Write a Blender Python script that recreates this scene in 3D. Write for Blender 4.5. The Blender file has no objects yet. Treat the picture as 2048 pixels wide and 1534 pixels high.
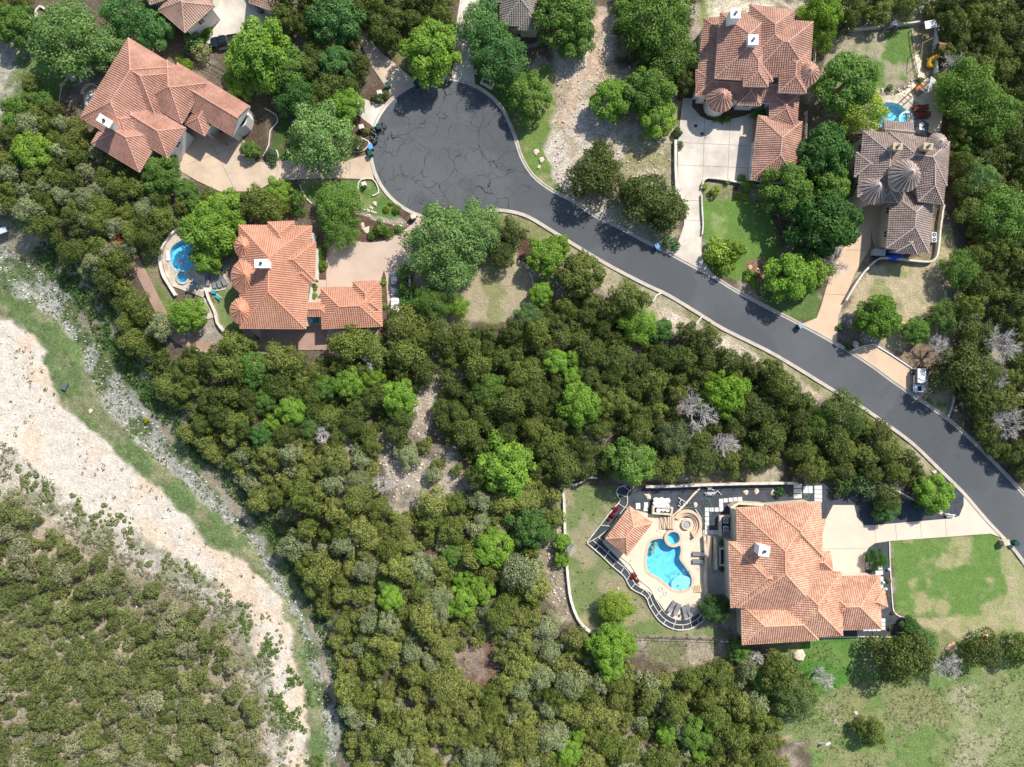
import bpy, math, random
import numpy as np
from mathutils import Vector, Matrix, geometry
rad = math.radians
# ---------------------------------------------------------------- camera, sky, sun
sc = bpy.context.scene
COL = sc.collection
H = 140.0          # drone height in metres
S = 0.1            # metres on the ground per photo pixel at level 0
cam = bpy.data.cameras.new("camera"); camo = bpy.data.objects.new("camera", cam); COL.objects.link(camo)
camo.location = (0, 0, H); camo.rotation_euler = (0, 0, 0)
cam.sensor_width = 36.0; cam.lens = 36.0 * H / 204.8; cam.clip_end = 6000; cam.clip_start = 1
sc.camera = camo
SUN_EL, SUN_AZ = 45.0, 39.0      # azimuth: clockwise from +Y (up in the picture); light comes from the upper right
w = bpy.data.worlds.new("World"); sc.world = w; w.use_nodes = True
nt = w.node_tree; bg = nt.nodes['Background']
sky = nt.nodes.new('ShaderNodeTexSky'); sky.sky_type = 'NISHITA'; sky.sun_disc = False
sky.sun_elevation = rad(SUN_EL); sky.sun_rotation = rad(SUN_AZ)
nt.links.new(sky.outputs[0], bg.inputs[0]); bg.inputs[1].default_value = 0.13
sl = bpy.data.lights.new("sun", 'SUN'); sl.energy = 4.6; sl.angle = rad(0.6); sl.color = (1.0, 0.955, 0.88)
so = bpy.data.objects.new("sun", sl); COL.objects.link(so)
dv = Vector((math.sin(rad(SUN_AZ)) * math.cos(rad(SUN_EL)), math.cos(rad(SUN_AZ)) * math.cos(rad(SUN_EL)), math.sin(rad(SUN_EL))))
so.rotation_euler = dv.to_track_quat('Z', 'Y').to_euler()
sc.view_settings.view_transform = 'Standard'; sc.view_settings.look = 'None'
sc.view_settings.exposure = 0.50; sc.view_settings.gamma = 1.0
sc.cycles.max_bounces = 6; sc.cycles.transparent_max_bounces = 12
RND = random.Random(7); NR = np.random.default_rng(11)

# ---------------------------------------------------------------- noise and terrain
def _hash(ix, iy, seed):
    n = (ix * 374761393 + iy * 668265263 + seed * 1442695041) & 0xffffffff
    n = ((n ^ (n >> 13)) * 1274126177) & 0xffffffff
    return ((n ^ (n >> 16)) & 0xffff) / 65535.0
def vnoise(x, y, sc_, seed=0):
    x = np.asarray(x, float) / sc_ + 1000; y = np.asarray(y, float) / sc_ + 1000
    ix = np.floor(x).astype(np.int64); iy = np.floor(y).astype(np.int64); fx = x - ix; fy = y - iy
    fx = fx * fx * (3 - 2 * fx); fy = fy * fy * (3 - 2 * fy)
    a = _hash(ix, iy, seed); b = _hash(ix + 1, iy, seed); c = _hash(ix, iy + 1, seed); d = _hash(ix + 1, iy + 1, seed)
    return (a * (1 - fx) + b * fx) * (1 - fy) + (c * (1 - fx) + d * fx) * fy
def fbm(x, y, sc_, seed=0, octv=4):
    t = 0; a = 1; s = 0
    for k in range(octv):
        t = t + a * vnoise(x, y, sc_ / 2 ** k, seed + k * 17); s += a; a *= 0.55
    return t / s
def sstep(a, b, x):
    t = np.clip((x - a) / (b - a), 0, 1); return t * t * (3 - 2 * t)
CREEK = [(-300, 380), (-60, 480), (30, 530), (95, 585), (150, 650), (190, 720), (240, 800), (300, 870), (370, 940), (440, 1000), (520, 1080), (570, 1150), (615, 1250), (645, 1340), (670, 1440), (685, 1560), (700, 1800)]
def dist_poly(px, py, pts, closed=False):
    px = np.asarray(px, float); py = np.asarray(py, float)
    best = np.full(px.shape, 1e9); side = np.zeros(px.shape)
    n = len(pts)
    for i in range(n if closed else n - 1):
        x0, y0 = pts[i]; x1, y1 = pts[(i + 1) % n]; dx, dy = x1 - x0, y1 - y0
        t = np.clip(((px - x0) * dx + (py - y0) * dy) / (dx * dx + dy * dy), 0, 1)
        ex = px - (x0 + t * dx); ey = py - (y0 + t * dy); d = np.hypot(ex, ey)
        m = d < best; best = np.where(m, d, best); side = np.where(m, np.sign(dx * ey - dy * ex), side)
    return best, side
def inpoly(px, py, pts):
    px = np.asarray(px, float); py = np.asarray(py, float); r = np.zeros(px.shape, bool)
    n = len(pts)
    for i in range(n):
        x0, y0 = pts[i]; x1, y1 = pts[(i + 1) % n]
        if y0 == y1: continue
        c = ((y0 > py) != (y1 > py)) & (px < (x1 - x0) * (py - y0) / (y1 - y0) + x0)
        r ^= c
    return r
def gh(px, py):
    """terrain height in metres, by photo position"""
    d, s = dist_poly(px, py, CREEK)
    h = -4.5 * (1 - sstep(10, 165, d)) * (s < 0) + (s >= 0) * (-4.5 + 0.9 * sstep(8, 40, d) + 6.5 * sstep(170, 620, d))
    return h
def gz(px, py): return float(gh(np.array([px]), np.array([py]))[0])
def P(px, py, z=0.0):
    k = S * (H - z) / H
    return Vector(((px - 1024) * k, -(py - 767) * k, z))
def PG(px, py, dz=0.0):
    h = gz(px, py); v = P(px, py, h); v.z += dz; return v
def PH(px, py, zc):
    """ground point under something whose middle, zc above the ground, shows at px, py"""
    g = gz(px, py); v = P(px, py, g + zc)
    q = (v.x / S + 1024, -v.y / S + 767); v.z = gz(*q); return v

# ---------------------------------------------------------------- materials
def newmat(name):
    m = bpy.data.materials.new(name); m.use_nodes = True; n = m.node_tree.nodes; l = m.node_tree.links
    return m, n, l, n['Principled BSDF']
def N(n, t, **kw):
    o = n.new(t)
    for k, v in kw.items(): setattr(o, k, v)
    return o
def setc(b, k, v): b.inputs[k].default_value = v
def mixc(n, l, fac, a, b, mode='MIX'):
    m = N(n, 'ShaderNodeMix', data_type='RGBA', blend_type=mode)
    for idx, v in ((0, fac), (6, a), (7, b)):
        if hasattr(v, 'is_output'): l.new(v, m.inputs[idx])
        elif idx == 0: m.inputs[0].default_value = v
        else: m.inputs[idx].default_value = (*v, 1) if len(v) == 3 else v
    return m.outputs[2]
def ramp(n, l, src, a, b, lo=0.0, hi=1.0):
    m = N(n, 'ShaderNodeMapRange'); l.new(src, m.inputs[0]); m.inputs[1].default_value = a; m.inputs[2].default_value = b
    m.inputs[3].default_value = lo; m.inputs[4].default_value = hi; return m.outputs[0]
def noise(n, l, scale, detail=3, coord=None, rough=0.6):
    t = N(n, 'ShaderNodeTexNoise'); t.inputs['Scale'].default_value = scale; t.inputs['Detail'].default_value = detail; t.inputs['Roughness'].default_value = rough
    if coord is not None: l.new(coord, t.inputs['Vector'])
    return t.outputs[0]
MATS = {}
def mk(name, base, var=0.18, scale=1.2, fine=9.0, rough=0.85, metal=0.0, bump=0.0, alt=None, spec=0.3, trans=0.0):
    if name in MATS: return MATS[name]
    m, n, l, b = newmat(name)
    tc = N(n, 'ShaderNodeTexCoord'); o = tc.outputs['Object']
    lo = [c * (1 - var) for c in base]; hi = [min(1, c * (1 + var)) for c in base]
    f1 = ramp(n, l, noise(n, l, scale, 4, o), 0.3, 0.7)
    c = mixc(n, l, f1, lo, alt or hi)
    nf = noise(n, l, fine, 2, o)
    c = mixc(n, l, ramp(n, l, nf, 0.25, 0.75, 0, 1), c, mixc(n, l, 1.0, c, (1 + var * .8,) * 3, 'MULTIPLY'))
    l.new(c, b.inputs['Base Color']); setc(b, 'Roughness', rough); setc(b, 'Metallic', metal); b.inputs['Specular IOR Level'].default_value = spec
    if bump:
        bp = N(n, 'ShaderNodeBump'); bp.inputs['Strength'].default_value = 0.7; bp.inputs['Distance'].default_value = bump; l.new(nf, bp.inputs['Height']); l.new(bp.outputs[0], b.inputs['Normal'])
    MATS[name] = m; return m
def foliage_mat(name, from_attr=False):
    m, n, l, b = newmat(name)
    if from_attr: src = N(n, 'ShaderNodeAttribute', attribute_name='tcol').outputs['Color']
    else: src = N(n, 'ShaderNodeObjectInfo').outputs['Color']
    at = N(n, 'ShaderNodeAttribute', attribute_name='tint').outputs['Fac']
    mul = ramp(n, l, at, 0, 1, 0.45, 1.62)
    cb = N(n, 'ShaderNodeCombineColor')
    for i, g in enumerate((1, 1, 1)):
        mm = N(n, 'ShaderNodeMath', operation='POWER'); l.new(mul, mm.inputs[0]); mm.inputs[1].default_value = (1.25, 1.0, 0.9)[i]
        l.new(mm.outputs[0], cb.inputs[i])
    c = mixc(n, l, 1.0, src, cb.outputs[0], 'MULTIPLY')
    l.new(c, b.inputs['Base Color']); setc(b, 'Roughness', 0.6); b.inputs['Specular IOR Level'].default_value = 0.25
    tr = N(n, 'ShaderNodeBsdfTranslucent'); l.new(mixc(n, l, 1.0, c, (1.25, 1.3, .5), 'MULTIPLY'), tr.inputs[0])
    mx = N(n, 'ShaderNodeMixShader'); mx.inputs[0].default_value = 0.28
    l.new(b.outputs[0], mx.inputs[1]); l.new(tr.outputs[0], mx.inputs[2]); l.new(mx.outputs[0], n['Material Output'].inputs[0])
    MATS[name] = m; return m
LEAF = foliage_mat('foliage'); LEAFA = foliage_mat('mixed_foliage', True)
BARK = mk('bark', (0.16, 0.13, 0.10), .3, 2, 12)
DEADW = mk('dead_wood', (0.42, 0.39, 0.36), .25, 2, 10)
def roof_mat(name, base, alt, mortar=0.2):
    m, n, l, b = newmat(name)
    uv = N(n, 'ShaderNodeUVMap').outputs[0]; sp = N(n, 'ShaderNodeSeparateXYZ'); l.new(uv, sp.inputs[0])
    def fl(src, per):
        a = N(n, 'ShaderNodeMath', operation='DIVIDE'); l.new(src, a.inputs[0]); a.inputs[1].default_value = per
        f = N(n, 'ShaderNodeMath', operation='FLOOR'); l.new(a.outputs[0], f.inputs[0]); return f.outputs[0]
    cb = N(n, 'ShaderNodeCombineXYZ'); l.new(fl(sp.outputs[0], .43), cb.inputs[0]); l.new(fl(sp.outputs[1], .42), cb.inputs[1])
    wn = N(n, 'ShaderNodeTexWhiteNoise'); wn.noise_dimensions = '2D'; l.new(cb.outputs[0], wn.inputs['Vector'])
    o = N(n, 'ShaderNodeTexCoord').outputs['Object']
    big = ramp(n, l, noise(n, l, .22, 4, o), .35, .65)
    c = mixc(n, l, wn.outputs[0], base, alt)
    c = mixc(n, l, mortar, c, mixc(n, l, big, [v * .72 for v in base], [min(1, v * 1.2) for v in alt]))
    fn = noise(n, l, 7, 3, o); c = mixc(n, l, ramp(n, l, fn, .3, .7, 0, .35), c, [v * .6 for v in base])
    l.new(c, b.inputs['Base Color']); setc(b, 'Roughness', .75); b.inputs['Specular IOR Level'].default_value = .3
    return m
RM = dict(A=roof_mat('terracotta_rose', (.34, .165, .115), (.49, .28, .205), .45), F=roof_mat('terracotta_orange', (.43, .20, .125), (.53, .285, .19), .3),
          G=roof_mat('terracotta_pale', (.45, .195, .115), (.66, .43, .30), .40), D=roof_mat('terracotta_pink', (.32, .16, .11), (.50, .31, .23), .45),
          E=roof_mat('concrete_tile_brown', (.20, .145, .12), (.37, .29, .25), .45), C=roof_mat('concrete_tile_grey', (.21, .18, .15), (.32, .28, .23), .5),
          B=roof_mat('terracotta_tan', (.36, .22, .16), (.48, .33, .25), .5))
RIDGE = {k: mk('ridge_tile_' + k.lower(), c, .2, 1, 5) for k, c in dict(A=(.47, .24, .17), F=(.55, .25, .15), G=(.62, .33, .21), D=(.45, .26, .2), E=(.42, .34, .29), C=(.3, .26, .22), B=(.42, .28, .21)).items()}
STUCCO = mk('stucco_white', (.68, .65, .58), .08, .8, 6); STONE = mk('limestone', (.50, .42, .31), .28, .9, 4, bump=.05)
CREAM = mk('stucco_cream', (.55, .47, .35), .1, .8, 6)
WHITEST = mk('limestone_white', (.54, .50, .42), .2, .9, 4, bump=.04)
GLASS = mk('window_glass', (.03, .04, .05), .2, 1, 3, rough=.08, spec=.6)
FRAME = mk('window_frame_white', (.7, .7, .68), .05); DARKM = mk('dark_metal', (.04, .04, .045), .2, 2, 6, rough=.5)
WHITE = mk('white_paint', (.8, .8, .78), .05); BLACK = mk('black_plastic', (.02, .02, .022), .2, 3, 9, rough=.35, spec=.5)
CONC = mk('driveway_concrete', (.47, .365, .265), .16, .28, 5, bump=.01); CONCG = mk('driveway_concrete_grey', (.46, .41, .345), .3, .16, 4, bump=.01)
CONCP = mk('driveway_concrete_pale', (.60, .49, .385), .07, .22, 5); PAVE = mk('driveway_pavers_pink', (.455, .35, .275), .09, .25, 6)
ORNG = mk('driveway_concrete_orange', (.54, .39, .26), .1, .3, 5); PATHM = mk('path_pavers', (.30, .20, .15), .15, .5, 8)
KERB = mk('kerb_concrete', (.42, .37, .31), .16, .5, 6); DKGRAV = mk('dark_gravel', (.045, .052, .062), .3, .6, 7, bump=.05)
MULCH = mk('bark_mulch', (.085, .05, .035), .4, 1.2, 8, bump=.06); DECK = mk('patio_travertine', (.62, .51, .38), .09, .4, 6)
COPING = mk('pool_coping', (.55, .40, .27), .12, .8, 6); FLAG = mk('flagstone', (.42, .36, .29), .3, .6, 3, bump=.03)
TERG = mk('terrace_slate', (.30, .27, .24), .25, .5, 5); SAND = mk('play_sand', (.66, .54, .40), .06, 1, 9)
WOOD = mk('play_wood', (.30, .17, .09), .25, 1, 8); YELL = mk('yellow_plastic', (.75, .42, .03), .05, rough=.4)
TEAL = mk('teal_cushion', (.02, .30, .34), .1); GREYF = mk('grey_sling', (.17, .165, .17), .15, 2, 12); BLUET = mk('blue_tarp', (.01, .07, .42), .35, 1.5, 4, rough=.4, bump=.2)
GREENP = mk('green_plastic', (.01, .075, .055), .12, rough=.45); BLUEP = mk('blue_plastic', (.02, .12, .36), .12, rough=.45); GREYP = mk('grey_plastic', (.10, .11, .12), .1, rough=.5)
RUBBER = mk('tyre_rubber', (.02, .02, .02), .1); STEEL = mk('steel', (.45, .46, .47), .1, metal=.8, rough=.4)

def asphalt():
    m, n, l, b = newmat('asphalt'); o = N(n, 'ShaderNodeTexCoord').outputs['Object']
    big = ramp(n, l, noise(n, l, .09, 5, o), .35, .65)
    c = mixc(n, l, big, (.080, .085, .088), (.106, .112, .116))
    fine = noise(n, l, 12, 2, o); c = mixc(n, l, ramp(n, l, fine, .3, .75, 0, .5), c, (.10, .105, .11))
    pt = ramp(n, l, noise(n, l, .035, 3, o), .50, .53, 0, .55); c = mixc(n, l, pt, c, (.070, .075, .081))
    st_ = ramp(n, l, noise(n, l, .8, 5, o, .75), .58, .75, 0, .5); c = mixc(n, l, st_, c, (.045, .047, .050))
    wob = N(n, 'ShaderNodeTexNoise'); wob.inputs['Scale'].default_value = .35; wob.inputs['Detail'].default_value = 1.6; l.new(o, wob.inputs['Vector'])
    wv = N(n, 'ShaderNodeVectorMath', operation='SCALE'); l.new(wob.outputs['Color'], wv.inputs[0]); wv.inputs['Scale'].default_value = 2.6
    ad = N(n, 'ShaderNodeVectorMath', operation='ADD'); l.new(o, ad.inputs[0]); l.new(wv.outputs[0], ad.inputs[1])
    prev = None
    sx = N(n, 'ShaderNodeSeparateXYZ'); l.new(o, sx.inputs[0])
    # the bulb of the cul-de-sac is crazed all over, the street only here and there
    dd = N(n, 'ShaderNodeVectorMath', operation='DISTANCE'); l.new(o, dd.inputs[0]); dd.inputs[1].default_value = (-13.5, 45.5, 0)
    inb = ramp(n, l, dd.outputs['Value'], 14, 22, 1, 0)
    patch = ramp(n, l, noise(n, l, .05, 2, o), .5, .62)
    for scl, wd, st in ((.20, .0072, .85), (.40, .0068, .6)):
        v = N(n, 'ShaderNodeTexVoronoi', feature='DISTANCE_TO_EDGE'); v.inputs['Scale'].default_value = scl; l.new(ad.outputs[0], v.inputs['Vector'])
        line = ramp(n, l, v.outputs['Distance'], wd * .5, wd * 1.6, 1, 0)
        br = ramp(n, l, noise(n, l, .3, 2, o), .38, .52)
        mm = N(n, 'ShaderNodeMath', operation='MULTIPLY'); l.new(line, mm.inputs[0]); l.new(br, mm.inputs[1])
        if scl > .3:
            m2 = N(n, 'ShaderNodeMath', operation='MULTIPLY'); l.new(mm.outputs[0], m2.inputs[0]); l.new(inb, m2.inputs[1]); mm = m2
        else:
            mxx = N(n, 'ShaderNodeMath', operation='MULTIPLY_ADD'); l.new(inb, mxx.inputs[0]); mxx.inputs[1].default_value = .9; l.new(ramp(n, l, patch, 0, 1, .03, .28), mxx.inputs[2])
            m2 = N(n, 'ShaderNodeMath', operation='MULTIPLY'); l.new(mm.outputs[0], m2.inputs[0]); l.new(mxx.outputs[0], m2.inputs[1]); mm = m2
        c = mixc(n, l, mm.outputs[0], c, (.016, .017, .020))
    l.new(c, b.inputs['Base Color']); setc(b, 'Roughness', .88); b.inputs['Specular IOR Level'].default_value = .25
    return m
ASPH = asphalt()
def water(name, tint, gloss=.06):
    m, n, l, b = newmat(name)
    o = N(n, 'ShaderNodeTexCoord').outputs['Object']
    t = N(n, 'ShaderNodeBsdfTransparent'); t.inputs[0].default_value = (*tint, 1)
    g = N(n, 'ShaderNodeBsdfGlossy'); g.inputs['Roughness'].default_value = .08
    bp = N(n, 'ShaderNodeBump'); bp.inputs['Distance'].default_value = .06; bp.inputs['Strength'].default_value = .5; l.new(noise(n, l, 2.5, 3, o), bp.inputs['Height']); l.new(bp.outputs[0], g.inputs['Normal'])
    mx = N(n, 'ShaderNodeMixShader'); mx.inputs[0].default_value = gloss; l.new(t.outputs[0], mx.inputs[1]); l.new(g.outputs[0], mx.inputs[2])
    l.new(mx.outputs[0], n['Material Output'].inputs[0]); return m
WATER = water('pool_water', (.54, .87, .955), .035)
POOLF = mk('pool_plaster', (.36, .64, .76), .12, 1.2, 2.6, alt=(.50, .76, .86))
DEEPF = mk('pool_plaster_deep', (.12, .42, .50), .2, 1.2, 2.2)

# ---------------------------------------------------------------- mesh helpers
class MB:
    def __init__(s): s.v = []; s.f = []; s.m = []; s.uv = []; s.mats = []; s.has = False
    def mat(s, m):
        if m not in s.mats: s.mats.append(m)
        return s.mats.index(m)
    def face(s, pts, m=None, uv=None):
        k = len(s.v); s.v.extend([tuple(p) for p in pts]); s.f.append(tuple(range(k, k + len(pts)))); s.m.append(s.mat(m) if m else 0)
        s.uv.append(uv or [(0, 0)] * len(pts));  s.has |= uv is not None
    def prism(s, pts, z0, z1, m=None, holes=(), top=None):
        """pts: world xy list"""
        loops = [[Vector((p[0], p[1], 0)) for p in pts]] + [[Vector((p[0], p[1], 0)) for p in h] for h in holes]
        allp = [p for lp in loops for p in lp]
        for t in geometry.tessellate_polygon(loops):
            a = [allp[i] for i in t]
            nz = (a[1] - a[0]).cross(a[2] - a[0]).z
            if abs(nz) < 1e-9: continue
            if nz < 0: a.reverse()
            s.face([(p.x, p.y, z1) for p in a], top or m)
            s.face([(p.x, p.y, z0) for p in reversed(a)], m)
        for lp in loops:
            for i in range(len(lp)):
                a, b = lp[i], lp[(i + 1) % len(lp)]
                s.face([(a.x, a.y, z0), (b.x, b.y, z0), (b.x, b.y, z1), (a.x, a.y, z1)], m)
    def box(s, c, size, ang=0, m=None, taper=1.0):
        cx, cy, cz = c; sx, sy, sz = [v / 2 for v in size]; ca, sa = math.cos(ang), math.sin(ang)
        def q(x, y, z): return (cx + x * ca - y * sa, cy + x * sa + y * ca, cz + z)
        b = [q(-sx, -sy, -sz), q(sx, -sy, -sz), q(sx, sy, -sz), q(-sx, sy, -sz)]; t = [q(x * taper, y * taper, sz) for x, y in ((-sx, -sy), (sx, -sy), (sx, sy), (-sx, sy))]
        s.face(t, m); s.face(b[::-1], m)
        for i in range(4): j = (i + 1) % 4; s.face([b[i], b[j], t[j], t[i]], m)
    def tube(s, pts, r, m=None, n=6, r1=None, cap=True):
        pts = [Vector(p) for p in pts]; rings = []
        for i, p in enumerate(pts):
            d = (pts[min(i + 1, len(pts) - 1)] - pts[max(i - 1, 0)]).normalized()
            a = d.orthogonal().normalized() if abs(d.z) > .95 else Vector((0, 0, 1)).cross(d).normalized()
            b = d.cross(a); rr = r if r1 is None else r + (r1 - r) * i / (len(pts) - 1)
            rings.append([p + (a * math.cos(2 * math.pi * k / n) + b * math.sin(2 * math.pi * k / n)) * rr for k in range(n)])
        for i in range(len(rings) - 1):
            for k in range(n): s.face([rings[i][k], rings[i][(k + 1) % n], rings[i + 1][(k + 1) % n], rings[i + 1][k]], m)
        if cap: s.face(rings[0][::-1], m); s.face(rings[-1], m)
    def lathe(s, c, prof, n=16, m=None, sx=1, sy=1):
        c = Vector(c); rings = [[c + Vector((r * math.cos(2 * math.pi * k / n) * sx, r * math.sin(2 * math.pi * k / n) * sy, z)) for k in range(n)] for r, z in prof]
        for i in range(len(rings) - 1):
            for k in range(n): s.face([rings[i][k], rings[i][(k + 1) % n], rings[i + 1][(k + 1) % n], rings[i + 1][k]], m)
        s.face(rings[0][::-1], m); s.face(rings[-1], m)
    def blob(s, c, r, m=None, seed=0, flat=.6, n=7, rings=4, jit=.25):
        rg = random.Random(seed); c = Vector(c); rr = []
        offs = [rg.uniform(1 - jit, 1 + jit) for _ in range(n)]
        for i in range(rings + 1):
            t = math.pi * i / rings; 
            rr.append([c + Vector((r * math.sin(t) * math.cos(2 * math.pi * k / n) * offs[k] * rg.uniform(.92, 1.08), r * math.sin(t) * math.sin(2 * math.pi * k / n) * offs[k] * rg.uniform(.92, 1.08), -r * flat * math.cos(t))) for k in range(n)])
        for i in range(rings):
            for k in range(n): s.face([rr[i][k], rr[i][(k + 1) % n], rr[i + 1][(k + 1) % n], rr[i + 1][k]], m)
    def build(s, name, m=None, parent=None, origin=None, smooth=False):
        off = Vector(origin) if origin is not None else Vector((0, 0, 0))
        if parent is not None: off = wloc(parent)
        me = bpy.data.meshes.new(name)
        me.from_pydata([(v[0] - off.x, v[1] - off.y, v[2] - off.z) for v in s.v], [], s.f)
        mats = s.mats or [m]
        for x in mats: me.materials.append(x)
        if len(mats) > 1: me.polygons.foreach_set('material_index', s.m)
        if s.has:
            uvl = me.uv_layers.new(name='UVMap'); uvl.data.foreach_set('uv', [c for u in s.uv for p in u for c in p])
        if smooth: me.polygons.foreach_set('use_smooth', [True] * len(s.f))
        me.update(); o = bpy.data.objects.new(name, me); COL.objects.link(o)
        if parent is not None: o.parent = parent
        elif origin is not None: o.location = off
        return o
def wloc(o):
    v = Vector((0, 0, 0))
    while o is not None: v += o.location; o = o.parent
    return v
def tag(o, label, cat, group=None, kind=None):
    if label: o['label'] = label
    if cat: o['category'] = cat
    if group: o['group'] = group
    if kind: o['kind'] = kind
    return o
def thing(name, label, cat, loc, group=None, rz=0):
    o = bpy.data.objects.new(name, None); COL.objects.link(o); o.location = loc; o.rotation_euler = (0, 0, rz); o.empty_display_size = .2
    return tag(o, label, cat, group)
def kids(o): return [c for c in KIDMAP.get(o.name, [])]
KIDMAP = {}
def part(mb, name, m, parent, smooth=False):
    o = mb.build(name, m, parent, smooth=smooth); KIDMAP.setdefault(parent.name, []).append(o); return o
def dup(root, loc, rz, label, group=None, scale=1, color=None):
    r = root.copy(); COL.objects.link(r); r.location = loc; r.rotation_euler = (0, 0, rz); r.scale = (scale, scale, scale) if not hasattr(scale, '__len__') else scale
    r['label'] = label
    if group: r['group'] = group
    if color: r.color = color
    for ch in kids(root):
        c = ch.copy(); COL.objects.link(c); c.parent = r
        if color: c.color = color
        for g in kids(ch):
            d = g.copy(); COL.objects.link(d); d.parent = c
            if color: d.color = color
    return r
def struct(o): o['kind'] = 'structure'; return o
def smoothpts(pts, closed=False, sub=4):
    n = len(pts); out = []
    rng = range(n) if closed else range(n - 1)
    for i in rng:
        p0 = pts[(i - 1) % n] if closed or i > 0 else pts[0]; p1 = pts[i]; p2 = pts[(i + 1) % n]; p3 = pts[(i + 2) % n] if closed or i + 2 < n else pts[-1]
        for k in range(sub):
            t = k / sub
            out.append(tuple(.5 * ((2 * p1[j]) + (-p0[j] + p2[j]) * t + (2 * p0[j] - 5 * p1[j] + 4 * p2[j] - p3[j]) * t * t + (-p0[j] + 3 * p1[j] - 3 * p2[j] + p3[j]) * t ** 3) for j in (0, 1)))
    if not closed: out.append(pts[-1])
    return out
def xy(pts, z=0): return [(P(a, b, z).x, P(a, b, z).y) for a, b in pts]
def slab(name, pts, z, m, label=None, cat=None, th=.3, kind='structure', smooth=0, holes=(), group=None):
    if smooth: pts = smoothpts(pts, True, smooth)
    b = MB(); b.prism(xy(pts), z - th, z, m, [xy(h) for h in holes])
    o = b.build(name, m)
    if kind: o['kind'] = kind
    if label: tag(o, label, cat, group)
    return o
def ribbon_pts(pts, off0, off1):
    """two offset lines of a polyline in px"""
    L, R = [], []
    for i, p in enumerate(pts):
        a = pts[max(i - 1, 0)]; b = pts[min(i + 1, len(pts) - 1)]; dx, dy = b[0] - a[0], b[1] - a[1]; d = math.hypot(dx, dy) or 1
        nx, ny = -dy / d, dx / d
        L.append((p[0] + nx * off0, p[1] + ny * off0)); R.append((p[0] + nx * off1, p[1] + ny * off1))
    return L, R
def wallobj(name, pts, thick, z1, m, label, cat, z0=-.4, smooth=0, group=None, ground=False, rough=0):
    if smooth: pts = smoothpts(pts, False, smooth)
    L, R = ribbon_pts(pts, -thick / 2, thick / 2); b = MB(); n = len(pts); rg = random.Random(int(pts[0][0]))
    def pt(q, z, base):
        g = gz(*base) if ground else 0
        v = P(q[0], q[1], g); return (v.x, v.y, g + z)
    hs = [z1 * (1 + rg.uniform(-rough, rough)) for _ in pts]
    for i in range(n - 1):
        a0, a1, b0, b1 = L[i], L[i + 1], R[i], R[i + 1]
        if rough: hs[i + 1] = z1 * (1 + rg.uniform(-rough, rough))
        T = [pt(a0, hs[i], pts[i]), pt(a1, hs[i + 1], pts[i + 1]), pt(b1, hs[i + 1], pts[i + 1]), pt(b0, hs[i], pts[i])]
        B = [pt(a0, z0, pts[i]), pt(a1, z0, pts[i + 1]), pt(b1, z0, pts[i + 1]), pt(b0, z0, pts[i])]
        b.face(T, m); b.face([B[0], B[1], T[1], T[0]], m); b.face([B[3], B[2], T[2], T[3]], m)
    for i, e in ((0, 0), (n - 1, 1)):
        b.face([pt(L[i], z0, pts[i]), pt(R[i], z0, pts[i]), pt(R[i], hs[i], pts[i]), pt(L[i], hs[i], pts[i])], m)
    c = pts[n // 2]; o = b.build(name, m, origin=pt(c, 0, c))
    return tag(o, label, cat, group)

# ---------------------------------------------------------------- outlines of the place, traced on the ground
BULB = [(886 + 141 * math.cos(t), 298 + 137 * math.sin(t)) for t in [rad(a) for a in range(95, 330, 6)]]
UP = [(1012, 240), (1026, 272), (1036, 306), (1050, 335), (1072, 362), (1106, 386), (1144, 405), (1186, 433), (1239, 459), (1306, 495), (1339, 511), (1386, 536), (1429, 559), (1469, 584), (1535, 619), (1598, 651), (1661, 685), (1728, 725), (1786, 767), (1833, 799), (1896, 843), (1946, 888), (1998, 940), (2047, 993), (2110, 1065), (2180, 1160)]
LO = [(2130, 1270), (2090, 1190), (2047, 1118), (2011, 1075), (1976, 1038), (1926, 980), (1878, 933), (1828, 885), (1773, 844), (1716, 805), (1661, 773), (1598, 734), (1536, 698), (1449, 655), (1399, 624), (1336, 586), (1299, 569), (1231, 534), (1174, 501), (1106, 459), (1059, 431), (1024, 420), (990, 417), (962, 421), (925, 430)]
BU = [p for p in BULB if not (p[0] > 1000 and p[1] > 240)]
ROADP = smoothpts([p for p in UP] + [p for p in LO] + [(900, 433)] + BU[1:], True, 2)
POOLG = smoothpts([(1301, 1083), (1313, 1078), (1326, 1078), (1334, 1090), (1346, 1094), (1359, 1091), (1361, 1103), (1359, 1118), (1372, 1136), (1381, 1151), (1383, 1164), (1379, 1174), (1366, 1180), (1349, 1179), (1334, 1168), (1316, 1154), (1297, 1143), (1293, 1128), (1294, 1110), (1297, 1095)], True, 3)
SPAG = [(1346 + 12.5 * math.cos(rad(a)), 1075 + 12.5 * math.sin(rad(a))) for a in range(0, 360, 15)]
POOLF_ = smoothpts([(360, 483), (345, 494), (340, 509), (342, 524), (350, 538), (362, 543), (376, 543), (390, 527), (410, 515), (418, 495), (405, 480), (380, 475)], True, 3)
SPAF = [(366 + 11 * math.cos(rad(a)), 555 + 11 * math.sin(rad(a))) for a in range(0, 360, 20)]
POOLD = smoothpts([(1765, 207), (1785, 206), (1802, 212), (1812, 226), (1814, 240), (1806, 252), (1780, 256), (1745, 250), (1730, 238), (1745, 222)], True, 3)
SPAA = [(187 + 10 * math.cos(rad(a)), 205 + 12 * math.sin(rad(a))) for a in range(0, 360, 20)]
HOLES = [POOLG, POOLF_, POOLD, SPAA, SPAG, SPAF]
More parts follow.
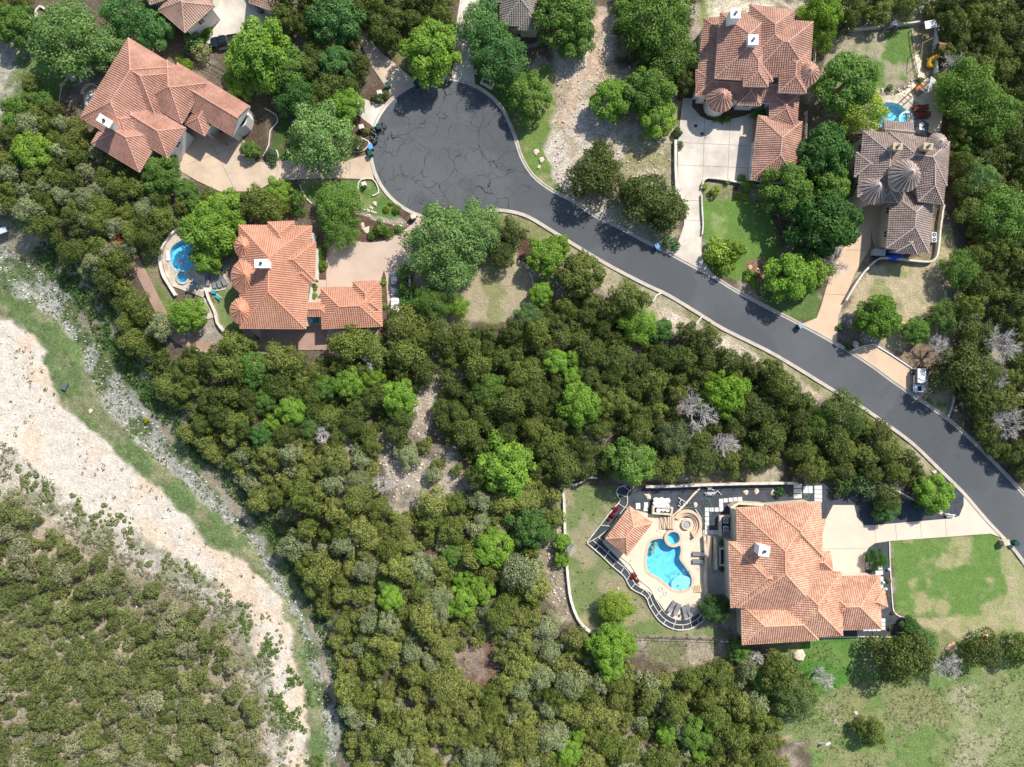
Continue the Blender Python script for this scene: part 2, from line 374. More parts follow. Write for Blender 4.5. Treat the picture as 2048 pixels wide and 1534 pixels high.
def grow(pts, d):
    cx = sum(p[0] for p in pts) / len(pts); cy = sum(p[1] for p in pts) / len(pts); n = len(pts); out = []
    area = sum(pts[i][0] * pts[(i + 1) % n][1] - pts[(i + 1) % n][0] * pts[i][1] for i in range(n)); sg = 1 if area > 0 else -1
    for i in range(n):
        a = pts[i - 1]; b = pts[(i + 1) % n]; dx, dy = b[0] - a[0], b[1] - a[1]; L = math.hypot(dx, dy) or 1
        out.append((pts[i][0] + sg * dy / L * d, pts[i][1] - sg * dx / L * d))
    return out
WBAR = [(-60, 610), (0, 633), (35, 645), (75, 672), (92, 700), (100, 760), (112, 785), (135, 825), (165, 850), (205, 880), (225, 905), (260, 935), (320, 980), (350, 1010), (410, 1060), (435, 1100), (500, 1130), (545, 1165), (580, 1230), (590, 1290), (610, 1360), (622, 1430), (612, 1480), (620, 1580), (585, 1580), (560, 1500), (568, 1440), (535, 1390), (520, 1340), (500, 1290), (485, 1245), (420, 1195), (350, 1160), (290, 1120), (200, 1070), (120, 1020), (60, 965), (30, 925), (-60, 870)]
CRB = [(-60, 450), (0, 485), (50, 520), (100, 555), (140, 600), (165, 650), (205, 700), (245, 765), (295, 828), (342, 886), (390, 935), (438, 994), (505, 1062), (545, 1118), (585, 1190), (620, 1268), (650, 1355), (672, 1440), (680, 1580), (660, 1580), (645, 1450), (620, 1340), (594, 1250), (556, 1180), (516, 1110), (474, 1060), (400, 995), (330, 935), (262, 878), (222, 830), (172, 745), (160, 690), (120, 650), (60, 605), (0, 572), (-60, 545)]
HILL = [(-80, 880), (40, 925), (110, 1005), (240, 1085), (330, 1155), (440, 1215), (480, 1270), (490, 1340), (530, 1400), (560, 1450), (560, 1610), (-80, 1610)]
ZONES = [  # polygon, colour, second colour, patch threshold, speckle, softness px
    ([(-80, 400), (60, 440), (240, 560), (330, 700), (480, 960), (600, 1150), (700, 1600), (-80, 1600)], (.10, .13, .05), (.24, .21, .15), .5, .8, 18),
    (HILL, (.30, .25, .19), (.20, .18, .12), .5, 1.0, 14),
    (WBAR, (.545, .485, .405), (.58, .46, .345), .52, .5, 12), ([(-60, 840), (60, 935), (130, 1000), (260, 1070), (350, 1125), (420, 1160), (500, 1215), (520, 1300), (560, 1400), (580, 1580), (540, 1580), (520, 1420), (480, 1300), (440, 1220), (330, 1160), (220, 1100), (100, 1040), (-60, 960)], (.38, .34, .28), (.20, .20, .13), .52, 1., 22), (CRB, (.27, .27, .235), (.09, .12, .055), .53, 1.0, 12),
    ([(-60, 545), (0, 573), (60, 606), (120, 652), (158, 690), (170, 745), (220, 832), (260, 880), (330, 937), (400, 997), (480, 1062), (515, 1115), (555, 1180), (600, 1260), (625, 1345), (650, 1450), (660, 1580), (622, 1580), (620, 1430), (590, 1290), (545, 1165), (500, 1130), (435, 1100), (350, 1010), (260, 935), (205, 880), (135, 825), (100, 770), (92, 700), (75, 672), (35, 645), (-60, 610)], (.105, .15, .055), (.175, .18, .095), .56, .95, 10),
    ([(0, 60), (60, 60), (90, 150), (80, 230), (30, 250), (0, 240)], (.33, .30, .24), (.12, .16, .06), .5, 1., 14),
    ([(60, 20), (160, 20), (190, 110), (120, 200), (80, 230)], (.11, .17, .05), (.26, .22, .14), .62, .6, 14),
    ([(280, 500), (330, 470), (325, 560), (350, 595), (372, 660), (345, 655), (300, 570)], (.13, .17, .05), (.2, .17, .1), .55, .6, 4),
    ([(425, 585), (470, 570), (480, 600), (480, 665), (450, 665), (438, 640)], (.15, .19, .07), (.22, .22, .11), .6, .3, 3),
    # cul-de-sac gardens
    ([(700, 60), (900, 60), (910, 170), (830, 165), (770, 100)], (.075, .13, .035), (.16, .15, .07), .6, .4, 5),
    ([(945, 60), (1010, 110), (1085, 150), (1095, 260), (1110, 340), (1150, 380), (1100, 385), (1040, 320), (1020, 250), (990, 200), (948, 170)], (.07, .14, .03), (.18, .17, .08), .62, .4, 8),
    ([(1110, 60), (1230, 20), (1240, 130), (1350, 130), (1350, 500), (1300, 495), (1110, 390), (1080, 330), (1095, 230)], (.44, .39, .32), (.33, .27, .19), .5, 1., 12),
    ([(1195, 10), (1225, 10), (1222, 90), (1210, 130), (1180, 170), (1150, 220), (1140, 260), (1120, 240), (1140, 180), (1180, 100)], (.45, .33, .24), (.40, .35, .28), .6, .8, 8),
    ([(1240, 270), (1350, 270), (1350, 480), (1280, 480), (1200, 420), (1250, 350)], (.25, .23, .12), (.34, .30, .21), .5, .9, 16),
    ([(1080, 120), (1110, 130), (1110, 220), (1090, 300), (1105, 350), (1135, 385), (1100, 385), (1050, 330), (1040, 220)], (.13, .19, .05), (.26, .24, .12), .55, .5, 8),
    ([(1345, 200), (1362, 200), (1355, 290), (1346, 290)], (.32, .29, .13), (.25, .25, .12), .5, .5, 4),
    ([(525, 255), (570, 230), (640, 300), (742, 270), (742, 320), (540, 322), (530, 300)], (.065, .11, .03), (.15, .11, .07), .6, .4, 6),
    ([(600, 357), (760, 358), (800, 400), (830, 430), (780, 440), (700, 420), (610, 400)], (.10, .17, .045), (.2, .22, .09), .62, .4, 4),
    ([(480, 240), (530, 210), (560, 250), (530, 320), (500, 315)], (.09, .065, .045), (.15, .12, .08), .5, .8, 5),
    # verge on the lower side of the street and back lawns
    ([(960, 424), (1024, 425), (1110, 465), (1230, 540), (1336, 592), (1450, 660), (1536, 702), (1600, 738), (1661, 778), (1773, 850), (1880, 938), (1860, 950), (1750, 880), (1620, 790), (1500, 740), (1400, 690), (1300, 650), (1220, 590), (1150, 530), (1060, 480), (960, 470)], (.33, .29, .19), (.20, .20, .09), .55, .7, 6),
    ([(1300, 600), (1380, 640), (1500, 700), (1640, 790), (1700, 850), (1640, 830), (1540, 730), (1330, 660)], (.50, .42, .33), (.36, .30, .22), .5, .9, 7),
    ([(826, 500), (1060, 480), (1080, 540), (1050, 650), (900, 640), (835, 640)], (.33, .28, .18), (.22, .22, .10), .58, .35, 5),
    ([(1040, 470), (1075, 480), (1062, 530), (1035, 520)], (.08, .05, .035), (.12, .07, .05), .5, .9, 2),
    # house D grounds
    ([(1660, 64), (1770, 56), (1825, 50), (1828, 110), (1838, 150), (1790, 175), (1700, 190), (1640, 160)], (.11, .18, .045), (.30, .27, .18), .53, .45, 4),
    ([(1822, 48), (1868, 42), (1868, 160), (1838, 152), (1826, 110)], (.26, .24, .12), (.38, .33, .2), .5, .4, 3),
    ([(1540, 0), (1900, 0), (1900, 45), (1660, 60)], (.40, .36, .27), (.14, .18, .06), .5, 1., 10),
    ([(1400, 0), (1560, 0), (1500, 30), (1440, 40), (1400, 60)], (.50, .44, .33), (.2, .22, .09), .5, .9, 8),
    ([(1405, 398), (1480, 390), (1530, 400), (1560, 480), (1560, 560), (1500, 570), (1410, 540)], (.12, .20, .045), (.22, .27, .10), .6, .2, 4),
    ([(1405, 362), (1500, 372), (1560, 385), (1530, 405), (1480, 393), (1412, 402)], (.33, .28, .19), (.2, .2, .1), .5, .7, 3),
    ([(1480, 560), (1640, 560), (1640, 660), (1540, 610)], (.10, .15, .045), (.30, .25, .13), .58, .4, 6),
    ([(1500, 520), (1530, 520), (1550, 570), (1520, 580), (1490, 548)], (.33, .2, .13), (.2, .13, .08), .5, .9, 4),
    # house E grounds
    ([(1700, 600), (1745, 530), (1800, 518), (1868, 522), (1880, 440), (1910, 440), (1910, 560), (1900, 700), (1800, 700), (1690, 690), (1680, 640)], (.40, .33, .21), (.24, .24, .11), .6, .45, 8),
    ([(1680, 620), (1740, 640), (1770, 690), (1750, 700), (1690, 690), (1676, 660)], (.16, .14, .10), (.28, .25, .2), .55, .8, 6),
    ([(1740, 700), (1890, 690), (1900, 790), (1850, 790), (1820, 730)], (.18, .13, .09), (.27, .21, .14), .5, .8, 8),
    ([(1735, 455), (1762, 452), (1742, 505), (1715, 545), (1690, 590), (1680, 610), (1700, 545), (1740, 480)], (.22, .2, .1), (.3, .27, .16), .5, .6, 3),
    ([(1830, 790), (1900, 780), (1900, 830), (1960, 880), (1980, 930), (1930, 870), (1840, 805)], (.12, .17, .05), (.36, .30, .19), .52, .6, 8),
    ([(1858, 430), (1885, 440), (1872, 520), (1840, 522)], (.28, .24, .17), (.2, .16, .1), .5, .8, 3),
    # house G grounds
    ([(1782, 1083), (1900, 1068), (1990, 1062), (2012, 1085), (2020, 1240), (1880, 1232), (1790, 1230)], (.12, .20, .05), (.30, .28, .14), .66, .35, 8),
    ([(1990, 1064), (2014, 1088), (2052, 1130), (2110, 1290), (1850, 1275), (1825, 1235), (1980, 1225), (2015, 1200), (2000, 1120)], (.28, .28, .13), (.34, .30, .17), .5, .35, 8),
    ([(1128, 972), (1245, 972), (1240, 1010), (1180, 1085), (1270, 1180), (1330, 1255), (1410, 1250), (1480, 1275), (1270, 1272), (1190, 1268), (1150, 1235), (1135, 1180), (1130, 1075)], (.15, .19, .07), (.27, .24, .14), .56, .3, 2),
    ([(1560, 1275), (1790, 1262), (1850, 1272), (2110, 1268), (2110, 1600), (1640, 1600), (1600, 1420), (1540, 1330)], (.135, .195, .06), (.205, .215, .095), .53, .6, 20),
    ([(1900, 1380), (2110, 1350), (2110, 1600), (1900, 1600)], (.19, .22, .09), (.28, .27, .155), .55, .7, 30),
    ([(1610, 1280), (1700, 1270), (1720, 1300), (1700, 1370), (1640, 1390), (1590, 1330)], (.07, .18, .03), (.12, .2, .05), .6, .4, 8),
    ([(1560, 1440), (1640, 1400), (1700, 1440), (1640, 1480), (1560, 1480)], (.27, .24, .14), (.15, .19, .07), .48, 1., 9),
    # clearings in the wood
    ([(830, 690), (880, 670), (885, 740), (868, 810), (850, 850), (790, 880), (760, 880), (760, 865), (815, 810), (848, 740)], (.36, .30, .23), (.20, .17, .12), .50, 1., 16),
    ([(755, 880), (850, 860), (950, 940), (950, 990), (880, 1010), (840, 1040), (800, 1010), (760, 950)], (.35, .30, .24), (.18, .16, .12), .50, 1., 20),
    ([(1130, 980), (1130, 1180), (1160, 1250), (1120, 1250), (1080, 1150), (1060, 1000)], (.24, .2, .14), (.36, .31, .23), .6, 1., 8),
    ([(1290, 1275), (1500, 1280), (1460, 1340), (1300, 1330)], (.30, .25, .18), (.16, .16, .08), .5, 1., 8),
    ([(905, 1290), (1000, 1290), (1010, 1360), (940, 1375)], (.16, .10, .07), (.22, .17, .13), .5, 1., 8),
    ([(1300, 925), (1560, 930), (1560, 962), (1300, 966)], (.32, .28, .2), (.2, .18, .1), .5, .9, 6),
]

def make_ground():
    core_x = np.arange(-90, 2140.1, 4.0); core_y = np.arange(-90, 1625.1, 4.0)
    gx = np.concatenate([[-20000, -6000, -2000, -800, -350, -160], core_x, [2210, 2400, 2850, 4000, 8000, 22000]])
    gy = np.concatenate([[-20000, -6000, -2000, -800, -350, -160], core_y, [1700, 1900, 2350, 3500, 7500, 21000]])
    X, Y = np.meshgrid(gx, gy); ny, nx = X.shape
    Hh = gh(np.clip(X, -900, 3000), np.clip(Y, -900, 2500))
    Z = Hh - .02 - .10 * vnoise(X, Y, 14, 5) * (1)
    wob = (vnoise(X, Y, 60, 9) * 40 + vnoise(X, Y, 25, 19) * 20 - 30)
    rock = fbm(X, Y, 40, 3); 
    col = np.zeros((ny, nx, 3)); spk = np.full((ny, nx), .9)
    # woodland floor
    base = np.array([.12, .095, .068]); alt = np.array([.30, .255, .20])
    t = sstep(.50, .66, fbm(X, Y, 90, 31))[..., None]; col[:] = base * (1 - t) + alt * t
    wx = X + (fbm(X, Y, 30, 41) - .5) * 26; wy = Y + (fbm(X, Y, 30, 51) - .5) * 26
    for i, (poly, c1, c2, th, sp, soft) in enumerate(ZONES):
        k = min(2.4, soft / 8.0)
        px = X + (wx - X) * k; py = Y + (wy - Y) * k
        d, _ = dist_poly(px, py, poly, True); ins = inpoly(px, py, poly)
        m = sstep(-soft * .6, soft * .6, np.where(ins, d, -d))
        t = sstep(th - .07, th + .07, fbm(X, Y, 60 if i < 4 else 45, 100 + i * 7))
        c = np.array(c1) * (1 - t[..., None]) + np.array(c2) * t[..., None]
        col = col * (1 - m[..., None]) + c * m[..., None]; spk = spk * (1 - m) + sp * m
    far = sstep(60, 400, np.maximum(np.maximum(-90 - X, X - 2140), np.maximum(-90 - Y, Y - 1625)))[..., None]; col = col * (1 - far) + np.array([.085, .10, .045]) * far; spk = spk * (1 - far[..., 0])
    for hp in HOLES: Z = np.where(inpoly(X, Y, grow(hp, 3)), -2.4, Z)
    K = S * (H - Hh) / H
    co = np.stack([(X - 1024) * K, -(Y - 767) * K, Z], -1).reshape(-1, 3)
    idx = np.arange(ny * nx).reshape(ny, nx)
    f = np.stack([idx[:-1, :-1], idx[1:, :-1], idx[1:, 1:], idx[:-1, 1:]], -1).reshape(-1, 4)
    me = bpy.data.meshes.new('ground'); me.vertices.add(len(co)); me.vertices.foreach_set('co', co.ravel())
    me.loops.add(f.size); me.loops.foreach_set('vertex_index', f.ravel()); me.polygons.add(len(f))
    me.polygons.foreach_set('loop_start', np.arange(len(f)) * 4); me.polygons.foreach_set('use_smooth', np.ones(len(f), bool)); me.update()
    a = me.color_attributes.new('gcol', 'FLOAT_COLOR', 'POINT')
    a.data.foreach_set('color', np.concatenate([col.reshape(-1, 3), spk.reshape(-1, 1)], 1).ravel())
    m, n, l, b = newmat('ground_soil'); at = N(n, 'ShaderNodeAttribute', attribute_name='gcol'); o = N(n, 'ShaderNodeTexCoord').outputs['Object']
    spks = at.outputs['Alpha']
    n1 = noise(n, l, 2.6, 4, o, .7); n2 = noise(n, l, .6, 4, o); n3 = noise(n, l, 7, 2, o)
    def amp(src, a0, a1):
        f_ = ramp(n, l, src, .28, .72, -1, 1); q = N(n, 'ShaderNodeMath', operation='MULTIPLY'); l.new(f_, q.inputs[0])
        am = ramp(n, l, spks, 0, 1, a0, a1); l.new(am, q.inputs[1]); q2 = N(n, 'ShaderNodeMath', operation='ADD'); l.new(q.outputs[0], q2.inputs[0]); q2.inputs[1].default_value = 1; return q2.outputs[0]
    c = at.outputs['Color']
    for s_, a0, a1 in ((n1, .04, .48), (n2, .07, .28), (n3, .08, .38)):
        v = amp(s_, a0, a1); cc = N(n, 'ShaderNodeCombineXYZ')
        for i in range(3): l.new(v, cc.inputs[i])
        c = mixc(n, l, 1.0, c, cc.outputs[0], 'MULTIPLY')
    # scattered pale stones where it is stony
    vo = N(n, 'ShaderNodeTexVoronoi'); vo.inputs['Scale'].default_value = 1.6; l.new(o, vo.inputs['Vector'])
    st = ramp(n, l, vo.outputs['Distance'], .16, .24, 1, 0); ms = N(n, 'ShaderNodeMath', operation='MULTIPLY'); l.new(st, ms.inputs[0])
    l.new(ramp(n, l, spks, .75, 1, 0, .55), ms.inputs[1]); mm2 = N(n, 'ShaderNodeMath', operation='MULTIPLY'); l.new(ms.outputs[0], mm2.inputs[0]); l.new(ramp(n, l, noise(n, l, .35, 3, o), .5, .6), mm2.inputs[1])
    c = mixc(n, l, mm2.outputs[0], c, (.52, .47, .40))
    l.new(c, b.inputs['Base Color']); setc(b, 'Roughness', .95); b.inputs['Specular IOR Level'].default_value = .1
    bp = N(n, 'ShaderNodeBump'); bp.inputs['Strength'].default_value = .8; bp.inputs['Distance'].default_value = .25; l.new(n1, bp.inputs['Height']); l.new(bp.outputs[0], b.inputs['Normal'])
    me.materials.append(m); g = bpy.data.objects.new('ground', me); COL.objects.link(g); struct(g)
make_ground()

# ---------------------------------------------------------------- road and pavings
slab('road', ROADP, .03, ASPH)
def kerb(pts, side):
    pts = smoothpts(pts, False, 3); L, R = ribbon_pts(pts, 0, side * 4.2); L2, R2 = ribbon_pts(pts, side * 4.2, side * 7.0)
    b = MB()
    for A, B, z in ((L, R, .045), (L2, R2, .15)):
        for i in range(len(A) - 1):
            q = [P(*A[i]), P(*A[i + 1]), P(*B[i + 1]), P(*B[i])]
            if side > 0: q = q[::-1]
            b.face([(v.x, v.y, z) for v in q], KERB)
            b.face([(q[0].x, q[0].y, -.3), (q[1].x, q[1].y, -.3), (q[1].x, q[1].y, z), (q[0].x, q[0].y, z)], KERB)
            b.face([(q[3].x, q[3].y, -.3), (q[2].x, q[2].y, -.3), (q[2].x, q[2].y, z), (q[3].x, q[3].y, z)], KERB)
    struct(b.build('kerb', KERB))
kerb(UP, -1); kerb(LO[:-1] + [(925, 430), (900, 434)] + BU[1:] + [(1012, 240)], -1)
Z1 = .06
DRIVES = [
    ([(340, 330), (372, 255), (480, 270), (502, 300), (512, 325), (560, 322), (590, 320), (640, 322), (690, 322), (741, 308), (744, 330), (748, 360), (700, 357), (640, 357), (600, 358), (545, 365), (510, 383), (440, 383), (395, 362)], CONC),
    ([(762, 105), (796, 132), (832, 163), (812, 176), (788, 198), (745, 135), (722, 90), (700, 55), (716, 48), (740, 78)], CONC),
    ([(707, 185), (727, 197), (752, 207), (776, 210), (760, 232), (748, 258), (742, 250), (712, 227), (690, 215)], CONCG),
    ([(425, -30), (425, 10), (432, 30), (424, 60), (411, 84), (440, 100), (480, 92), (520, 60), (548, 45), (548, -30)], CONCG),
    ([(925, -30), (965, -30), (952, 40), (944, 90), (950, 172), (930, 162), (900, 161), (912, 110), (908, 80), (915, 30)], CONCG),
    ([(652, 476), (707, 481), (737, 485), (764, 483), (812, 459), (836, 434), (870, 437), (860, 460), (825, 500), (816, 530), (800, 580), (798, 650), (780, 680), (760, 700), (750, 678), (640, 676), (520, 676), (500, 660), (560, 640), (620, 560), (652, 560)], PAVE),
    ([(1366, 196), (1395, 197), (1400, 205), (1530, 215), (1520, 250), (1520, 362), (1414, 359), (1404, 368), (1403, 384), (1405, 451), (1402, 494), (1406, 522), (1430, 554), (1337, 504), (1354, 490), (1368, 450), (1370, 410), (1356, 384), (1356, 282), (1361, 235)], CONCG),
    ([(1726, 409), (1785, 409), (1790, 500), (1750, 500), (1741, 459), (1741, 490), (1738, 499), (1711, 544), (1688, 601), (1676, 634), (1673, 688), (1603, 648), (1633, 636), (1643, 609), (1661, 544), (1688, 494), (1715, 450)], ORNG),
    ([(1700, 703), (1720, 694), (1751, 691), (1826, 739), (1856, 752), (1856, 778), (1840, 800), (1790, 765)], ORNG),
    ([(1666, 1010), (1708, 1010), (1714, 1035), (1728, 1050), (1748, 1050), (1900, 1037), (1918, 1032), (1927, 1010), (1927, 984), (1976, 1041), (2010, 1078), (1981, 1067), (1778, 1082), (1750, 1086), (1736, 1096), (1730, 1110), (1730, 1156), (1620, 1156), (1620, 1060), (1648, 1045)], CONCP),
]
DN = ['driveway'] * 9
for i, (p, m) in enumerate(DRIVES): slab('driveway', p, Z1, m)
# expansion joints as thin dark strips laid on the slabs
JM = mk('joint_filler', (.10, .085, .07), .1)
def joints(lines, z=Z1 + .004):
    b = MB()
    for a, c in lines:
        L, R = ribbon_pts([a, c], -.3, .3); q = [P(*L[0]), P(*L[1]), P(*R[1]), P(*R[0])]
        b.face([(v.x, v.y, z) for v in q[::-1]], JM)
    struct(b.build('driveway_joints', JM))
joints([((597, 322), (597, 356)), ((648, 322), (648, 355)), ((700, 322), (700, 355)), ((1411, 206), (1405, 355)), ((1461, 230), (1455, 358)), ((1360, 285), (1500, 292)), ((1748, 1051), (1752, 1084)), ((1636, 1098), (1730, 1096)), ((1790, 1047), (1793, 1079)), ((1840, 1043), (1843, 1075)), ((1890, 1038), (1893, 1071)), ((653, 480), (653, 574)), ((555, 330), (553, 362)), ((425, 290), (470, 380)), ((372, 330), (480, 290)), ((1650, 588), (1692, 590)), ((1690, 500), (1738, 500)), ((1356, 330), (1500, 336)), ((1358, 400), (1402, 402)), ((1366, 440), (1404, 442))])
PATHF = smoothpts([(262, 505), (270, 522), (290, 560), (312, 605), (336, 648), (352, 672), (392, 692), (450, 696), (520, 690)], False, 3)
L_, R_ = ribbon_pts(PATHF, -10, 10)
slab('path', L_ + R_[::-1], .02, PATHM)
slab('terrace', [(520, 650), (655, 650), (655, 700), (520, 700)], Z1 + .02, PATHM)
slab('gravel_bed', [(1262, 985), (1300, 972), (1400, 968), (1650, 966), (1650, 1060), (1460, 1062), (1437, 1070), (1396, 1072), (1395, 1040), (1345, 1030), (1300, 1026), (1250, 1012), (1240, 998)], .03, DKGRAV)
slab('gravel_bed', [(1640, 968), (1700, 985), (1745, 985), (1800, 995), (1838, 1008), (1890, 1015), (1905, 985), (1878, 955), (1872, 945), (1884, 937), (1914, 965), (1927, 984), (1927, 1010), (1918, 1032), (1900, 1037), (1748, 1050), (1728, 1050), (1714, 1035), (1708, 1010), (1666, 1010), (1650, 1030), (1640, 1050)], .04, DKGRAV)
slab('gravel_bed', [(1730, 1100), (1736, 1090), (1750, 1086), (1778, 1082), (1782, 1200), (1786, 1228), (1800, 1236), (1820, 1240), (1822, 1273), (1560, 1277), (1560, 1240), (1730, 1240)], .035, DKGRAV)
slab('mulch_bed', [(757, 690), (755, 600), (762, 560), (768, 540), (772, 555), (776, 620), (777, 690)], Z1 + .02, MULCH)
slab('mulch_bed', [(713, 430), (745, 440), (780, 448), (812, 455), (790, 470), (764, 481), (737, 484), (712, 478)], Z1, MULCH, smooth=2)
slab('mulch_bed', [(782, 407), (795, 412), (826, 430), (834, 438), (822, 447), (800, 430)], .05, MULCH, smooth=2)
slab('mulch_bed', [(1385, 197), (1500, 205), (1506, 225), (1462, 238), (1430, 242), (1400, 232)], Z1 + .02, MULCH, smooth=2)
slab('mulch_bed', [(626, 478), (652, 478), (652, 556), (626, 556)], Z1 + .01, MULCH)
slab('mulch_bed', [(702, 200), (742, 180), (760, 165), (778, 190), (775, 208), (752, 207), (727, 197)], .05, MULCH, smooth=2)
slab('mulch_bed', [(700, 295), (706, 240), (728, 238), (744, 262), (738, 300)], .05, MULCH, smooth=2)
slab('sand_pit', [(1825, 108), (1842, 110), (1845, 140), (1855, 160), (1836, 155), (1829, 130)], .02, SAND)
# pool decks
COPG = grow(POOLG, 6)
slab('pool_deck', [(1252, 1075), (1268, 1020), (1300, 1028), (1352, 1036), (1402, 1036), (1404, 1070), (1412, 1080), (1412, 1195), (1390, 1225), (1372, 1238), (1352, 1238), (1334, 1228), (1318, 1205), (1302, 1186), (1278, 1172), (1266, 1150), (1240, 1120), (1205, 1085), (1240, 1040)], .10, DECK, holes=[grow(POOLG, 1), grow(SPAG, 1)])
slab('terrace', [(1410, 1136), (1462, 1136), (1462, 1188), (1410, 1190)], .11, TERG)
slab('terrace', [(1405, 1060), (1480, 1060), (1480, 1140), (1405, 1138)], .07, TERG)
slab('pool_deck', [(362, 454), (345, 470), (330, 495), (325, 520), (331, 548), (345, 572), (378, 585), (400, 592), (425, 605), (433, 635), (405, 640), (400, 604), (412, 585), (450, 580), (456, 565), (448, 545), (430, 535), (440, 500), (420, 460)], .10, FLAG, holes=[grow(POOLF_, 1), grow(SPAF, 1)])
slab('pool_deck', [(1700, 215), (1760, 192), (1800, 190), (1835, 205), (1850, 235), (1850, 262), (1700, 268)], .08, FLAG, holes=[grow(POOLD, 1)])
def pool(name, pts, label, spas=(), deep=1.7, coping=5, cm=None, z=.10):
    c = (sum(p[0] for p in pts) / len(pts), sum(p[1] for p in pts) / len(pts)); root = thing(name, label, 'swimming pool' if name != 'hot_tub' else 'hot tub', P(*c))
    b = MB(); w_ = xy(pts)
    b.prism(w_, -deep - .1, -deep, POOLF if deep < 1.9 else DEEPF)
    for i in range(len(w_)):
        a, d = w_[i], w_[(i + 1) % len(w_)]; b.face([(a[0], a[1], -deep), (d[0], d[1], -deep), (d[0], d[1], z), (a[0], a[1], z)], POOLF)
    part(b, 'basin', POOLF, root)
    b = MB(); 
    loops = [Vector((p[0], p[1], 0)) for p in w_]
    for t in geometry.tessellate_polygon([loops]):
        a = [loops[i] for i in t]
        if (a[1] - a[0]).cross(a[2] - a[0]).z < 0: a.reverse()
        b.face([(p.x, p.y, -.08) for p in a], WATER)
    part(b, 'water', WATER, root)
    b = MB(); b.prism(xy(grow(pts, coping)), .0, z + .06, cm or COPING, [w_]); part(b, 'coping', cm or COPING, root)
    return root
pg = pool('swimming_pool', POOLG, 'bright blue curved pool between the tiled gazebo and the big house with a white chimney', deep=1.15)
b = MB(); b.lathe(P(1366, 1170), [(2.3, -1.14), (2.3, -.25), (2.2, -.2)], 28, WHITE, 1, .75); part(b, 'tanning_ledge', WHITE, pg)
for q in ((1312, 1089), (1307, 1096), (1306, 1105)):
    b = MB(); b.lathe(P(*q), [(.42, -1.2), (.42, -.25)], 12, COPING); part(b, 'stone_stool', COPING, pg)
pool('hot_tub', SPAG, 'round turquoise hot tub on the north edge of the gazebo pool', deep=.9, coping=6, z=.45)
pool('swimming_pool', POOLF_, 'turquoise pool half hidden by a bright green tree on its stone deck', deep=1.2, coping=4, cm=FLAG)
pool('hot_tub', SPAF, 'small dark blue hot tub below the pool with the stone deck', deep=1.0, coping=3, cm=FLAG, z=.3)
pool('swimming_pool', POOLD, 'pool showing behind a yellow-green tree above the brown-roofed house', deep=1.2, coping=5, cm=STONE)
slab('patio', [(1790, 190), (1815, 178), (1836, 157), (1868, 160), (1886, 190), (1880, 262), (1852, 262), (1850, 235), (1835, 205), (1800, 192)], .05, SAND, smooth=2)
slab('pool_deck', [(168, 205), (172, 188), (185, 178), (204, 182), (206, 230), (186, 232), (172, 222)], .06, FLAG, smooth=2, holes=[grow(SPAA, 1)])
pool('hot_tub', SPAA, 'round hot tub tucked against the left corner of the rose-tiled house', deep=.9, coping=5, cm=WHITEST, z=.3)
b = MB(); b.lathe(P(1812, 238), [(1.5, -1), (1.5, .2), (1.15, .2), (1.15, -.1), (0.01, -.1)], 24, POOLF); o = b.build('hot_tub', POOLF, origin=P(1812, 238)); tag(o, 'small raised hot tub beside the pool above the brown-roofed house', 'hot tub')
# ring seats, stairs
def ringstep(c, prof, name, label, cat, m, n=40):
    b = MB(); b.lathe(P(*c), prof, n, m); return tag(b.build(name, m, origin=P(*c)), label, cat)
fp = thing('fire_pit', 'round sunken fire pit ringed by curved stone seats beside the hot tub', 'fire pit', P(1372, 1048)); cfp = P(1372, 1048)
def sector(b, c, r0, r1, a0, a1, z0, z1, m, n=22):
    A_ = [rad(a0 + (a1 - a0) * k / n) for k in range(n + 1)]
    b.prism([(c.x + r1 * math.cos(a), c.y + r1 * math.sin(a)) for a in A_] + [(c.x + r0 * math.cos(a), c.y + r0 * math.sin(a)) for a in A_[::-1]], z0, z1, m)
for r0, r1, z1, nm in ((2.45, 3.0, .95, 'outer_wall'), (2.0, 2.45, .6, 'bench'), (1.65, 2.0, .35, 'step')):
    b = MB(); sector(b, cfp, r0, r1, -62, 150, .1, z1, COPING); part(b, nm, COPING, fp)
b = MB(); b.lathe((cfp.x, cfp.y, 0), [(1.05, .1), (1.05, .6), (.72, .6), (.72, .3), (.01, .3)], 28, COPING); part(b, 'pit_ring', COPING, fp)
b = MB(); b.lathe((cfp.x, cfp.y, 0), [(.7, .28), (.66, .42), (.3, .46)], 16, mk('fire_glass', (.30, .33, .35), .1)); part(b, 'fire_glass', MATS['fire_glass'], fp)
def stairs(pts, wpx, m, label, z0=.1, dz=.12):
    """treads across a px polyline"""
    c = pts[len(pts) // 2]; b = MB(); n = len(pts)
    for i in range(n - 1):
        L, R = ribbon_pts([pts[i], pts[i + 1]], -wpx / 2, wpx / 2)
        q = [(P(*v).x, P(*v).y) for v in (L[0], L[1], R[1], R[0])]
        b.prism(q, -.1, z0 + dz * (i + 1), m)
    return tag(b.build('stairs', m, origin=P(*c)), label, 'stairs')
stairs([(1318, 1046), (1322, 1046), (1326, 1045), (1330, 1045), (1334, 1044), (1338, 1044), (1342, 1044), (1347, 1044)], 24, COPING, 'curved stone steps between the gazebo and the round fire pit')
stairs([(1417, 1070 + i * 5) for i in range(14)][::-1], 9, COPING, 'long straight stone stair beside the west wall of the big house', .1, .06)
stairs([(1386 + i * 3, 1178 - i * .5) for i in range(6)], 14, COPING, 'short brown steps at the south-east corner of the gazebo pool', .1, .08)

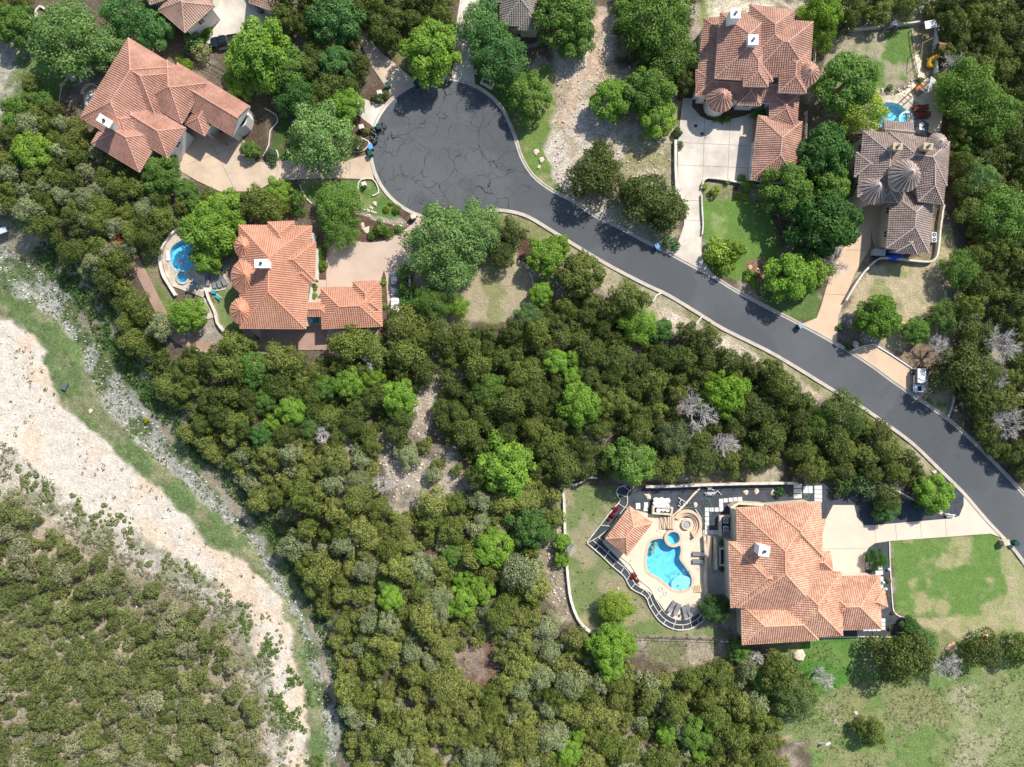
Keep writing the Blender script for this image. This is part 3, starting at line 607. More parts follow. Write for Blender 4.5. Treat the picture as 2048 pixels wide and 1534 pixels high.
# ---------------------------------------------------------------- houses
TP, TC = .43, .42
def tiled(b, A, B, C_, D_, m):
    """roof plane: eave A->B, top C_ (above B), D_ (above A); C_==D_ for a hip triangle. Real barrel tiles."""
    A, B, C_, D_ = map(Vector, (A, B, C_, D_)); u = (B - A); Lu = u.length; u.normalize()
    tmp = ((C_ + D_) / 2 - A); v = tmp - u * tmp.dot(u); v.normalize(); nrm = u.cross(v); 
    if nrm.z < 0: nrm = -nrm
    uc, ud = (C_ - A).dot(u), (D_ - A).dot(u); hc, hd = (C_ - A).dot(v), (D_ - A).dot(v); hm = max(hc, hd)
    top = [(0., 0.), (ud, hd), (uc, hc), (Lu, 0.)]
    if ud > uc + .01: top = [(0., 0.), ((uc + ud) / 2, (hc + hd) / 2), (Lu, 0.)]
    def vmax(x):
        for i in range(len(top) - 1):
            if top[i][0] - 1e-6 <= x <= top[i + 1][0] + 1e-6:
                dx = top[i + 1][0] - top[i][0]
                return top[i][1] if dx < 1e-6 else top[i][1] + (top[i + 1][1] - top[i][1]) * (x - top[i][0]) / dx
        return 0
    # cover corners beyond [0,L] when ridge overhangs: ignored
    cuts = sorted(set([0, Lu] + [round(k * TP / 4, 5) for k in range(int(Lu / TP * 4) + 1)] + [t[0] for t in top if 0 < t[0] < Lu]))
    prof = lambda x: (0.0, .10, .14, .10)[int(round(x / (TP / 4))) % 4]
    off = RND.uniform(0, 50) // TP * TP
    for i in range(len(cuts) - 1):
        x0, x1 = cuts[i], cuts[i + 1]
        if x1 - x0 < 1e-4: continue
        y0, y1 = vmax(x0 + 1e-7), vmax(x1 - 1e-7); p0, p1 = prof(x0), prof(x1); ym = max(y0, y1); k = 0
        while k * TC < ym - 1e-4:
            a0 = min(k * TC, y0); b0 = min((k + 1) * TC, y0); a1 = min(k * TC, y1); b1 = min((k + 1) * TC, y1)
            lo = .065
            def q(x, y, p, base): 
                w_ = A + u * x + v * y + nrm * (p + base); return (w_.x, w_.y, w_.z)
            fr = lambda y: lo * (1 - (y - k * TC) / TC)
            pts = [q(x0, a0, p0, fr(a0)), q(x1, a1, p1, fr(a1)), q(x1, b1, p1, fr(b1)), q(x0, b0, p0, fr(b0))]
            uvs = [(off + (x0 + x1) / 2 , k * TC + .2)] * 4
            if b0 - a0 < 1e-5: pts = [pts[0], pts[1], pts[2]]; uvs = uvs[:3]
            elif b1 - a1 < 1e-5: pts = [pts[0], pts[1], pts[3]]; uvs = uvs[:3]
            b.face(pts, m, uvs)
            if k and b0 > a0 and b1 > a1: b.face([q(x0, a0, p0, 0), q(x1, a1, p1, 0), pts[1], pts[0]], m, [uvs[0]] * 4)
            k += 1
def cone_roof(b, rb, c, r, z, h, m, n=14, rm=None, sy=1):
    ctr = P(c[0], c[1], z); R_ = r * S * (H - z) / H
    ap = ctr + Vector((0, 0, h)); ring = [ctr + Vector((R_ * math.cos(2 * math.pi * (k + .5) / n), R_ * math.sin(2 * math.pi * (k + .5) / n) * sy, 0)) for k in range(n)]
    for k in range(n):
        a, d = ring[k], ring[(k + 1) % n]; tiled(b, a, d, ap, ap, m)
        rb.tube([d + Vector((0, 0, .14)), ap + Vector((0, 0, .16))], .12, rm, 5)
    b.face([tuple(p + Vector((0, 0, -.02))) for p in ring[::-1]], m)
    rb.lathe(ap, [(.22, 0), (.2, .25), (.05, .4)], 8, rm)
    return ctr, R_
def house(key, label, wings, turrets=(), chims=(), bays=(), wallm=None, cat='house', name='house', loc=None, open_=False, nowin=False, extra=None):
    wallm = wallm or STUCCO; m = RM[key]; rm = RIDGE[key]
    c = loc or (sum(w_[0][0][0] for w_ in wings) / len(wings), sum(w_[0][0][1] for w_ in wings) / len(wings))
    root = thing(name, label, cat, P(c[0], c[1]))
    rb, tb, wb, fb = MB(), MB(), MB(), MB(); walls = []
    for i, w_ in enumerate(wings):
        q, z, pitch = w_[0], w_[1] + i * .013, w_[2]; k1, k2 = (w_[3], w_[4]) if len(w_) > 4 else (1, 1)
        # q[0]->q[1] and q[3]->q[2] are the long (ridge-parallel) eaves
        A, B, C_, D_ = [P(a, b_, z) for a, b_ in q]
        if ((B - A).cross(C_ - B)).z < 0: A, B, C_, D_ = D_, C_, B, A
        M1, M2 = (A + D_) / 2, (B + C_) / 2; hw = ((A - D_).length + (B - C_).length) / 4; L = (M2 - M1).length; d = (M2 - M1).normalized()
        i1, i2 = hw * k1, hw * k2
        if i1 + i2 > L * .96: f = L * .96 / (i1 + i2); i1 *= f; i2 *= f
        rz = Vector((0, 0, hw * math.tan(rad(pitch + 3.5)))); R1 = M1 + d * i1 + rz; R2 = M2 - d * i2 + rz
        tiled(rb, A, B, R2, R1, m); tiled(rb, C_, D_, R1, R2, m)
        up = Vector((0, 0, .10))
        if k1: tiled(rb, D_, A, R1, R1, m); tb.tube([A + up, R1 + up], .13, rm, 5); tb.tube([D_ + up, R1 + up], .13, rm, 5)
        else: wb.face([A, R1, D_], wallm)
        if k2: tiled(rb, B, C_, R2, R2, m); tb.tube([B + up, R2 + up], .13, rm, 5); tb.tube([C_ + up, R2 + up], .13, rm, 5)
        else: wb.face([B, C_, R2], wallm)
        tb.tube([R1 + up, R2 + up], .14, rm, 5)
        e = [A, B, C_, D_]; dn = Vector((0, 0, -.22))
        for j in range(4): a, b_ = e[j], e[(j + 1) % 4]; fb.face([a + dn, b_ + dn, b_, a], FRAME if key in 'ADG' else CREAM)
        fb.face([p + dn for p in reversed(e)], FRAME if key in 'ADG' else CREAM)
        cc = (A + B + C_ + D_) / 4
        inset = []
        for p in e:
            v = p - cc; dl = v.length; inset.append(cc + v * max(.3, (dl - .95) / dl))
        walls.append((inset, z))
        if not open_:
            for j in range(4):
                a, b_ = inset[j], inset[(j + 1) % 4]; wb.face([(a.x, a.y, -.5), (b_.x, b_.y, -.5), (b_.x, b_.y, z - .2), (a.x, a.y, z - .2)], wallm)
    for t in turrets:
        (cx, cy), r, z, h = t[:4]; ctr, R_ = cone_roof(rb, tb, (cx, cy), r, z, h, m, t[4] if len(t) > 4 else 16, rm)
        wb.lathe((ctr.x, ctr.y, 0), [(R_ - .55, -.5), (R_ - .55, z - .1)], 24, wallm)
    for (cx, cy), r, z in bays:      # round bays with parapet and balcony floor
        ctr = P(cx, cy, z); wb.lathe((ctr.x, ctr.y, 0), [(r * S, -.5), (r * S, z), (r * S - .35, z), (r * S - .35, z - .9), (.05, z - .9)], 24, wallm)
    roof = part(rb, 'roof', m, root); part(tb, 'ridge_tiles', rm, roof)
    if fb.f: part(fb, 'eaves', FRAME, root)
    for (cx, cy), sx, sy, zb, zt, cm, ang in chims:
        b = MB(); t = P(cx, cy, zt); b.box((t.x, t.y, (zb + zt) / 2), (sx, sy, zt - zb), rad(ang), cm); b.box((t.x, t.y, zt + .08), (sx + .3, sy + .3, .16), rad(ang), cm)
        b.lathe((t.x, t.y, zt + .16), [(.22, 0), (.22, .3), (.3, .32), (.3, .4)], 8, DARKM); part(b, 'chimney', cm, roof)
    # roof vents
    for _ in range(4):
        b = MB(); w_ = wings[RND.randrange(min(3, len(wings)))]; q = w_[0]; s_, t_ = RND.uniform(.3, .7), RND.uniform(.25, .75)
        px = (q[0][0] * (1 - s_) + q[1][0] * s_) * (1 - t_) + (q[3][0] * (1 - s_) + q[2][0] * s_) * t_; py = (q[0][1] * (1 - s_) + q[1][1] * s_) * (1 - t_) + (q[3][1] * (1 - s_) + q[2][1] * s_) * t_
        v = P(px, py, w_[1]); b.tube([(v.x, v.y, w_[1]), (v.x, v.y, w_[1] + .35 + 2.6 * min(s_, 1 - s_, t_, 1 - t_))], .09, rm, 6)
        if name == 'house': part(b, 'vent_pipe', rm, roof)
    # windows on walls that face the middle of the picture and are really outside
    if open_:
        pb = MB()
        for ins, z in walls[:1]:
            for p in ins:
                pb = MB(); pb.box((p.x, p.y, (z - .2) / 2), (.45, .45, z - .2), 0, wallm); part(pb, 'pillar', wallm, root)
    else:
        wall = part(wb, 'wall', wallm, root); nwin = 0
        if not nowin:
            for wi, (ins, z) in enumerate(walls):
                for j in range(4):
                    a, b_ = Vector(ins[j]), Vector(ins[(j + 1) % 4]); a.z = b_.z = 0; d = b_ - a; L = d.length; d.normalize(); nr = Vector((d.y, -d.x, 0))
                    if nr.dot((a + b_) / 2) > -2: continue
                    k = int(L // 3.2)
                    for s_ in range(k):
                        p = a + d * (L * (s_ + .5) / k); out = p + nr * .9
                        if any(inpoly(np.array([out.x]), np.array([out.y]), [(t.x, t.y) for t in o_[0]])[0] for x_, o_ in enumerate(walls) if x_ != wi): continue
                        for zc in ([z - 1.5] if z < 4.6 else [z - 1.5]):
                            if nwin >= 14: continue
                            nwin += 1; wd, hg = 1.3, 1.5; fm = MB(); an = math.atan2(d.y, d.x); pc = p + nr * .03
                            fm.box((pc.x, pc.y, zc), (wd, .12, hg), an, FRAME); w1 = part(fm, 'window', FRAME, root)
                            gb = MB(); g_ = p + nr * .085
                            for sx in (-1, 1): gb.box((g_.x + d.x * sx * wd * .235, g_.y + d.y * sx * wd * .235, zc), (wd * .40, .05, hg * .84), an, GLASS)
                            part(gb, 'pane', GLASS, w1)
    if extra: extra(root)
    return root
def rq(x0, y0, x1, y1): return [(x0, y0), (x1, y0), (x1, y1), (x0, y1)]
def vq(q): return [q[1], q[2], q[3], q[0]]      # ridge runs down the picture
A0 = (257, 76); ua = (.857, .515); va = (-.515, .857)
def AQ(u0, v0, u1, v1, vert=False):
    f = lambda u, v: (A0[0] + ua[0] * u + va[0] * v, A0[1] + ua[1] * u + va[1] * v)
    q = [f(u0, v0), f(u1, v0), f(u1, v1), f(u0, v1)]; return vq(q) if vert else q
def AP(u, v): return (A0[0] + ua[0] * u + va[0] * v, A0[1] + ua[1] * u + va[1] * v)
def door(root, px, py, ang, w_=1.2, h=2.3, m=None):
    v = P(px, py); b = MB(); b.box((v.x, v.y, h / 2), (w_, .12, h), rad(ang), m or WOOD); d = part(b, 'door', m or WOOD, root)
    b = MB(); b.box((v.x + .3, v.y - .12, 1.05), (.06, .1, .2), rad(ang), STEEL); part(b, 'handle', STEEL, d)
def garage_doors(lst, m):
    def f(root):
        for px, py, ang, w_ in lst:
            v = P(px, py); b = MB()
            for k in range(4): b.box((v.x, v.y, .3 + k * .58), (w_, .12 + .02 * (k % 2), .56), rad(ang), m)
            part(b, 'garage_door', m, root)
    return f
def ex_a(root):
    garage_doors([(405, 262, -31, 4.4), (438, 280, -31, 4.4)], WOOD)(root)
    for pts, z in (([(186, 118), (204, 118), (213, 128), (215, 142), (210, 156), (200, 165), (186, 165)], 3.4), ([(276, -2), (292, 2), (303, 14), (306, 32), (300, 48), (288, 60), (276, 62)], 3.2)):
        q = xy([AP(*p) for p in pts]); c = (sum(p[0] for p in q) / len(q), sum(p[1] for p in q) / len(q)); qi = [(c[0] + (p[0] - c[0]) * .78, c[1] + (p[1] - c[1]) * .78) for p in q]
        b = MB(); b.prism(q, -.5, z, STUCCO, [qi]); bal = part(b, 'balcony', STUCCO, root); b = MB(); b.prism(qi, z - 1.0, z - .8, mk('balcony_floor', (.25, .23, .2), .2)); part(b, 'balcony_floor', MATS['balcony_floor'], bal)
        b = MB(); b.box((c[0], c[1], z - .55), (.9, .6, .4), rad(-30), CREAM); part(b, 'table_top', CREAM, bal)
    q = xy([(364, 230), (379, 238), (362, 269), (347, 261)]); b = MB(); b.prism(q, -.5, 2.9, STUCCO); blk = part(b, 'entry_block', STUCCO, root)
    for k in range(3):
        a = Vector((*q[1], 0)).lerp(Vector((*q[2], 0)), .2 + .3 * k); b = MB(); b.box((a.x + .02, a.y, 1.5), (1.0, .2, 2.0), rad(-118 + 180), GLASS); part(b, 'window', GLASS, blk)
        b = MB(); c2 = Vector((*q[0], 0)).lerp(Vector((*q[3], 0)), .2 + .3 * k); m_ = (a + c2) / 2; b.box((m_.x, m_.y, 2.93), (.9, .8, .06), rad(-30), GLASS); part(b, 'skylight', GLASS, blk)
house('A', 'sprawling rose-tiled house turned at an angle in the upper left corner', [
    (AQ(0, 0, 135, 112), 5.6, 23), (AQ(0, 0, 112, 186, True), 5.8, 23), (AQ(12, 110, 120, 186), 5.8, 22), (AQ(45, 128, 158, 219), 5.2, 22),
    (AQ(60, 95, 192, 166), 5.5, 22), (AQ(90, -2, 180, 92), 5.7, 22), (AQ(110, -8, 280, 62, ), 4.8, 22, 1, 0), (AQ(186, 20, 232, 90, True), 4.3, 22)],
    chims=[((210, 242), 1.2, 2.6, 5, 9.6, STUCCO, 58)], loc=(300, 200), extra=ex_a)
house('B', 'tan-roofed house cut off by the top edge beside the driveway with the pickup', [
    (vq([(317, 20), (372, -40), (430, 12), (370, 66)]), 5, 22), ([(270, -60), (330, -80), (360, -10), (300, 10)], 5.4, 22), ([(360, -50), (430, -30), (412, 36), (370, 20)], 4.4, 22)], loc=(350, 10))
house('B', 'small tan-roofed garage at the top edge right of the pickup driveway', [(vq([(505, -60), (575, -50), (552, 25), (498, 6)]), 3.6, 22)], name='garage', cat='garage', loc=(530, -10))
house('C', 'grey-brown tiled house at the top edge between leafy trees', [
    (vq(rq(1000, -70, 1082, 52)), 4.6, 26), (rq(990, -70, 1090, 5), 4.8, 24), (vq(rq(1036, 0, 1080, 60)), 4.3, 30, 0, 1)], wallm=STONE, loc=(1040, 0))
house('D', 'large pink-tiled house with round turret and two white chimneys at the top right', [
    (vq([(1407, 37), (1462, 33), (1450, 192), (1390, 192)]), 3.9, 20), ([(1391, 140), (1600, 146), (1592, 212), (1391, 193)], 3.8, 20),
    (vq([(1440, 26), (1545, 26), (1545, 164), (1429, 157)]), 6.6, 21), (vq([(1499, 9), (1588, 21), (1586, 125), (1495, 125)]), 6.8, 22), ([(1500, 36), (1626, 44), (1619, 152), (1500, 155)], 6.7, 21),
    (vq([(1488, 100), (1539, 100), (1536, 174), (1486, 173)]), 6.9, 22), (vq([(1561, 105), (1616, 105), (1612, 187), (1557, 185)]), 6.9, 22),
    (vq([(1476, 160), (1522, 160), (1521, 212), (1474, 210)]), 4.1, 24), (vq([(1541, 185), (1598, 188), (1593, 262), (1538, 240)]), 3.9, 20), (vq([(1516, 231), (1604, 244), (1595, 367), (1501, 360)]), 3.6, 22)],
    turrets=[((1614, 147), 24, 7.2, 1.6, 18), ((1440, 197), 28, 4.1, 2.2, 18)], chims=[((1471, 27), 1.6, 1.6, 6, 10.5, WHITE, 0), ((1506, 80), 1.6, 1.6, 6, 10.2, WHITE, 0)], loc=(1500, 120), extra=garage_doors([(1506, 265, 85, 4.4), (1504, 300, 85, 4.4), (1502, 338, 85, 3.0)], WOOD))
CHIMT = mk('chimney_tan', (.42, .34, .22), .1)
house('E', 'brown-tiled house with a central cone turret and two tan chimneys on the right', [
    (vq([(1726, 262), (1825, 270), (1806, 400), (1714, 394)]), 6.2, 21), ([(1779, 264), (1899, 284), (1893, 372), (1770, 352)], 6.4, 22), (vq([(1826, 290), (1897, 290), (1886, 409), (1836, 403)]), 6.5, 22),
    ([(1712, 305), (1775, 308), (1773, 356), (1708, 354)], 5.8, 24), (vq([(1748, 335), (1792, 340), (1795, 406), (1762, 402)]), 5.9, 22), (vq([(1782, 385), (1868, 388), (1857, 507), (1772, 496)]), 4.6, 21),
    (vq([(1796, 470), (1838, 472), (1834, 509), (1792, 504)]), 4.4, 27), ([(1766, 240), (1827, 247), (1826, 285), (1765, 280)], 4.8, 12, 0, 0)],
    turrets=[((1808, 352), 32, 9.0, 2.8, 20), ((1745, 378), 31, 6.1, 2.4, 18), ((1874, 287), 20, 6.9, 1.3, 18)], chims=[((1795, 293), 1.5, 1.0, 6, 9.8, CHIMT, -5), ((1856, 293), 1.5, 1.0, 6, 9.8, CHIMT, -5)], wallm=CREAM, loc=(1800, 360), extra=garage_doors([(1779, 424, 85, 3.2), (1777, 455, 85, 3.2)], DARKM))
house('F', 'orange-tiled house with three rounded bays beside the stone-edged pool', [
    (vq([(478, 450), (624, 452), (612, 658), (480, 657)]), 5.2, 21), ([(493, 466), (575, 456), (575, 512), (493, 512)], 5.3, 21), ([(545, 484), (632, 484), (630, 560), (545, 562)], 5.3, 21),
    (vq([(536, 444), (589, 442), (589, 500), (536, 500)]), 5.4, 21), ([(575, 530), (626, 530), (626, 567), (585, 567)], 5.2, 21, 0, 1),
    ([(600, 605), (658, 605), (658, 633), (606, 633)], 3.6, 22), ([(642, 577), (763, 572), (765, 653), (644, 658)], 3.6, 21), (vq([(706, 563), (760, 561), (762, 640), (708, 640)]), 3.7, 21), ([(722, 596), (752, 596), (756, 618), (726, 618)], 4.3, 22)],
    turrets=[((500, 553), 38, 5.5, 2.3, 16), ((488, 622), 28, 5.4, 1.7, 16), ((493, 493), 24, 5.4, 1.5, 14)], chims=[((523, 527), 2.2, 1.3, 5, 10.2, WHITE, 0)], loc=(545, 560), extra=garage_doors([(672, 578, 2, 4.6), (735, 567, 2, 3.6)], WOOD))
def ex_g(root):
    garage_doors([(1690, 1153, 2, 5.0), (1735, 1151, 2, 2.8)], WOOD)(root); door(root, 1634, 1085, 88)
house('G', 'largest pale terracotta roofed house beside the free-form pool at the lower right', [
    (vq([(1473, 1016), (1636, 1006), (1640, 1225), (1475, 1215)]), 6.2, 21), (vq([(1538, 1010), (1641, 1002), (1645, 1112), (1540, 1112)]), 6.3, 21), ([(1457, 1083), (1595, 1083), (1595, 1210), (1461, 1215)], 6.1, 21),
    ([(1482, 1207), (1640, 1203), (1636, 1280), (1484, 1289)], 5.6, 21), (vq([(1560, 1140), (1682, 1143), (1685, 1271), (1570, 1276)]), 5.8, 21), ([(1625, 1153), (1760, 1150), (1762, 1257), (1630, 1262)], 4.2, 21),
    ([(1705, 1176), (1768, 1176), (1775, 1213), (1705, 1240)], 4.0, 21), ([(1585, 1036), (1651, 1038), (1643, 1070), (1585, 1068)], 5.0, 22), ([(1575, 1103), (1660, 1102), (1666, 1142), (1575, 1142)], 5.4, 22), (vq([(1505, 1085), (1560, 1087), (1565, 1150), (1508, 1150)]), 7.0, 22)],
    chims=[((1528, 1102), 1.7, 1.7, 6, 10.4, WHITE, -8)], wallm=CREAM, loc=(1600, 1140), extra=ex_g)
gz_ = house('G', 'tiled gazebo with a four-sided hip roof at the west end of the pool deck', [([(1304, 1046), (1254, 1111), (1211, 1077), (1259, 1012)], 3.0, 24)], name='gazebo', cat='gazebo', wallm=STONE, open_=True, loc=(1255, 1060))
bk = MB(); L_, R_ = ribbon_pts([(1256, 1014), (1210, 1074)], -2, 2)
bk.prism(xy(L_ + R_[::-1]), -.3, 2.5, STONE); part(bk, 'back_wall', STONE, gz_)
# stone enclosure parts of house G
for pts, z1, lb in (([(1455, 1012), (1470, 1003), (1520, 1006)], 2.2, 'tan stone parapet wall along the north-west corner of the big house'), ([(1438, 1070), (1438, 1031), (1457, 1031)], 1.0, 'low stone enclosure wall around the two air conditioners'),
                    ([(1407, 1071), (1409, 1100), (1409, 1165), (1411, 1190)], 1.0, 'tan stone wall between the pool deck and the long stair'), ([(1426, 1072), (1428, 1100), (1428, 1136)], 1.4, 'tan stone wall on the house side of the long stair')):
    wallobj('stone_wall', pts, 5, z1, STONE, lb, 'wall', smooth=0)

# ---------------------------------------------------------------- walls, edgings, fences
WL = [
    ([(1150, 969), (1127, 970), (1128, 1000), (1130, 1075), (1136, 1160), (1142, 1200), (1155, 1235), (1172, 1256), (1188, 1267)], 5, .7, WHITEST, 'long pale retaining wall along the west side of the pool house lawn'),
    ([(1150, 969), (1165, 962), (1172, 955), (1194, 955)], 4, .6, WHITEST, 'short stepped stone wall at the north-west corner of the pool house lawn'),
    ([(1290, 972), (1340, 971), (1450, 967), (1568, 965), (1592, 966)], 4.5, 1.1, WHITEST, 'straight white stone wall on the north side of the dark gravel garden'),
    ([(362, 454), (345, 470), (327, 496), (322, 521), (327, 546), (338, 567), (354, 592)], 4, .8, WHITEST, 'curved white stone wall round the west side of the stone-deck pool'),
    ([(413, 578), (420, 600), (432, 625), (436, 645), (450, 664)], 3, .8, WHITEST, 'white garden wall below the stone-deck pool with loungers'),
    ([(385, 699), (420, 705), (452, 706)], 3, .5, WHITEST, 'low white edging at the end of the brown path'),
    ([(1688, 602), (1705, 572), (1722, 548), (1736, 533), (1750, 521), (1765, 517), (1800, 520), (1845, 525), (1862, 522), (1870, 510), (1874, 480), (1878, 440), (1883, 412)], 3.2, 1.0, WHITEST, 'white curving stone wall wrapping the south of the brown-roofed house'),
    ([(1350, 282), (1350, 330), (1352, 384), (1353, 395)], 5.5, .8, WHITEST, 'straight white wall on the left side of the pink-roofed house driveway'),
    ([(1402, 390), (1403, 420), (1405, 451), (1403, 470)], 2.5, .6, WHITEST, 'thin white wall dividing the long driveway from the green front lawn'),
    ([(1402, 378), (1405, 365), (1415, 357), (1450, 361), (1482, 367), (1530, 374)], 3, .6, WHITEST, 'curved white wall behind the small yellow-green shrubs'),
    ([(817, 515), (820, 560), (823, 600), (825, 622), (829, 636)], 3, .8, WHITE, 'white wall behind the parked grey sedan'),
    ([(1890, 580), (1891, 620), (1889, 660), (1887, 710)], 2.8, .4, WHITEST, 'broken line of white stones along the dry yard under the feathery tree'),
    ([(1838, 640), (1858, 630), (1868, 640), (1873, 660), (1872, 690)], 2, .4, WHITEST, 'low white edging round the small bed beside the dry lawn'),
    ([(1680, 63), (1720, 60), (1770, 55), (1820, 49), (1868, 42)], 3, .9, WHITEST, 'white wall across the top of the turret house back lawn'),
    ([(1870, 42), (1869, 75), (1866, 100), (1868, 150)], 2.2, 1.4, WHITE, 'white fence down the right side of the play yard'),
    ([(1703, 701), (1720, 694), (1738, 690), (1751, 691), (1790, 715), (1826, 739)], 1.6, .3, WHITE, 'thin white kerb wall round the small gravel drive with the off-roader'),
    ([(1908, 787), (1904, 810), (1895, 833)], 3, .4, WHITEST, 'short row of white stones running down to the road below the off-roader'),
    ([(1748, 960), (1775, 972), (1800, 985), (1838, 1006)], 2.5, .5, WHITEST, 'low white wall crossing the dark gravel north of the pale driveway'),
    ([(1400, 975), (1385, 990), (1368, 1010), (1345, 1032)], 3.5, .3, DECK, 'narrow tan stone path edge crossing the dark gravel to the fire pit'),
    ([(530, 217), (552, 230), (555, 245), (541, 262), (538, 290), (527, 312)], 2, .2, WHITEST, 'wavy white garden edging beside the dark bed near the rose-tiled house'),
    ([(553, 300), (557, 312), (552, 325)], 2, .2, WHITEST, 'short white edging beside the spiky plant at the driveway'),
    ([(699, 296), (708, 303), (724, 303), (737, 292), (737, 283), (722, 276)], 2, .2, WHITEST, 'curved white edging round the clipped shrub by the bin bags'),
    ([(720, 390), (716, 375), (722, 360), (745, 358), (755, 372), (757, 386), (745, 392)], 2, .25, WHITEST, 'white ring edging round the stone mailbox below the driveway'),
    ([(600, 370), (607, 388), (618, 402), (625, 408)], 2, .2, WHITEST, 'thin white edging left of the leafy tree by the driveway'),
    ([(1058, 545), (1065, 560), (1066, 580)], 2.4, .3, WHITEST, 'short white edging at the right edge of the dry back lawn'),
    ([(1040, 625), (1028, 628), (1024, 640), (1026, 650)], 2.4, .3, WHITEST, 'small curved white edging at the foot of the dry back lawn'),
    ([(1778, 1083), (1780, 1140), (1784, 1200), (1787, 1222), (1798, 1232), (1818, 1237)], 2, .2, WHITEST, 'thin pale edging between dark gravel and the green lawn'),
    ([(1560, 1278), (1640, 1275), (1720, 1273), (1822, 1274)], 2, .25, WHITEST, 'long pale edging along the south side of the biggest house'),
    ([(1290, 598), (1304, 604), (1312, 592), (1322, 586)], 3, .3, WHITEST, 'little row of pale rocks near the lower kerb of the street'),
    ([(1390, 650), (1398, 640), (1405, 632)], 3, .3, WHITEST, 'second little row of pale rocks further down the lower kerb'),
    ([(1868, 632), (1845, 648)], 1.5, .3, WHITEST, 'short white edging beside the feathery tree of the dry lawn'),
    ([(76, 40), (73, 25), (82, 14), (92, 20)], 4, .4, WHITEST, 'short curved pale wall in the trees at the top left'),
    ([(165, 190), (168, 182), (178, 171), (190, 170), (200, 178)], 2, .6, STONE, 'tan curved wall round the hot tub of the rose-tiled house'),
    ([(1024, 85), (1050, 92), (1070, 90), (1082, 80), (1085, 62)], 7, .05, mk('pea_gravel', (.22, .2, .17), .3, 1, 8), 'grey gravel edging strip wrapping the end of the top house'),
]
for p, t, h, m, lb in WL: wallobj('garden_wall' if h >= .5 else 'garden_edging', p, t, h, m, lb, 'wall' if h >= .5 else 'edging', smooth=2, rough=.10)
def fence(pts, h, m, label, rail=.05, step=25, name='fence'):
    c = pts[len(pts) // 2]; root = thing(name, label, 'fence', PG(*c)); b = MB()
    for zz in (h, h * .5):
        b.tube([PG(p[0], p[1], zz) for p in pts], rail, m, 4)
    part(b, 'rails', m, root); d = 0; 
    for i in range(len(pts) - 1):
        L = math.dist(pts[i], pts[i + 1]); k = max(1, int(L // step))
        for j in range(k + (i == len(pts) - 2)):
            q = (pts[i][0] + (pts[i + 1][0] - pts[i][0]) * j / k, pts[i][1] + (pts[i + 1][1] - pts[i][1]) * j / k)
            b = MB(); v = PG(*q); b.box((v.x, v.y, v.z + h / 2), (.12, .12, h + .1), 0, m); part(b, 'post', m, root)
fence([(1188, 1268), (1270, 1271), (1400, 1275), (1482, 1278)], 1.2, DARKM, 'thin dark metal fence along the south edge of the pool house lawn')
fence([(1300, 975), (1400, 971), (1500, 968), (1568, 967)], 1.5, DARKM, 'thin dark metal fence on the white wall of the gravel garden')
fence([(1820, 62), (1823, 90), (1827, 120), (1834, 150)], .5, DARKM, 'low black rail between the back lawn and the sand pit')
fence([(330, 88), (370, 108), (420, 130), (455, 150)], 1.3, DARKM, 'wire fence behind the rose-tiled house by the tan garden')
fence([(1628, 60), (1626, 90), (1624, 130)], 1.5, WHITEST, 'pale fence just right of the turret house')
fence([(1608, 228), (1607, 280), (1605, 340)], 1.5, WHITEST, 'pale fence along the right side of the pink-roofed garage')
# terraced planting bed
BO = smoothpts([(1174, 1086), (1200, 1108), (1225, 1132), (1248, 1152), (1262, 1176), (1290, 1192), (1300, 1214), (1318, 1240), (1345, 1257), (1375, 1258), (1398, 1247), (1410, 1236)], False, 3)
BI = smoothpts([(1196, 1074), (1214, 1088), (1240, 1112), (1262, 1130), (1278, 1158), (1300, 1176), (1312, 1200), (1330, 1226), (1352, 1238), (1372, 1238), (1390, 1228), (1398, 1220)], False, 3)
bed = thing('planting_bed', 'terraced bed of pale dividers and dark gravel curving below the pool deck', 'planting bed', P(1290, 1180))
b = MB(); b.prism(xy(BO + BI[::-1]), -.3, .06, DKGRAV); part(b, 'gravel_fill', DKGRAV, bed)
MIDL = [((a[0] + c[0]) / 2, (a[1] + c[1]) / 2) for a, c in zip(BO, BI)]
b = MB()
def strip(b, pts, t, z, m):
    L, R = ribbon_pts(pts, -t / 2, t / 2)
    for i in range(len(pts) - 1): b.prism(xy([L[i], L[i + 1], R[i + 1], R[i]]), -.1, z, m)
strip(b, BO, 1.8, .30, WHITEST); strip(b, MIDL, 1.4, .22, WHITEST); strip(b, BI, 1.4, .26, WHITEST)
for i in range(0, len(BO), 2):
    tgt = (MIDL, BI)[i % 4 == 0]; strip(b, [BO[i], tgt[i]], 1.2, .2 + .01 * (i % 3), WHITEST)
part(b, 'dividers', WHITEST, bed)
bed2 = thing('planting_bed', 'narrow bed with red plants and pale edging behind the gazebo', 'planting bed', P(1215, 1040))
BO2 = smoothpts([(1252, 971), (1238, 974), (1232, 986), (1240, 1000), (1228, 1015), (1200, 1050), (1174, 1084)], False, 2); BI2 = smoothpts([(1262, 978), (1256, 984), (1254, 994), (1254, 1008), (1242, 1024), (1222, 1052), (1196, 1074)], False, 2)
b = MB(); b.prism(xy(BO2 + BI2[::-1]), -.3, .065, DKGRAV); part(b, 'gravel_fill', DKGRAV, bed2)
b = MB(); strip(b, BO2, 2, .3, WHITEST); strip(b, BI2, 1.5, .3, WHITEST)
for i in range(1, len(BO2), 3): strip(b, [BO2[i], BI2[i]], 1.2, .25, WHITEST)
part(b, 'dividers', WHITEST, bed2)

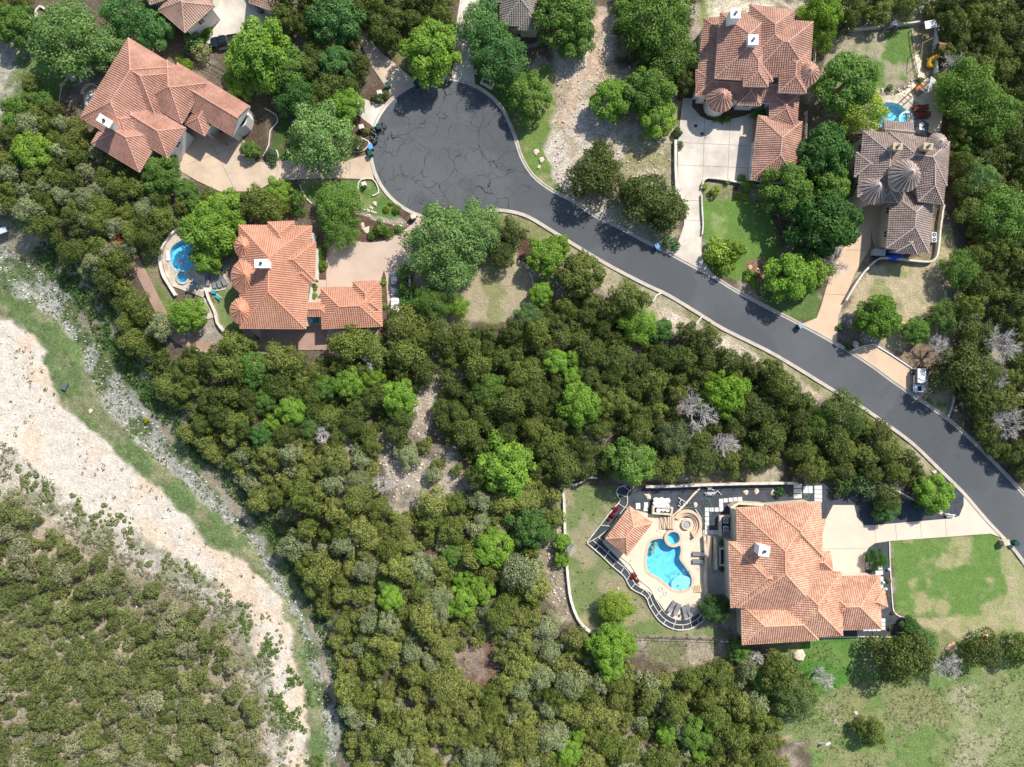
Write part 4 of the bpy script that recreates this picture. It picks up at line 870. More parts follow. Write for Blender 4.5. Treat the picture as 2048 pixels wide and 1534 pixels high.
# ---------------------------------------------------------------- trees
def leafmesh(name, co, tint, mat):
    """co: n x 4 x 3 leaf quads"""
    n = len(co); me = bpy.data.meshes.new(name); me.vertices.add(n * 4); me.vertices.foreach_set('co', co.astype(np.float32).ravel())
    me.loops.add(n * 4); me.loops.foreach_set('vertex_index', np.arange(n * 4)); me.polygons.add(n); me.polygons.foreach_set('loop_start', np.arange(n) * 4); me.update()
    a = me.attributes.new('tint', 'FLOAT', 'FACE'); a.data.foreach_set('value', tint.astype(np.float32))
    me.materials.append(mat); return me
def unit(v): return v / (np.linalg.norm(v, axis=-1, keepdims=True) + 1e-9)
def crown_leaves(R, hgt, zb, n, leaf, seed, lobes=26, lr=(.24, .40), up=.35, sprawl=.85, elong=1.0, wisp=0.0):
    g = np.random.default_rng(seed); lb_j = lobes < 36
    # lobes over a dome, in golden spiral so the crown is closed, with uneven reach for a ragged outline
    k = np.arange(lobes); el = np.arccos(1 - (k + .5) / lobes * 1.15); az = k * 2.39996 + g.uniform(-.5, .5, lobes)
    reach = g.uniform(.42 if lb_j else .55, 1.0, lobes) * sprawl * 1.04
    c = np.stack([np.sin(el) * np.cos(az) * R * reach * elong, np.sin(el) * np.sin(az) * R * reach, zb + hgt * .15 + np.cos(el) * hgt * .62 * g.uniform(.75, 1.1, lobes)], 1)
    lrad = R * g.uniform(lr[0], lr[1], lobes); ltint = g.uniform(.25, .75, lobes)
    pick = g.choice(lobes, n * 2, p=lrad ** 2 / (lrad ** 2).sum()); d = unit(g.normal(size=(n * 2, 3)) + np.array([0, 0, up]))
    # second-level bumps
    bump = 1 + .14 * np.sin(d[:, 0] * 7 + pick) * np.sin(d[:, 1] * 7 + pick * 2.3) + g.normal(0, .05 + wisp * .18, n * 2)
    p = c[pick] + d * (lrad[pick] * bump)[:, None] * np.array([1, 1, .85])
    inside = np.zeros(n * 2, bool)
    for j in range(lobes):
        inside |= (np.linalg.norm((p - c[j]) / lrad[j], axis=1) < .72) & (pick != j)
    keep = np.where(~inside)[0][:n]; p, d, pick = p[keep], d[keep], pick[keep]; m = len(p)
    nr = unit(d * 1.0 + g.normal(size=(m, 3)) * .55 + np.array([0, 0, .3])); t = unit(np.cross(nr, g.normal(size=(m, 3)))); b_ = np.cross(nr, t)
    s_ = leaf * g.uniform(.55, 1.35, m)[:, None]; a_ = s_ * g.uniform(.5, .9, m)[:, None]
    co = np.stack([p - t * s_, p - b_ * a_, p + t * s_, p + b_ * a_], 1)
    tint = np.clip(ltint[pick] * .5 + g.uniform(0, 1, m) * .5, 0, 1)
    return co, tint, c
def trunk_mb(R, hgt, zb, lobes, seed, thick=1.0):
    rg = random.Random(seed); b = MB(); tr = .07 * R * thick + .06
    pts = [(0, 0, -.5)]
    for k in range(1, 5): pts.append((rg.uniform(-.06, .06) * R, rg.uniform(-.06, .06) * R, zb * k / 4 + .15 * hgt * (k == 4)))
    b.tube(pts, tr, BARK, 7, tr * .6)
    for c in random.Random(seed).sample(list(map(tuple, lobes)), min(7, len(lobes))):
        s_ = Vector(pts[-1]); e = Vector(c); mid = s_.lerp(e, .5) + Vector((rg.uniform(-.2, .2), rg.uniform(-.2, .2), -.2))
        b.tube([s_, mid, e], tr * .5, BARK, 5, tr * .12)
    return b
PROTO = {}
KIND = dict(  # radius, crown height, clear trunk, leaves, leaf size, lobes, lobe radii, up, sprawl, wisp
    juniper=(2.6, 3.8, 1.2, 4200, .125, 24, (.22, .36), .45, .90, .5), oak=(4.5, 5.2, 2.0, 12500, .155, 48, (.14, .27), .4, .93, .2),
    elm=(4.5, 5.2, 2.0, 11500, .14, 44, (.15, .28), .4, 1.0, 1.1), scrub=(1.7, 1.8, .3, 800, .15, 12, (.28, .42), .5, .9, .6),
    shrub=(1.0, .9, .1, 900, .09, 12, (.3, .42), .5, .8, .2))
NVAR = dict(juniper=9, oak=6, elm=5, scrub=6, shrub=3)
LEAFDATA = {}
for kd, (R, hg, zb, n, lf, lb, lr, up, spr, wisp) in KIND.items():
    for v in range(NVAR[kd]):
        if kd == 'juniper': lb = (24, 13, 34, 18, 28, 11, 21, 30, 15)[v]; f_ = (24 / lb) ** .5; lr = (.21 * f_, .35 * f_)
        co, ti, cen = crown_leaves(R, hg, zb, n, lf, hash_ := (len(kd) * 101 + v * 13 + ord(kd[0])), lb, lr, up, spr, 1 + .12 * ((v % 3) - 1), wisp)
        LEAFDATA[kd, v] = (co, ti, cen)
        me = leafmesh(kd + '_crown', co, ti, LEAF)
        tb = trunk_mb(R, hg, zb, cen, v); tm = tb.build('trunk', BARK); tme = tm.data; bpy.data.objects.remove(tm)
        PROTO[kd, v] = (me, tme, R, hg + zb)
PLACED = []
NAMES = dict(juniper='juniper_tree', oak='oak_tree', elm='elm_tree', scrub='scrub_bush', shrub='shrub')
CATS = dict(juniper='juniper', oak='tree', elm='tree', scrub='bush', shrub='shrub')
def tree(kd, px, py, rpx, col, label, group=None, sy=1.0, hs=1.0, v=None, name=None, cat=None, rz=None):
    v = RND.randrange(NVAR[kd]) if v is None else v; cme, tme, R, tot = PROTO[kd, v]
    s_ = rpx * S / R; zc = tot * s_ * hs * .6; loc = PH(px, py, zc)
    rt = thing(name or NAMES[kd], label, cat or CATS[kd], loc, group, RND.uniform(-3.1, 3.1) if rz is None else rz)
    rt.scale = (s_, s_ * sy, s_ * hs)
    br_ = RND.uniform(.87, 1.13); j = lambda: br_ * RND.uniform(.97, 1.03)
    c = (col[0] * j(), col[1] * j(), col[2] * j(), 1)
    for nm, me in (('crown', cme), ('trunk', tme)):
        if nm == 'trunk' and kd in ('shrub', 'scrub'): continue
        o = bpy.data.objects.new(nm if kd not in ('shrub', 'scrub') else 'foliage', me); COL.objects.link(o); o.parent = rt; o.color = c
    PLACED.append((px, py, rpx, kd)); return rt
BRI = (.180, .31, .038); MID = (.122, .22, .038); DKG = (.062, .155, .032); TEALG = (.095, .205, .055); FEA = (.165, .27, .08); YEL = (.25, .35, .045); LIME = (.27, .36, .045)
OLI = (.136, .172, .034); OLD = (.088, .120, .024); OLY = (.205, .232, .058); OLG = (.235, .27, .13)
T = [
 ('elm', 978, 775, 34, MID, 'soft green tree in the upper wood right of the dirt strip'), ('oak', 520, 872, 24, DKG, 'dark green tree near the creek edge of the wood'), ('oak', 545, 845, 20, BRI, 'small bright tree touching the dark one near the creek'), ('oak', 905, 1110, 24, MID, 'green tree in the lower wood left of the bright one'), ('oak', 925, 1160, 20, BRI, 'small bright tree above the bright pair in the lower wood'), ('oak', 770, 1170, 18, MID, 'small green tree just above the small bright one in the lower wood'), ('elm', 715, 965, 26, OLG, 'pale grey-green tree in the lower wood near the clearing'), ('elm', 880, 1215, 34, OLG, 'largest pale grey-green tree in the lower wood'), ('elm', 1540, 1360, 30, MID, 'green tree at the right end of the lower wood'), ('oak', 745, 755, 24, BRI, 'bright tree between the two bright ones below the orange garage'), ('elm', 1250, 905, 1, MID, None), ('oak', 1480, 1300, 24, MID, 'green tree right under the fence corner of the biggest house'), ('elm', 620, 850, 22, (.12, .2, .05), 'pale green tree right of the bright one near the creek'),
 ('elm', 1966, 355, 36, (.14, .23, .07), 'pale feathery tree deep in the right wood beside the brown-roofed house'), ('elm', 2015, 430, 50, MID, 'large green tree in the right wood level with the street lawn'), ('elm', 2044, 470, 34, (.13, .22, .05), 'bright feathery tree at the right edge of the photo'), ('oak', 60, 300, 40, BRI, 'bright tree at the left edge below the rose-tiled house'), ('oak', 40, 305, 26, MID, 'leafy tree right at the left edge'), ('elm', 1450, 850, 1, MID, None), ('elm', 1690, 830, 44, (.12, .18, .04), 'light green tree in the wood beside the street bend'), ('elm', 1640, 850, 30, (.11, .18, .03), 'green tree left of the light one at the street bend'), ('elm', 1350, 880, 34, (.13, .175, .07), 'grey-green tree between the two silvery bare trees'),
 ('elm', 130, 70, 68, FEA, 'huge feathery grey-green tree in the upper left corner'), ('elm', 205, 90, 44, FEA, 'feathery tree overlapping the left of the rose-tiled house'),
 ('oak', 28, 45, 42, MID, 'leafy tree in the very top left corner'), ('elm', 245, 25, 45, TEALG, 'blue-green tree left of the tan-roofed house at the top edge'),
 ('oak', 305, 55, 40, TEALG, 'blue-green round tree in front of the tan roof at the top edge'), ('elm', 222, 105, 24, MID, 'small leafy tree touching the north corner of the rose-tiled house'),
 ('oak', 520, 100, 68, BRI, 'very large bright oak behind the rose-tiled garage wing'), ('oak', 570, 135, 50, MID, 'mid-green oak crowding the right side of the very large bright oak'),
 ('oak', 480, 160, 34, BRI, 'small bright oak over the rose-tiled garage roof'), ('oak', 500, 299, 19, MID, 'little round tree beside the shaded driveway court'),
 ('oak', 672, 125, 38, TEALG, 'blue-green tree between brown junipers above the gardens'), ('oak', 667, 28, 54, TEALG, 'big blue-green oak at the top edge between two driveways'),
 ('oak', 860, 103, 58, BRI, 'round bright oak at the top of the cul-de-sac'), ('elm', 632, 268, 62, FEA, 'wide feathery tree over the garden north of the long driveway'),
 ('oak', 687, 205, 36, BRI, 'bright yellow-green oak joined to the wide feathery tree'), ('elm', 594, 190, 42, DKG, 'dark airy tree above the wide feathery tree'),
 ('elm', 968, 55, 50, TEALG, 'feathery blue-green tree between the top driveway and the grey roof'), ('elm', 1000, 115, 50, TEALG, 'feathery blue-green tree on the lawn east of the cul-de-sac'),
 ('oak', 1062, 190, 42, MID, 'leafy tree hanging over the edge of the pale vacant lot'), ('oak', 1125, 28, 60, MID, 'big leafy tree to the right of the grey-roofed house'),
 ('oak', 1150, 70, 42, MID, 'reddish-green tree beside the dirt track at the top'), ('elm', 1312, 38, 60, MID, 'wide leafy tree right of the dirt track at the top'),
 ('elm', 1341, 92, 52, (.10, .17, .03), 'light green tree against the left wall of the turret house'), ('oak', 1224, 197, 42, BRI, 'left lobe oak of the big dark clump on the vacant lot'),
 ('oak', 1300, 180, 52, MID, 'largest oak of the clump on the vacant lot'), ('oak', 1315, 232, 40, BRI, 'lower right oak of the clump on the vacant lot'), ('oak', 1355, 140, 24, MID, 'small oak beside the left eave of the turret house'),
 ('oak', 1648, 22, 42, (.14, .24, .02), 'yellow-green tree at the top right of the turret house'), ('elm', 1648, 68, 28, (.12, .2, .02), 'small yellow-green tree beside the right eave of the turret house'),
 ('oak', 1696, 162, 60, MID, 'large tree at the lower left of the back lawn with the arch'), ('elm', 1728, 220, 46, LIME, 'glowing yellow-green tree hanging over the pool by the brown-roofed house'),
 ('oak', 1656, 298, 56, DKG, 'dark green oak between the pink garage and the brown-roofed house'), ('oak', 1575, 375, 52, MID, 'oak covering the south end of the pink-tiled garage'),
 ('oak', 1668, 365, 44, MID, 'oak just above the deep green giant left of the brown-roofed house'), ('oak', 1655, 446, 70, (.05, .13, .02), 'deep green giant oak left of the brown-roofed house'),
 ('oak', 1582, 552, 50, BRI, 'bright oak on the lawn corner above the street'), ('oak', 1622, 540, 42, BRI, 'bright oak beside the bare grey tree and the orange driveway'),
 ('elm', 1941, 180, 58, MID, 'bright feathery tree to the right of the play yard'), ('elm', 1908, 176, 36, BRI, 'tree leaning over the shade sail and dark loungers'), ('elm', 1995, 225, 50, MID, 'feathery tree in the wood right of the pool with the yellow-green tree'),
 ('oak', 1935, 300, 20, MID, 'small leafy tree at the right edge of the brown-roofed house'),
 ('elm', 1926, 539, 37, MID, 'airy round tree right of the dry lawn'), ('oak', 1758, 634, 46, (.10, .20, .02), 'bright oak standing on the dry lawn above the gravel drive'),
 ('oak', 1833, 661, 29, MID, 'smaller dark tree right of the bright dry-lawn oak'), ('elm', 1893, 634, 31, (.12, .20, .04), 'light feathery tree over the line of white stones'),
 ('oak', 412, 455, 56, BRI, 'giant bright tree shading the stone-edged pool'), ('oak', 448, 420, 44, BRI, 'bright tree between the driveway and the orange roof'), ('oak', 412, 512, 34, BRI, 'lower bright tree hanging over the pool with the stone deck'), ('oak', 462, 478, 30, BRI, 'bright tree touching the smallest rounded bay of the orange roof'),
 ('oak', 372, 629, 37, BRI, 'round bright tree between the brown path and the white-walled garden'), ('oak', 320, 345, 42, MID, 'leafy tree at the south corner of the rose-tiled house'),
 ('oak', 372, 382, 26, MID, 'small leafy tree left of the driveway bend'), ('oak', 556, 382, 28, BRI, 'small bright tree just below the long driveway'),
 ('elm', 672, 412, 44, MID, 'leafy tree at the north end of the paver court'), ('elm', 676, 455, 36, MID, 'lower leafy tree overhanging the paver court'),
 ('elm', 885, 478, 68, FEA, 'largest feathery tree south of the cul-de-sac'), ('elm', 950, 455, 50, FEA, 'feathery tree touching the kerb south of the cul-de-sac'), ('elm', 905, 540, 44, FEA, 'feathery tree leaning over the dry back lawn'),
 ('elm', 862, 604, 34, MID, 'leafy tree in the lower left of the dry back lawn'), ('elm', 917, 611, 20, BRI, 'small bright tree at the bottom of the dry back lawn'),
 ('oak', 1092, 512, 40, BRI, 'bright tree between the dry back lawn and the street'), ('oak', 1118, 488, 22, BRI, 'small bright tree nearest the lower kerb'), ('oak', 1082, 585, 26, BRI, 'bright tree below the mulch bed of the back lawn'),
 ('oak', 1162, 548, 46, OLI, 'large round olive-green tree beside the street'), ('elm', 1056, 634, 26, (.12, .2, .06), 'small pale feathery tree at the foot of the dry back lawn'), ('elm', 1275, 645, 38, BRI, 'bright tree at the north edge of the wood'), ('oak', 1324, 660, 24, (.09, .21, .04), 'small pale bright tree at the north edge of the wood'),
 ('oak', 1111, 722, 27, BRI, 'left of the three bright trees in the upper wood'), ('oak', 1150, 718, 20, BRI, 'upper right of the three bright trees in the upper wood'), ('oak', 1148, 755, 22, BRI, 'lowest of the three bright trees in the upper wood'),
 ('oak', 1162, 812, 45, BRI, 'big bright tree in the middle of the wood'), ('oak', 1263, 925, 50, MID, 'large mid-green tree at the north-west corner of the gravel garden'), ('oak', 1449, 788, 46, (.14, .25, .02), 'yellow-green tree beside the big bare grey tree'),
 ('oak', 1014, 932, 56, BRI, 'largest bright tree in the lower wood beside the clearing'), ('oak', 792, 795, 38, BRI, 'bright tree beside the upper clearing of the wood'), ('oak', 584, 820, 32, BRI, 'bright tree in the wood near the creek'),
 ('oak', 530, 800, 26, MID, 'small green tree left of the bright tree near the creek'), ('oak', 508, 738, 38, MID, 'leafy tree south of the brown terrace of the orange house'), ('oak', 700, 768, 34, BRI, 'bright tree below the orange-tiled garage'),
 ('oak', 652, 775, 26, MID, 'green tree in the wood left of the bright tree below the garage'), ('oak', 987, 1098, 40, BRI, 'bright tree in the lower wood left of the pool lawn'), ('oak', 1061, 1055, 42, (.09, .18, .04), 'soft green tree in the lower wood left of the pool lawn'),
 ('oak', 1127, 1085, 19, BRI, 'slim bright tree on the wall of the pool lawn'), ('oak', 1124, 1118, 17, BRI, 'lower slim bright tree on the wall of the pool lawn'), ('oak', 782, 1200, 27, BRI, 'small bright tree in the lower wood'),
 ('oak', 925, 1205, 34, BRI, 'left tree of the bright pair in the lower wood'), ('oak', 962, 1178, 30, BRI, 'right tree of the bright pair in the lower wood'), ('elm', 1234, 1215, 33, YEL, 'round lime-green tree standing alone on the pool lawn'),
 ('oak', 1218, 1298, 42, BRI, 'bright tree just outside the bottom of the pool lawn wall'), ('oak', 1248, 1290, 30, BRI, 'bright tree right beside the fence at the bottom of the pool lawn'), ('oak', 1222, 1340, 28, BRI, 'bright tree at the bottom of the clump below the pool lawn'),
 ('oak', 1138, 1510, 30, BRI, 'bright tree at the bottom edge of the wood'), ('oak', 1156, 1472, 18, BRI, 'small bright tree above the one at the bottom edge'), ('oak', 1333, 1468, 24, BRI, 'bright tree in the lower right wood'), ('oak', 1395, 1468, 34, MID, 'leafy tree in the lower right wood'), ('oak', 1402, 1508, 20, BRI, 'little bright tree low in the right part of the wood'),
 ('elm', 1430, 1222, 28, (.06, .12, .03), 'dark leafy tree between the pool deck and the big house'), ('oak', 1776, 1020, 27, TEALG, 'dense round tree on the dark gravel by the pale driveway'), ('oak', 1873, 988, 38, BRI, 'bright tree in the dark gravel point between driveway and street'),
 ('elm', 1757, 1120, 20, DKG, 'small dark sparse tree on the gravel bed by the lawn'), ('oak', 1822, 1255, 21, DKG, 'round dark tree at the bottom left corner of the green lawn'),
 ('juniper', 1560, 1345, 40, OLI, 'big untidy tree on the meadow south of the biggest house'), ('elm', 1592, 1400, 42, (.12, .165, .05), 'untidy tree below the big one on the meadow edge'), ('elm', 1850, 1285, 26, FEA, 'thin pale tree between the round dark tree and the junipers'),
 ('juniper', 1796, 1322, 44, OLD, 'big dark juniper on the meadow below the green lawn'), ('juniper', 1835, 1310, 36, OLD, 'dark juniper touching the right of the big meadow juniper'), ('juniper', 1966, 1305, 34, OLD, 'dark juniper beside the pale boulder at the meadow top'), ('juniper', 2040, 1300, 30, OLD, 'dark juniper at the right edge of the meadow'),
 ('juniper', 1750, 1470, 26, OLI, 'lone small juniper low on the meadow'), ('juniper', 1725, 1455, 18, OLI, 'thin juniper left of the lone small one on the meadow'),
 ('juniper', 1199, 305, 28, OLD, 'upper juniper on the vacant lot south of the oak clump'), ('juniper', 1190, 352, 46, OLD, 'large juniper on the vacant lot beside the dry grass'), ('juniper', 1220, 345, 26, OLD, 'juniper touching the right side of the large vacant lot juniper'),
 ('juniper', 1288, 390, 48, OLD, 'largest juniper between the vacant lot and the long driveway'), ('juniper', 1340, 418, 38, OLD, 'juniper on the left edge of the long grey driveway'), ('juniper', 1262, 380, 28, OLD, 'left juniper of the group by the long grey driveway'), ('juniper', 1316, 440, 26, OLD, 'lowest juniper of the group by the long grey driveway'),
 ('juniper', 1020, 465, 30, OLD, 'dark juniper by the curb beside the red drain grate'), ('juniper', 1005, 510, 26, OLD, 'dark juniper behind the feathery trees at the back lawn'), ('juniper', 1260, 602, 42, OLI, 'juniper close to the lower kerb of the street'), ('juniper', 1230, 618, 30, OLI, 'juniper left of the one close to the lower kerb'),
 ('juniper', 1775, 995, 26, OLD, 'dark juniper behind the dense round tree on the gravel'), ('juniper', 1922, 742, 48, OLD, 'big dark juniper right of the white off-roader'), ('juniper', 1962, 745, 38, OLD, 'juniper beside the bare tree right of the off-roader'),
 ('juniper', 1245, 1335, 1, OLD, None),
 ('elm', 1254, 90, 22, (.2, .22, .12), 'pale grey-green shrub-like tree beside the dirt track'), ('juniper', 810, 650, 38, OLI, 'juniper hiding the tail of the white van'), ('juniper', 845, 670, 30, OLI, 'juniper at the foot of the white wall by the van'), ('juniper', 812, 705, 34, OLI, 'juniper between the garage terrace and the clearing'),
 ('juniper', 510, 402, 36, OLI, 'juniper below the end of the long driveway'), ('juniper', 545, 420, 30, OLI, 'juniper beside the north roof point of the orange house'),
 ('juniper', 470, 690, 34, OLI, 'juniper over the end of the brown path'), ('juniper', 560, 720, 36, OLI, 'juniper under the brown terrace'), ('juniper', 700, 690, 40, OLI, 'juniper against the terrace below the orange garage'), ('juniper', 745, 700, 30, OLI, 'juniper right of the one against the terrace'),
]
for t in T:
    if t[5]: tree(*t[:6])
# clipped shrubs and border plants
SH = [
 (1519, 228, 16, (.06, .17, .02), 'clipped egg-shaped shrub at the corner of the pink garage'), (1355, 265, 12, (.08, .13, .06), 'grey-green shrub on the edge of the pale turret house driveway'), (1342, 485, 18, (.06, .15, .05), 'bushy green shrub beside the blue bin'),
 (1358, 290, 9, (.09, .13, .06), 'small grey-green shrub above the straight white wall'), (1435, 505, 28, YEL, 'large yellow-green shrub in the corner of the front lawn'), (1468, 500, 24, (.15, .24, .02), 'yellow-green shrub joined to the large one on the front lawn'), (1450, 525, 24, (.12, .19, .02), 'lower yellow-green shrub of the front lawn group'),
 (1484, 357, 9, YEL, 'small yellow-green shrub at the left end of the curved white wall'), (1430, 382, 13, YEL, 'spiky yellow-green shrub inside the curved white wall'), (1408, 372, 8, YEL, 'small round shrub at the bend of the curved white wall'), (1455, 363, 7, YEL, 'little round shrub in the middle of the curved white wall'), (1493, 370, 12, YEL, 'yellow-green shrub near the pink garage eave'), (1507, 366, 9, YEL, 'small shrub at the foot of the pink garage eave'),
 (1475, 390, 6, (.3, .34, .02), 'tiny yellow shrub on the top edge of the front lawn'), (1490, 393, 7, (.3, .34, .02), 'tiny yellow shrub right of the other on the lawn top edge'), (1472, 375, 5, (.09, .1, .02), 'tiny dark shrub in the stony border'),
 (1498, 545, 9, (.10, .2, .02), 'small round shrub by the stony corner of the lawn'), (1506, 552, 9, (.10, .2, .02), 'lower small round shrub by the stony corner'), (1512, 566, 12, BRI, 'green shrub under the bright street-corner oak'), (1494, 556, 8, BRI, 'round shrub left of the shrub under the oak'),
 (412, 62, 12, (.12, .26, .01), 'bright hedge ball beside the white gable at the top'), (405, 78, 9, (.12, .26, .01), 'lower bright hedge ball beside the white gable'), (412, 22, 8, (.12, .26, .01), 'bright hedge clump above the round planter stone'),
 (360, 118, 12, (.13, .22, .02), 'bright shrub behind the rose-tiled roof'), (375, 128, 12, (.16, .26, .02), 'second bright shrub behind the rose-tiled roof'), (400, 100, 20, (.2, .22, .09), 'dry yellowish shrub by the pickup truck'), (385, 80, 22, TEALG, 'grey-green shrub beside the tan driveway roof'),
 (714, 285, 16, (.12, .18, .05), 'clipped shrub ringed by white edging near the bin bags'), (755, 195, 14, (.12, .15, .05), 'greyish shrub behind the stone mailbox above the stub driveway'), (770, 188, 10, (.12, .15, .05), 'small greyish shrub near the stub driveway corner'), (732, 262, 9, (.16, .18, .05), 'small yellowish shrub by the white mailbox and bags'),
 (541, 310, 13, (.08, .13, .06), 'spiky blue-green plant at the garden edge of the driveway'), (545, 325, 9, (.08, .13, .06), 'lower spiky blue-green plant at the driveway'),
 (760, 455, 16, MID, 'green shrub in the mulch bed by the paver court'), (775, 463, 13, (.12, .22, .03), 'bright shrub in the mulch bed by the paver court'), (798, 458, 10, MID, 'low shrub at the right end of the mulch bed'), (745, 470, 10, MID, 'small shrub at the left of the mulch bed'), (794, 418, 9, MID, 'dark shrub in the kerbside mulch bed'), (773, 417, 7, (.22, .26, .02), 'yellow shrub in the kerbside mulch bed'), (782, 405, 6, BRI, 'tiny bright plant at the cul-de-sac kerb'),
 (641, 507, 11, MID, 'green shrub by the right wall of the orange house'), (644, 498, 10, MID, 'upper green shrub by the right wall of the orange house'), (644, 531, 11, (.13, .22, .02), 'bright round shrub by the right wall of the orange house'), (629, 575, 7, BRI, 'narrow plant beside the white entry wall'), (628, 590, 7, BRI, 'lower narrow plant beside the white entry wall'),
 (808, 542, 17, MID, 'round shrub above the grey sedan against the white wall'), (810, 577, 19, MID, 'round shrub beside the bonnet of the grey sedan'), (812, 605, 20, DKG, 'round dark shrub beside the white van'),
 (767, 565, 7, BRI, 'small plant at the top of the garage strip bed'), (769, 612, 7, BRI, 'small plant in the middle of the garage strip bed'), (771, 652, 7, BRI, 'small plant at the bottom of the garage strip bed'), (766, 590, 5, BRI, 'tiny plant in the garage strip bed'),
 (1680, 655, 8, MID, 'green shrub at the mouth of the orange driveway'), (1697, 695, 7, MID, 'green shrub at the left end of the gravel drive'), (1420, 430, 1, MID, None),
 (1445, 1085, 7, MID, 'potted plant at the top of the narrow pond planter'), (1445, 1138, 7, DKG, 'potted plant at the bottom of the narrow pond planter'),
 (1231, 1018, 7, (.25, .02, .03), 'red-leaved plant in the bed behind the gazebo'), (1225, 1030, 7, (.25, .02, .03), 'second red-leaved plant in the bed behind the gazebo'), (1217, 1040, 4, (.25, .02, .03), 'smallest red plant in the bed behind the gazebo'), (1268, 1152, 7, (.22, .02, .03), 'red-leaved plant in the curving bed below the pool'), (1274, 1162, 5, (.22, .02, .03), 'lower red-leaved plant in the curving bed'),
 (1775, 1192, 5, (.2, .15, .07), 'dry ornamental grass clump on the gravel beside the lawn'), (1778, 1162, 5, (.2, .15, .07), 'upper dry ornamental grass clump on the gravel'), (1786, 1226, 5, (.2, .12, .05), 'rusty plant at the gravel corner of the lawn'), (1781, 1256, 6, (.22, .17, .09), 'round straw-coloured grass clump in the gravel corner'),
 (1560, 985, 12, (.05, .12, .05), 'low green plant in the walled gravel bay'), (1720, 965, 24, (.06, .12, .04), 'loose green shrub leaning over the gravel from the wood'), (1690, 975, 20, (.07, .13, .03), 'loose green shrub at the end of the paving slabs'), (1740, 985, 20, (.09, .14, .08), 'pale green shrub over the gravel by the low wall'),
 (1838, 1008, 12, DKG, 'dark shrub at the end of the low wall in the gravel'), (420, 385, 12, (.12, .14, .05), 'round clipped shrub below the driveway court'), (575, 372, 14, BRI, 'bright shrub below the middle of the long driveway'),
 (60, 760, 5, MID, None), (125, 660, 8, (.05, .12, .03), None),
 (1455, 232, 1, MID, None), (1432, 238, 7, (.13, .24, .02), 'hedge clump left of the round bay'), (1444, 241, 7, (.13, .24, .02), 'hedge clump in front of the round bay'), (1456, 237, 7, (.13, .24, .02), 'hedge clump right of the round bay'), (1422, 232, 6, (.13, .24, .02), 'hedge clump furthest round the left of the bay'),
 (1780, 175, 8, MID, 'small shrub among the rocks at the pool yard'), (1800, 20, 1, MID, None), (1840, 160, 8, DKG, 'dark shrub beside the pergola in the play yard'), (2028, 1060, 1, MID, None),
 (188, 280, 1, MID, None), (232, 482, 16, (.55, .17, .05), 'small dead orange-brown juniper in the wood left of the path'), (98, 872 - 100, 1, MID, None), (292, 841, 7, (.30, .30, .01), 'small yellow shrub standing in the grey creek bed'),
]
for i, (x, y, r, c, lb) in enumerate(SH):
    if lb:
        big = r > 15; o = tree('shrub' if not big else 'scrub', x, y, r, c, lb, name='shrub', cat='shrub', hs=1.0 if not big else 1.1)
# bare grey trees
def bare(px, py, rpx, label, seed, dens=1.3, col=DEADW, h=7.5):
    rg = random.Random(seed); R = rpx * S; b = MB(); base = PH(px, py, h * .6)
    def grow_(p, d, L, r, lv):
        e = p + d * L; mid = (p + e) / 2 + Vector([rg.uniform(-.12, .12) * L for _ in range(3)])
        b.tube([p, mid, e], r, col, 4 if lv < 2 else 3, r * .6, cap=False)
        if lv == 5 or L < .25: return
        for _ in range(3 if lv < 5 else 2):
            nd = (d + Vector((rg.gauss(0, .62), rg.gauss(0, .62), rg.gauss(.08, .32)))).normalized()
            grow_(e if rg.random() < .6 else mid, nd, L * rg.uniform(.58, .82), r * .62, lv + 1)
    for k in range(max(4, int(6 * dens))):
        a = k * 2.4 + rg.uniform(-.4, .4); sp = rg.uniform(.4, 1.1)
        d = Vector((math.cos(a) * sp, math.sin(a) * sp, rg.uniform(.5, 1.1))).normalized(); grow_(Vector((0, 0, h * .3)), d, R * .46, .09 + R * .014, 0)
    b.tube([(0, 0, -.3), (0, 0, h * .3)], .18 + R * .02, col, 6)
    o = b.build('bare_tree', col); o.location = base; tag(o, label, 'bare tree'); PLACED.append((px, py, rpx * .8, 'bare'))
for i, (x, y, r, lb) in enumerate([(1676, 525, 28, 'bare grey tree leaning over the orange driveway'), (2003, 690, 40, 'bare white-grey tree in the right wood above the bend'), (1992, 755, 28, 'bare pale tree right of the big dark juniper'),
    (2020, 848, 38, 'bare white tree at the right edge below the off-roader'), (1886, 700, 28, 'thin bare tree at the foot of the white stones'), (1390, 822, 44, 'big bare silvery tree in the wood beside the yellow-green tree'), (1452, 888, 30, 'smaller bare silvery tree in the wood above the gravel garden'),
    (1897, 1335, 30, 'bare silvery tree on the meadow beside the boulder'), (1652, 1362, 24, 'low bare brownish shrub tree on the meadow'), (744, 715, 22, 'bare pale tree just below the orange garage junipers'), (1140, 1100, 16, 'thin bare tree beside the slim bright ones on the lawn wall'),
    (1915, 118, 22, 'bare pale tree behind the play yard slide'), (1520, 1320, 16, 'small bare tree below the south wall of the biggest house'), (640, 870, 18, 'bare twiggy tree in the creekside wood'), (765, 970, 22, 'bare pale tree in the lower clearing')]): bare(x, y, r, lb, i + 3, col=DEADW)

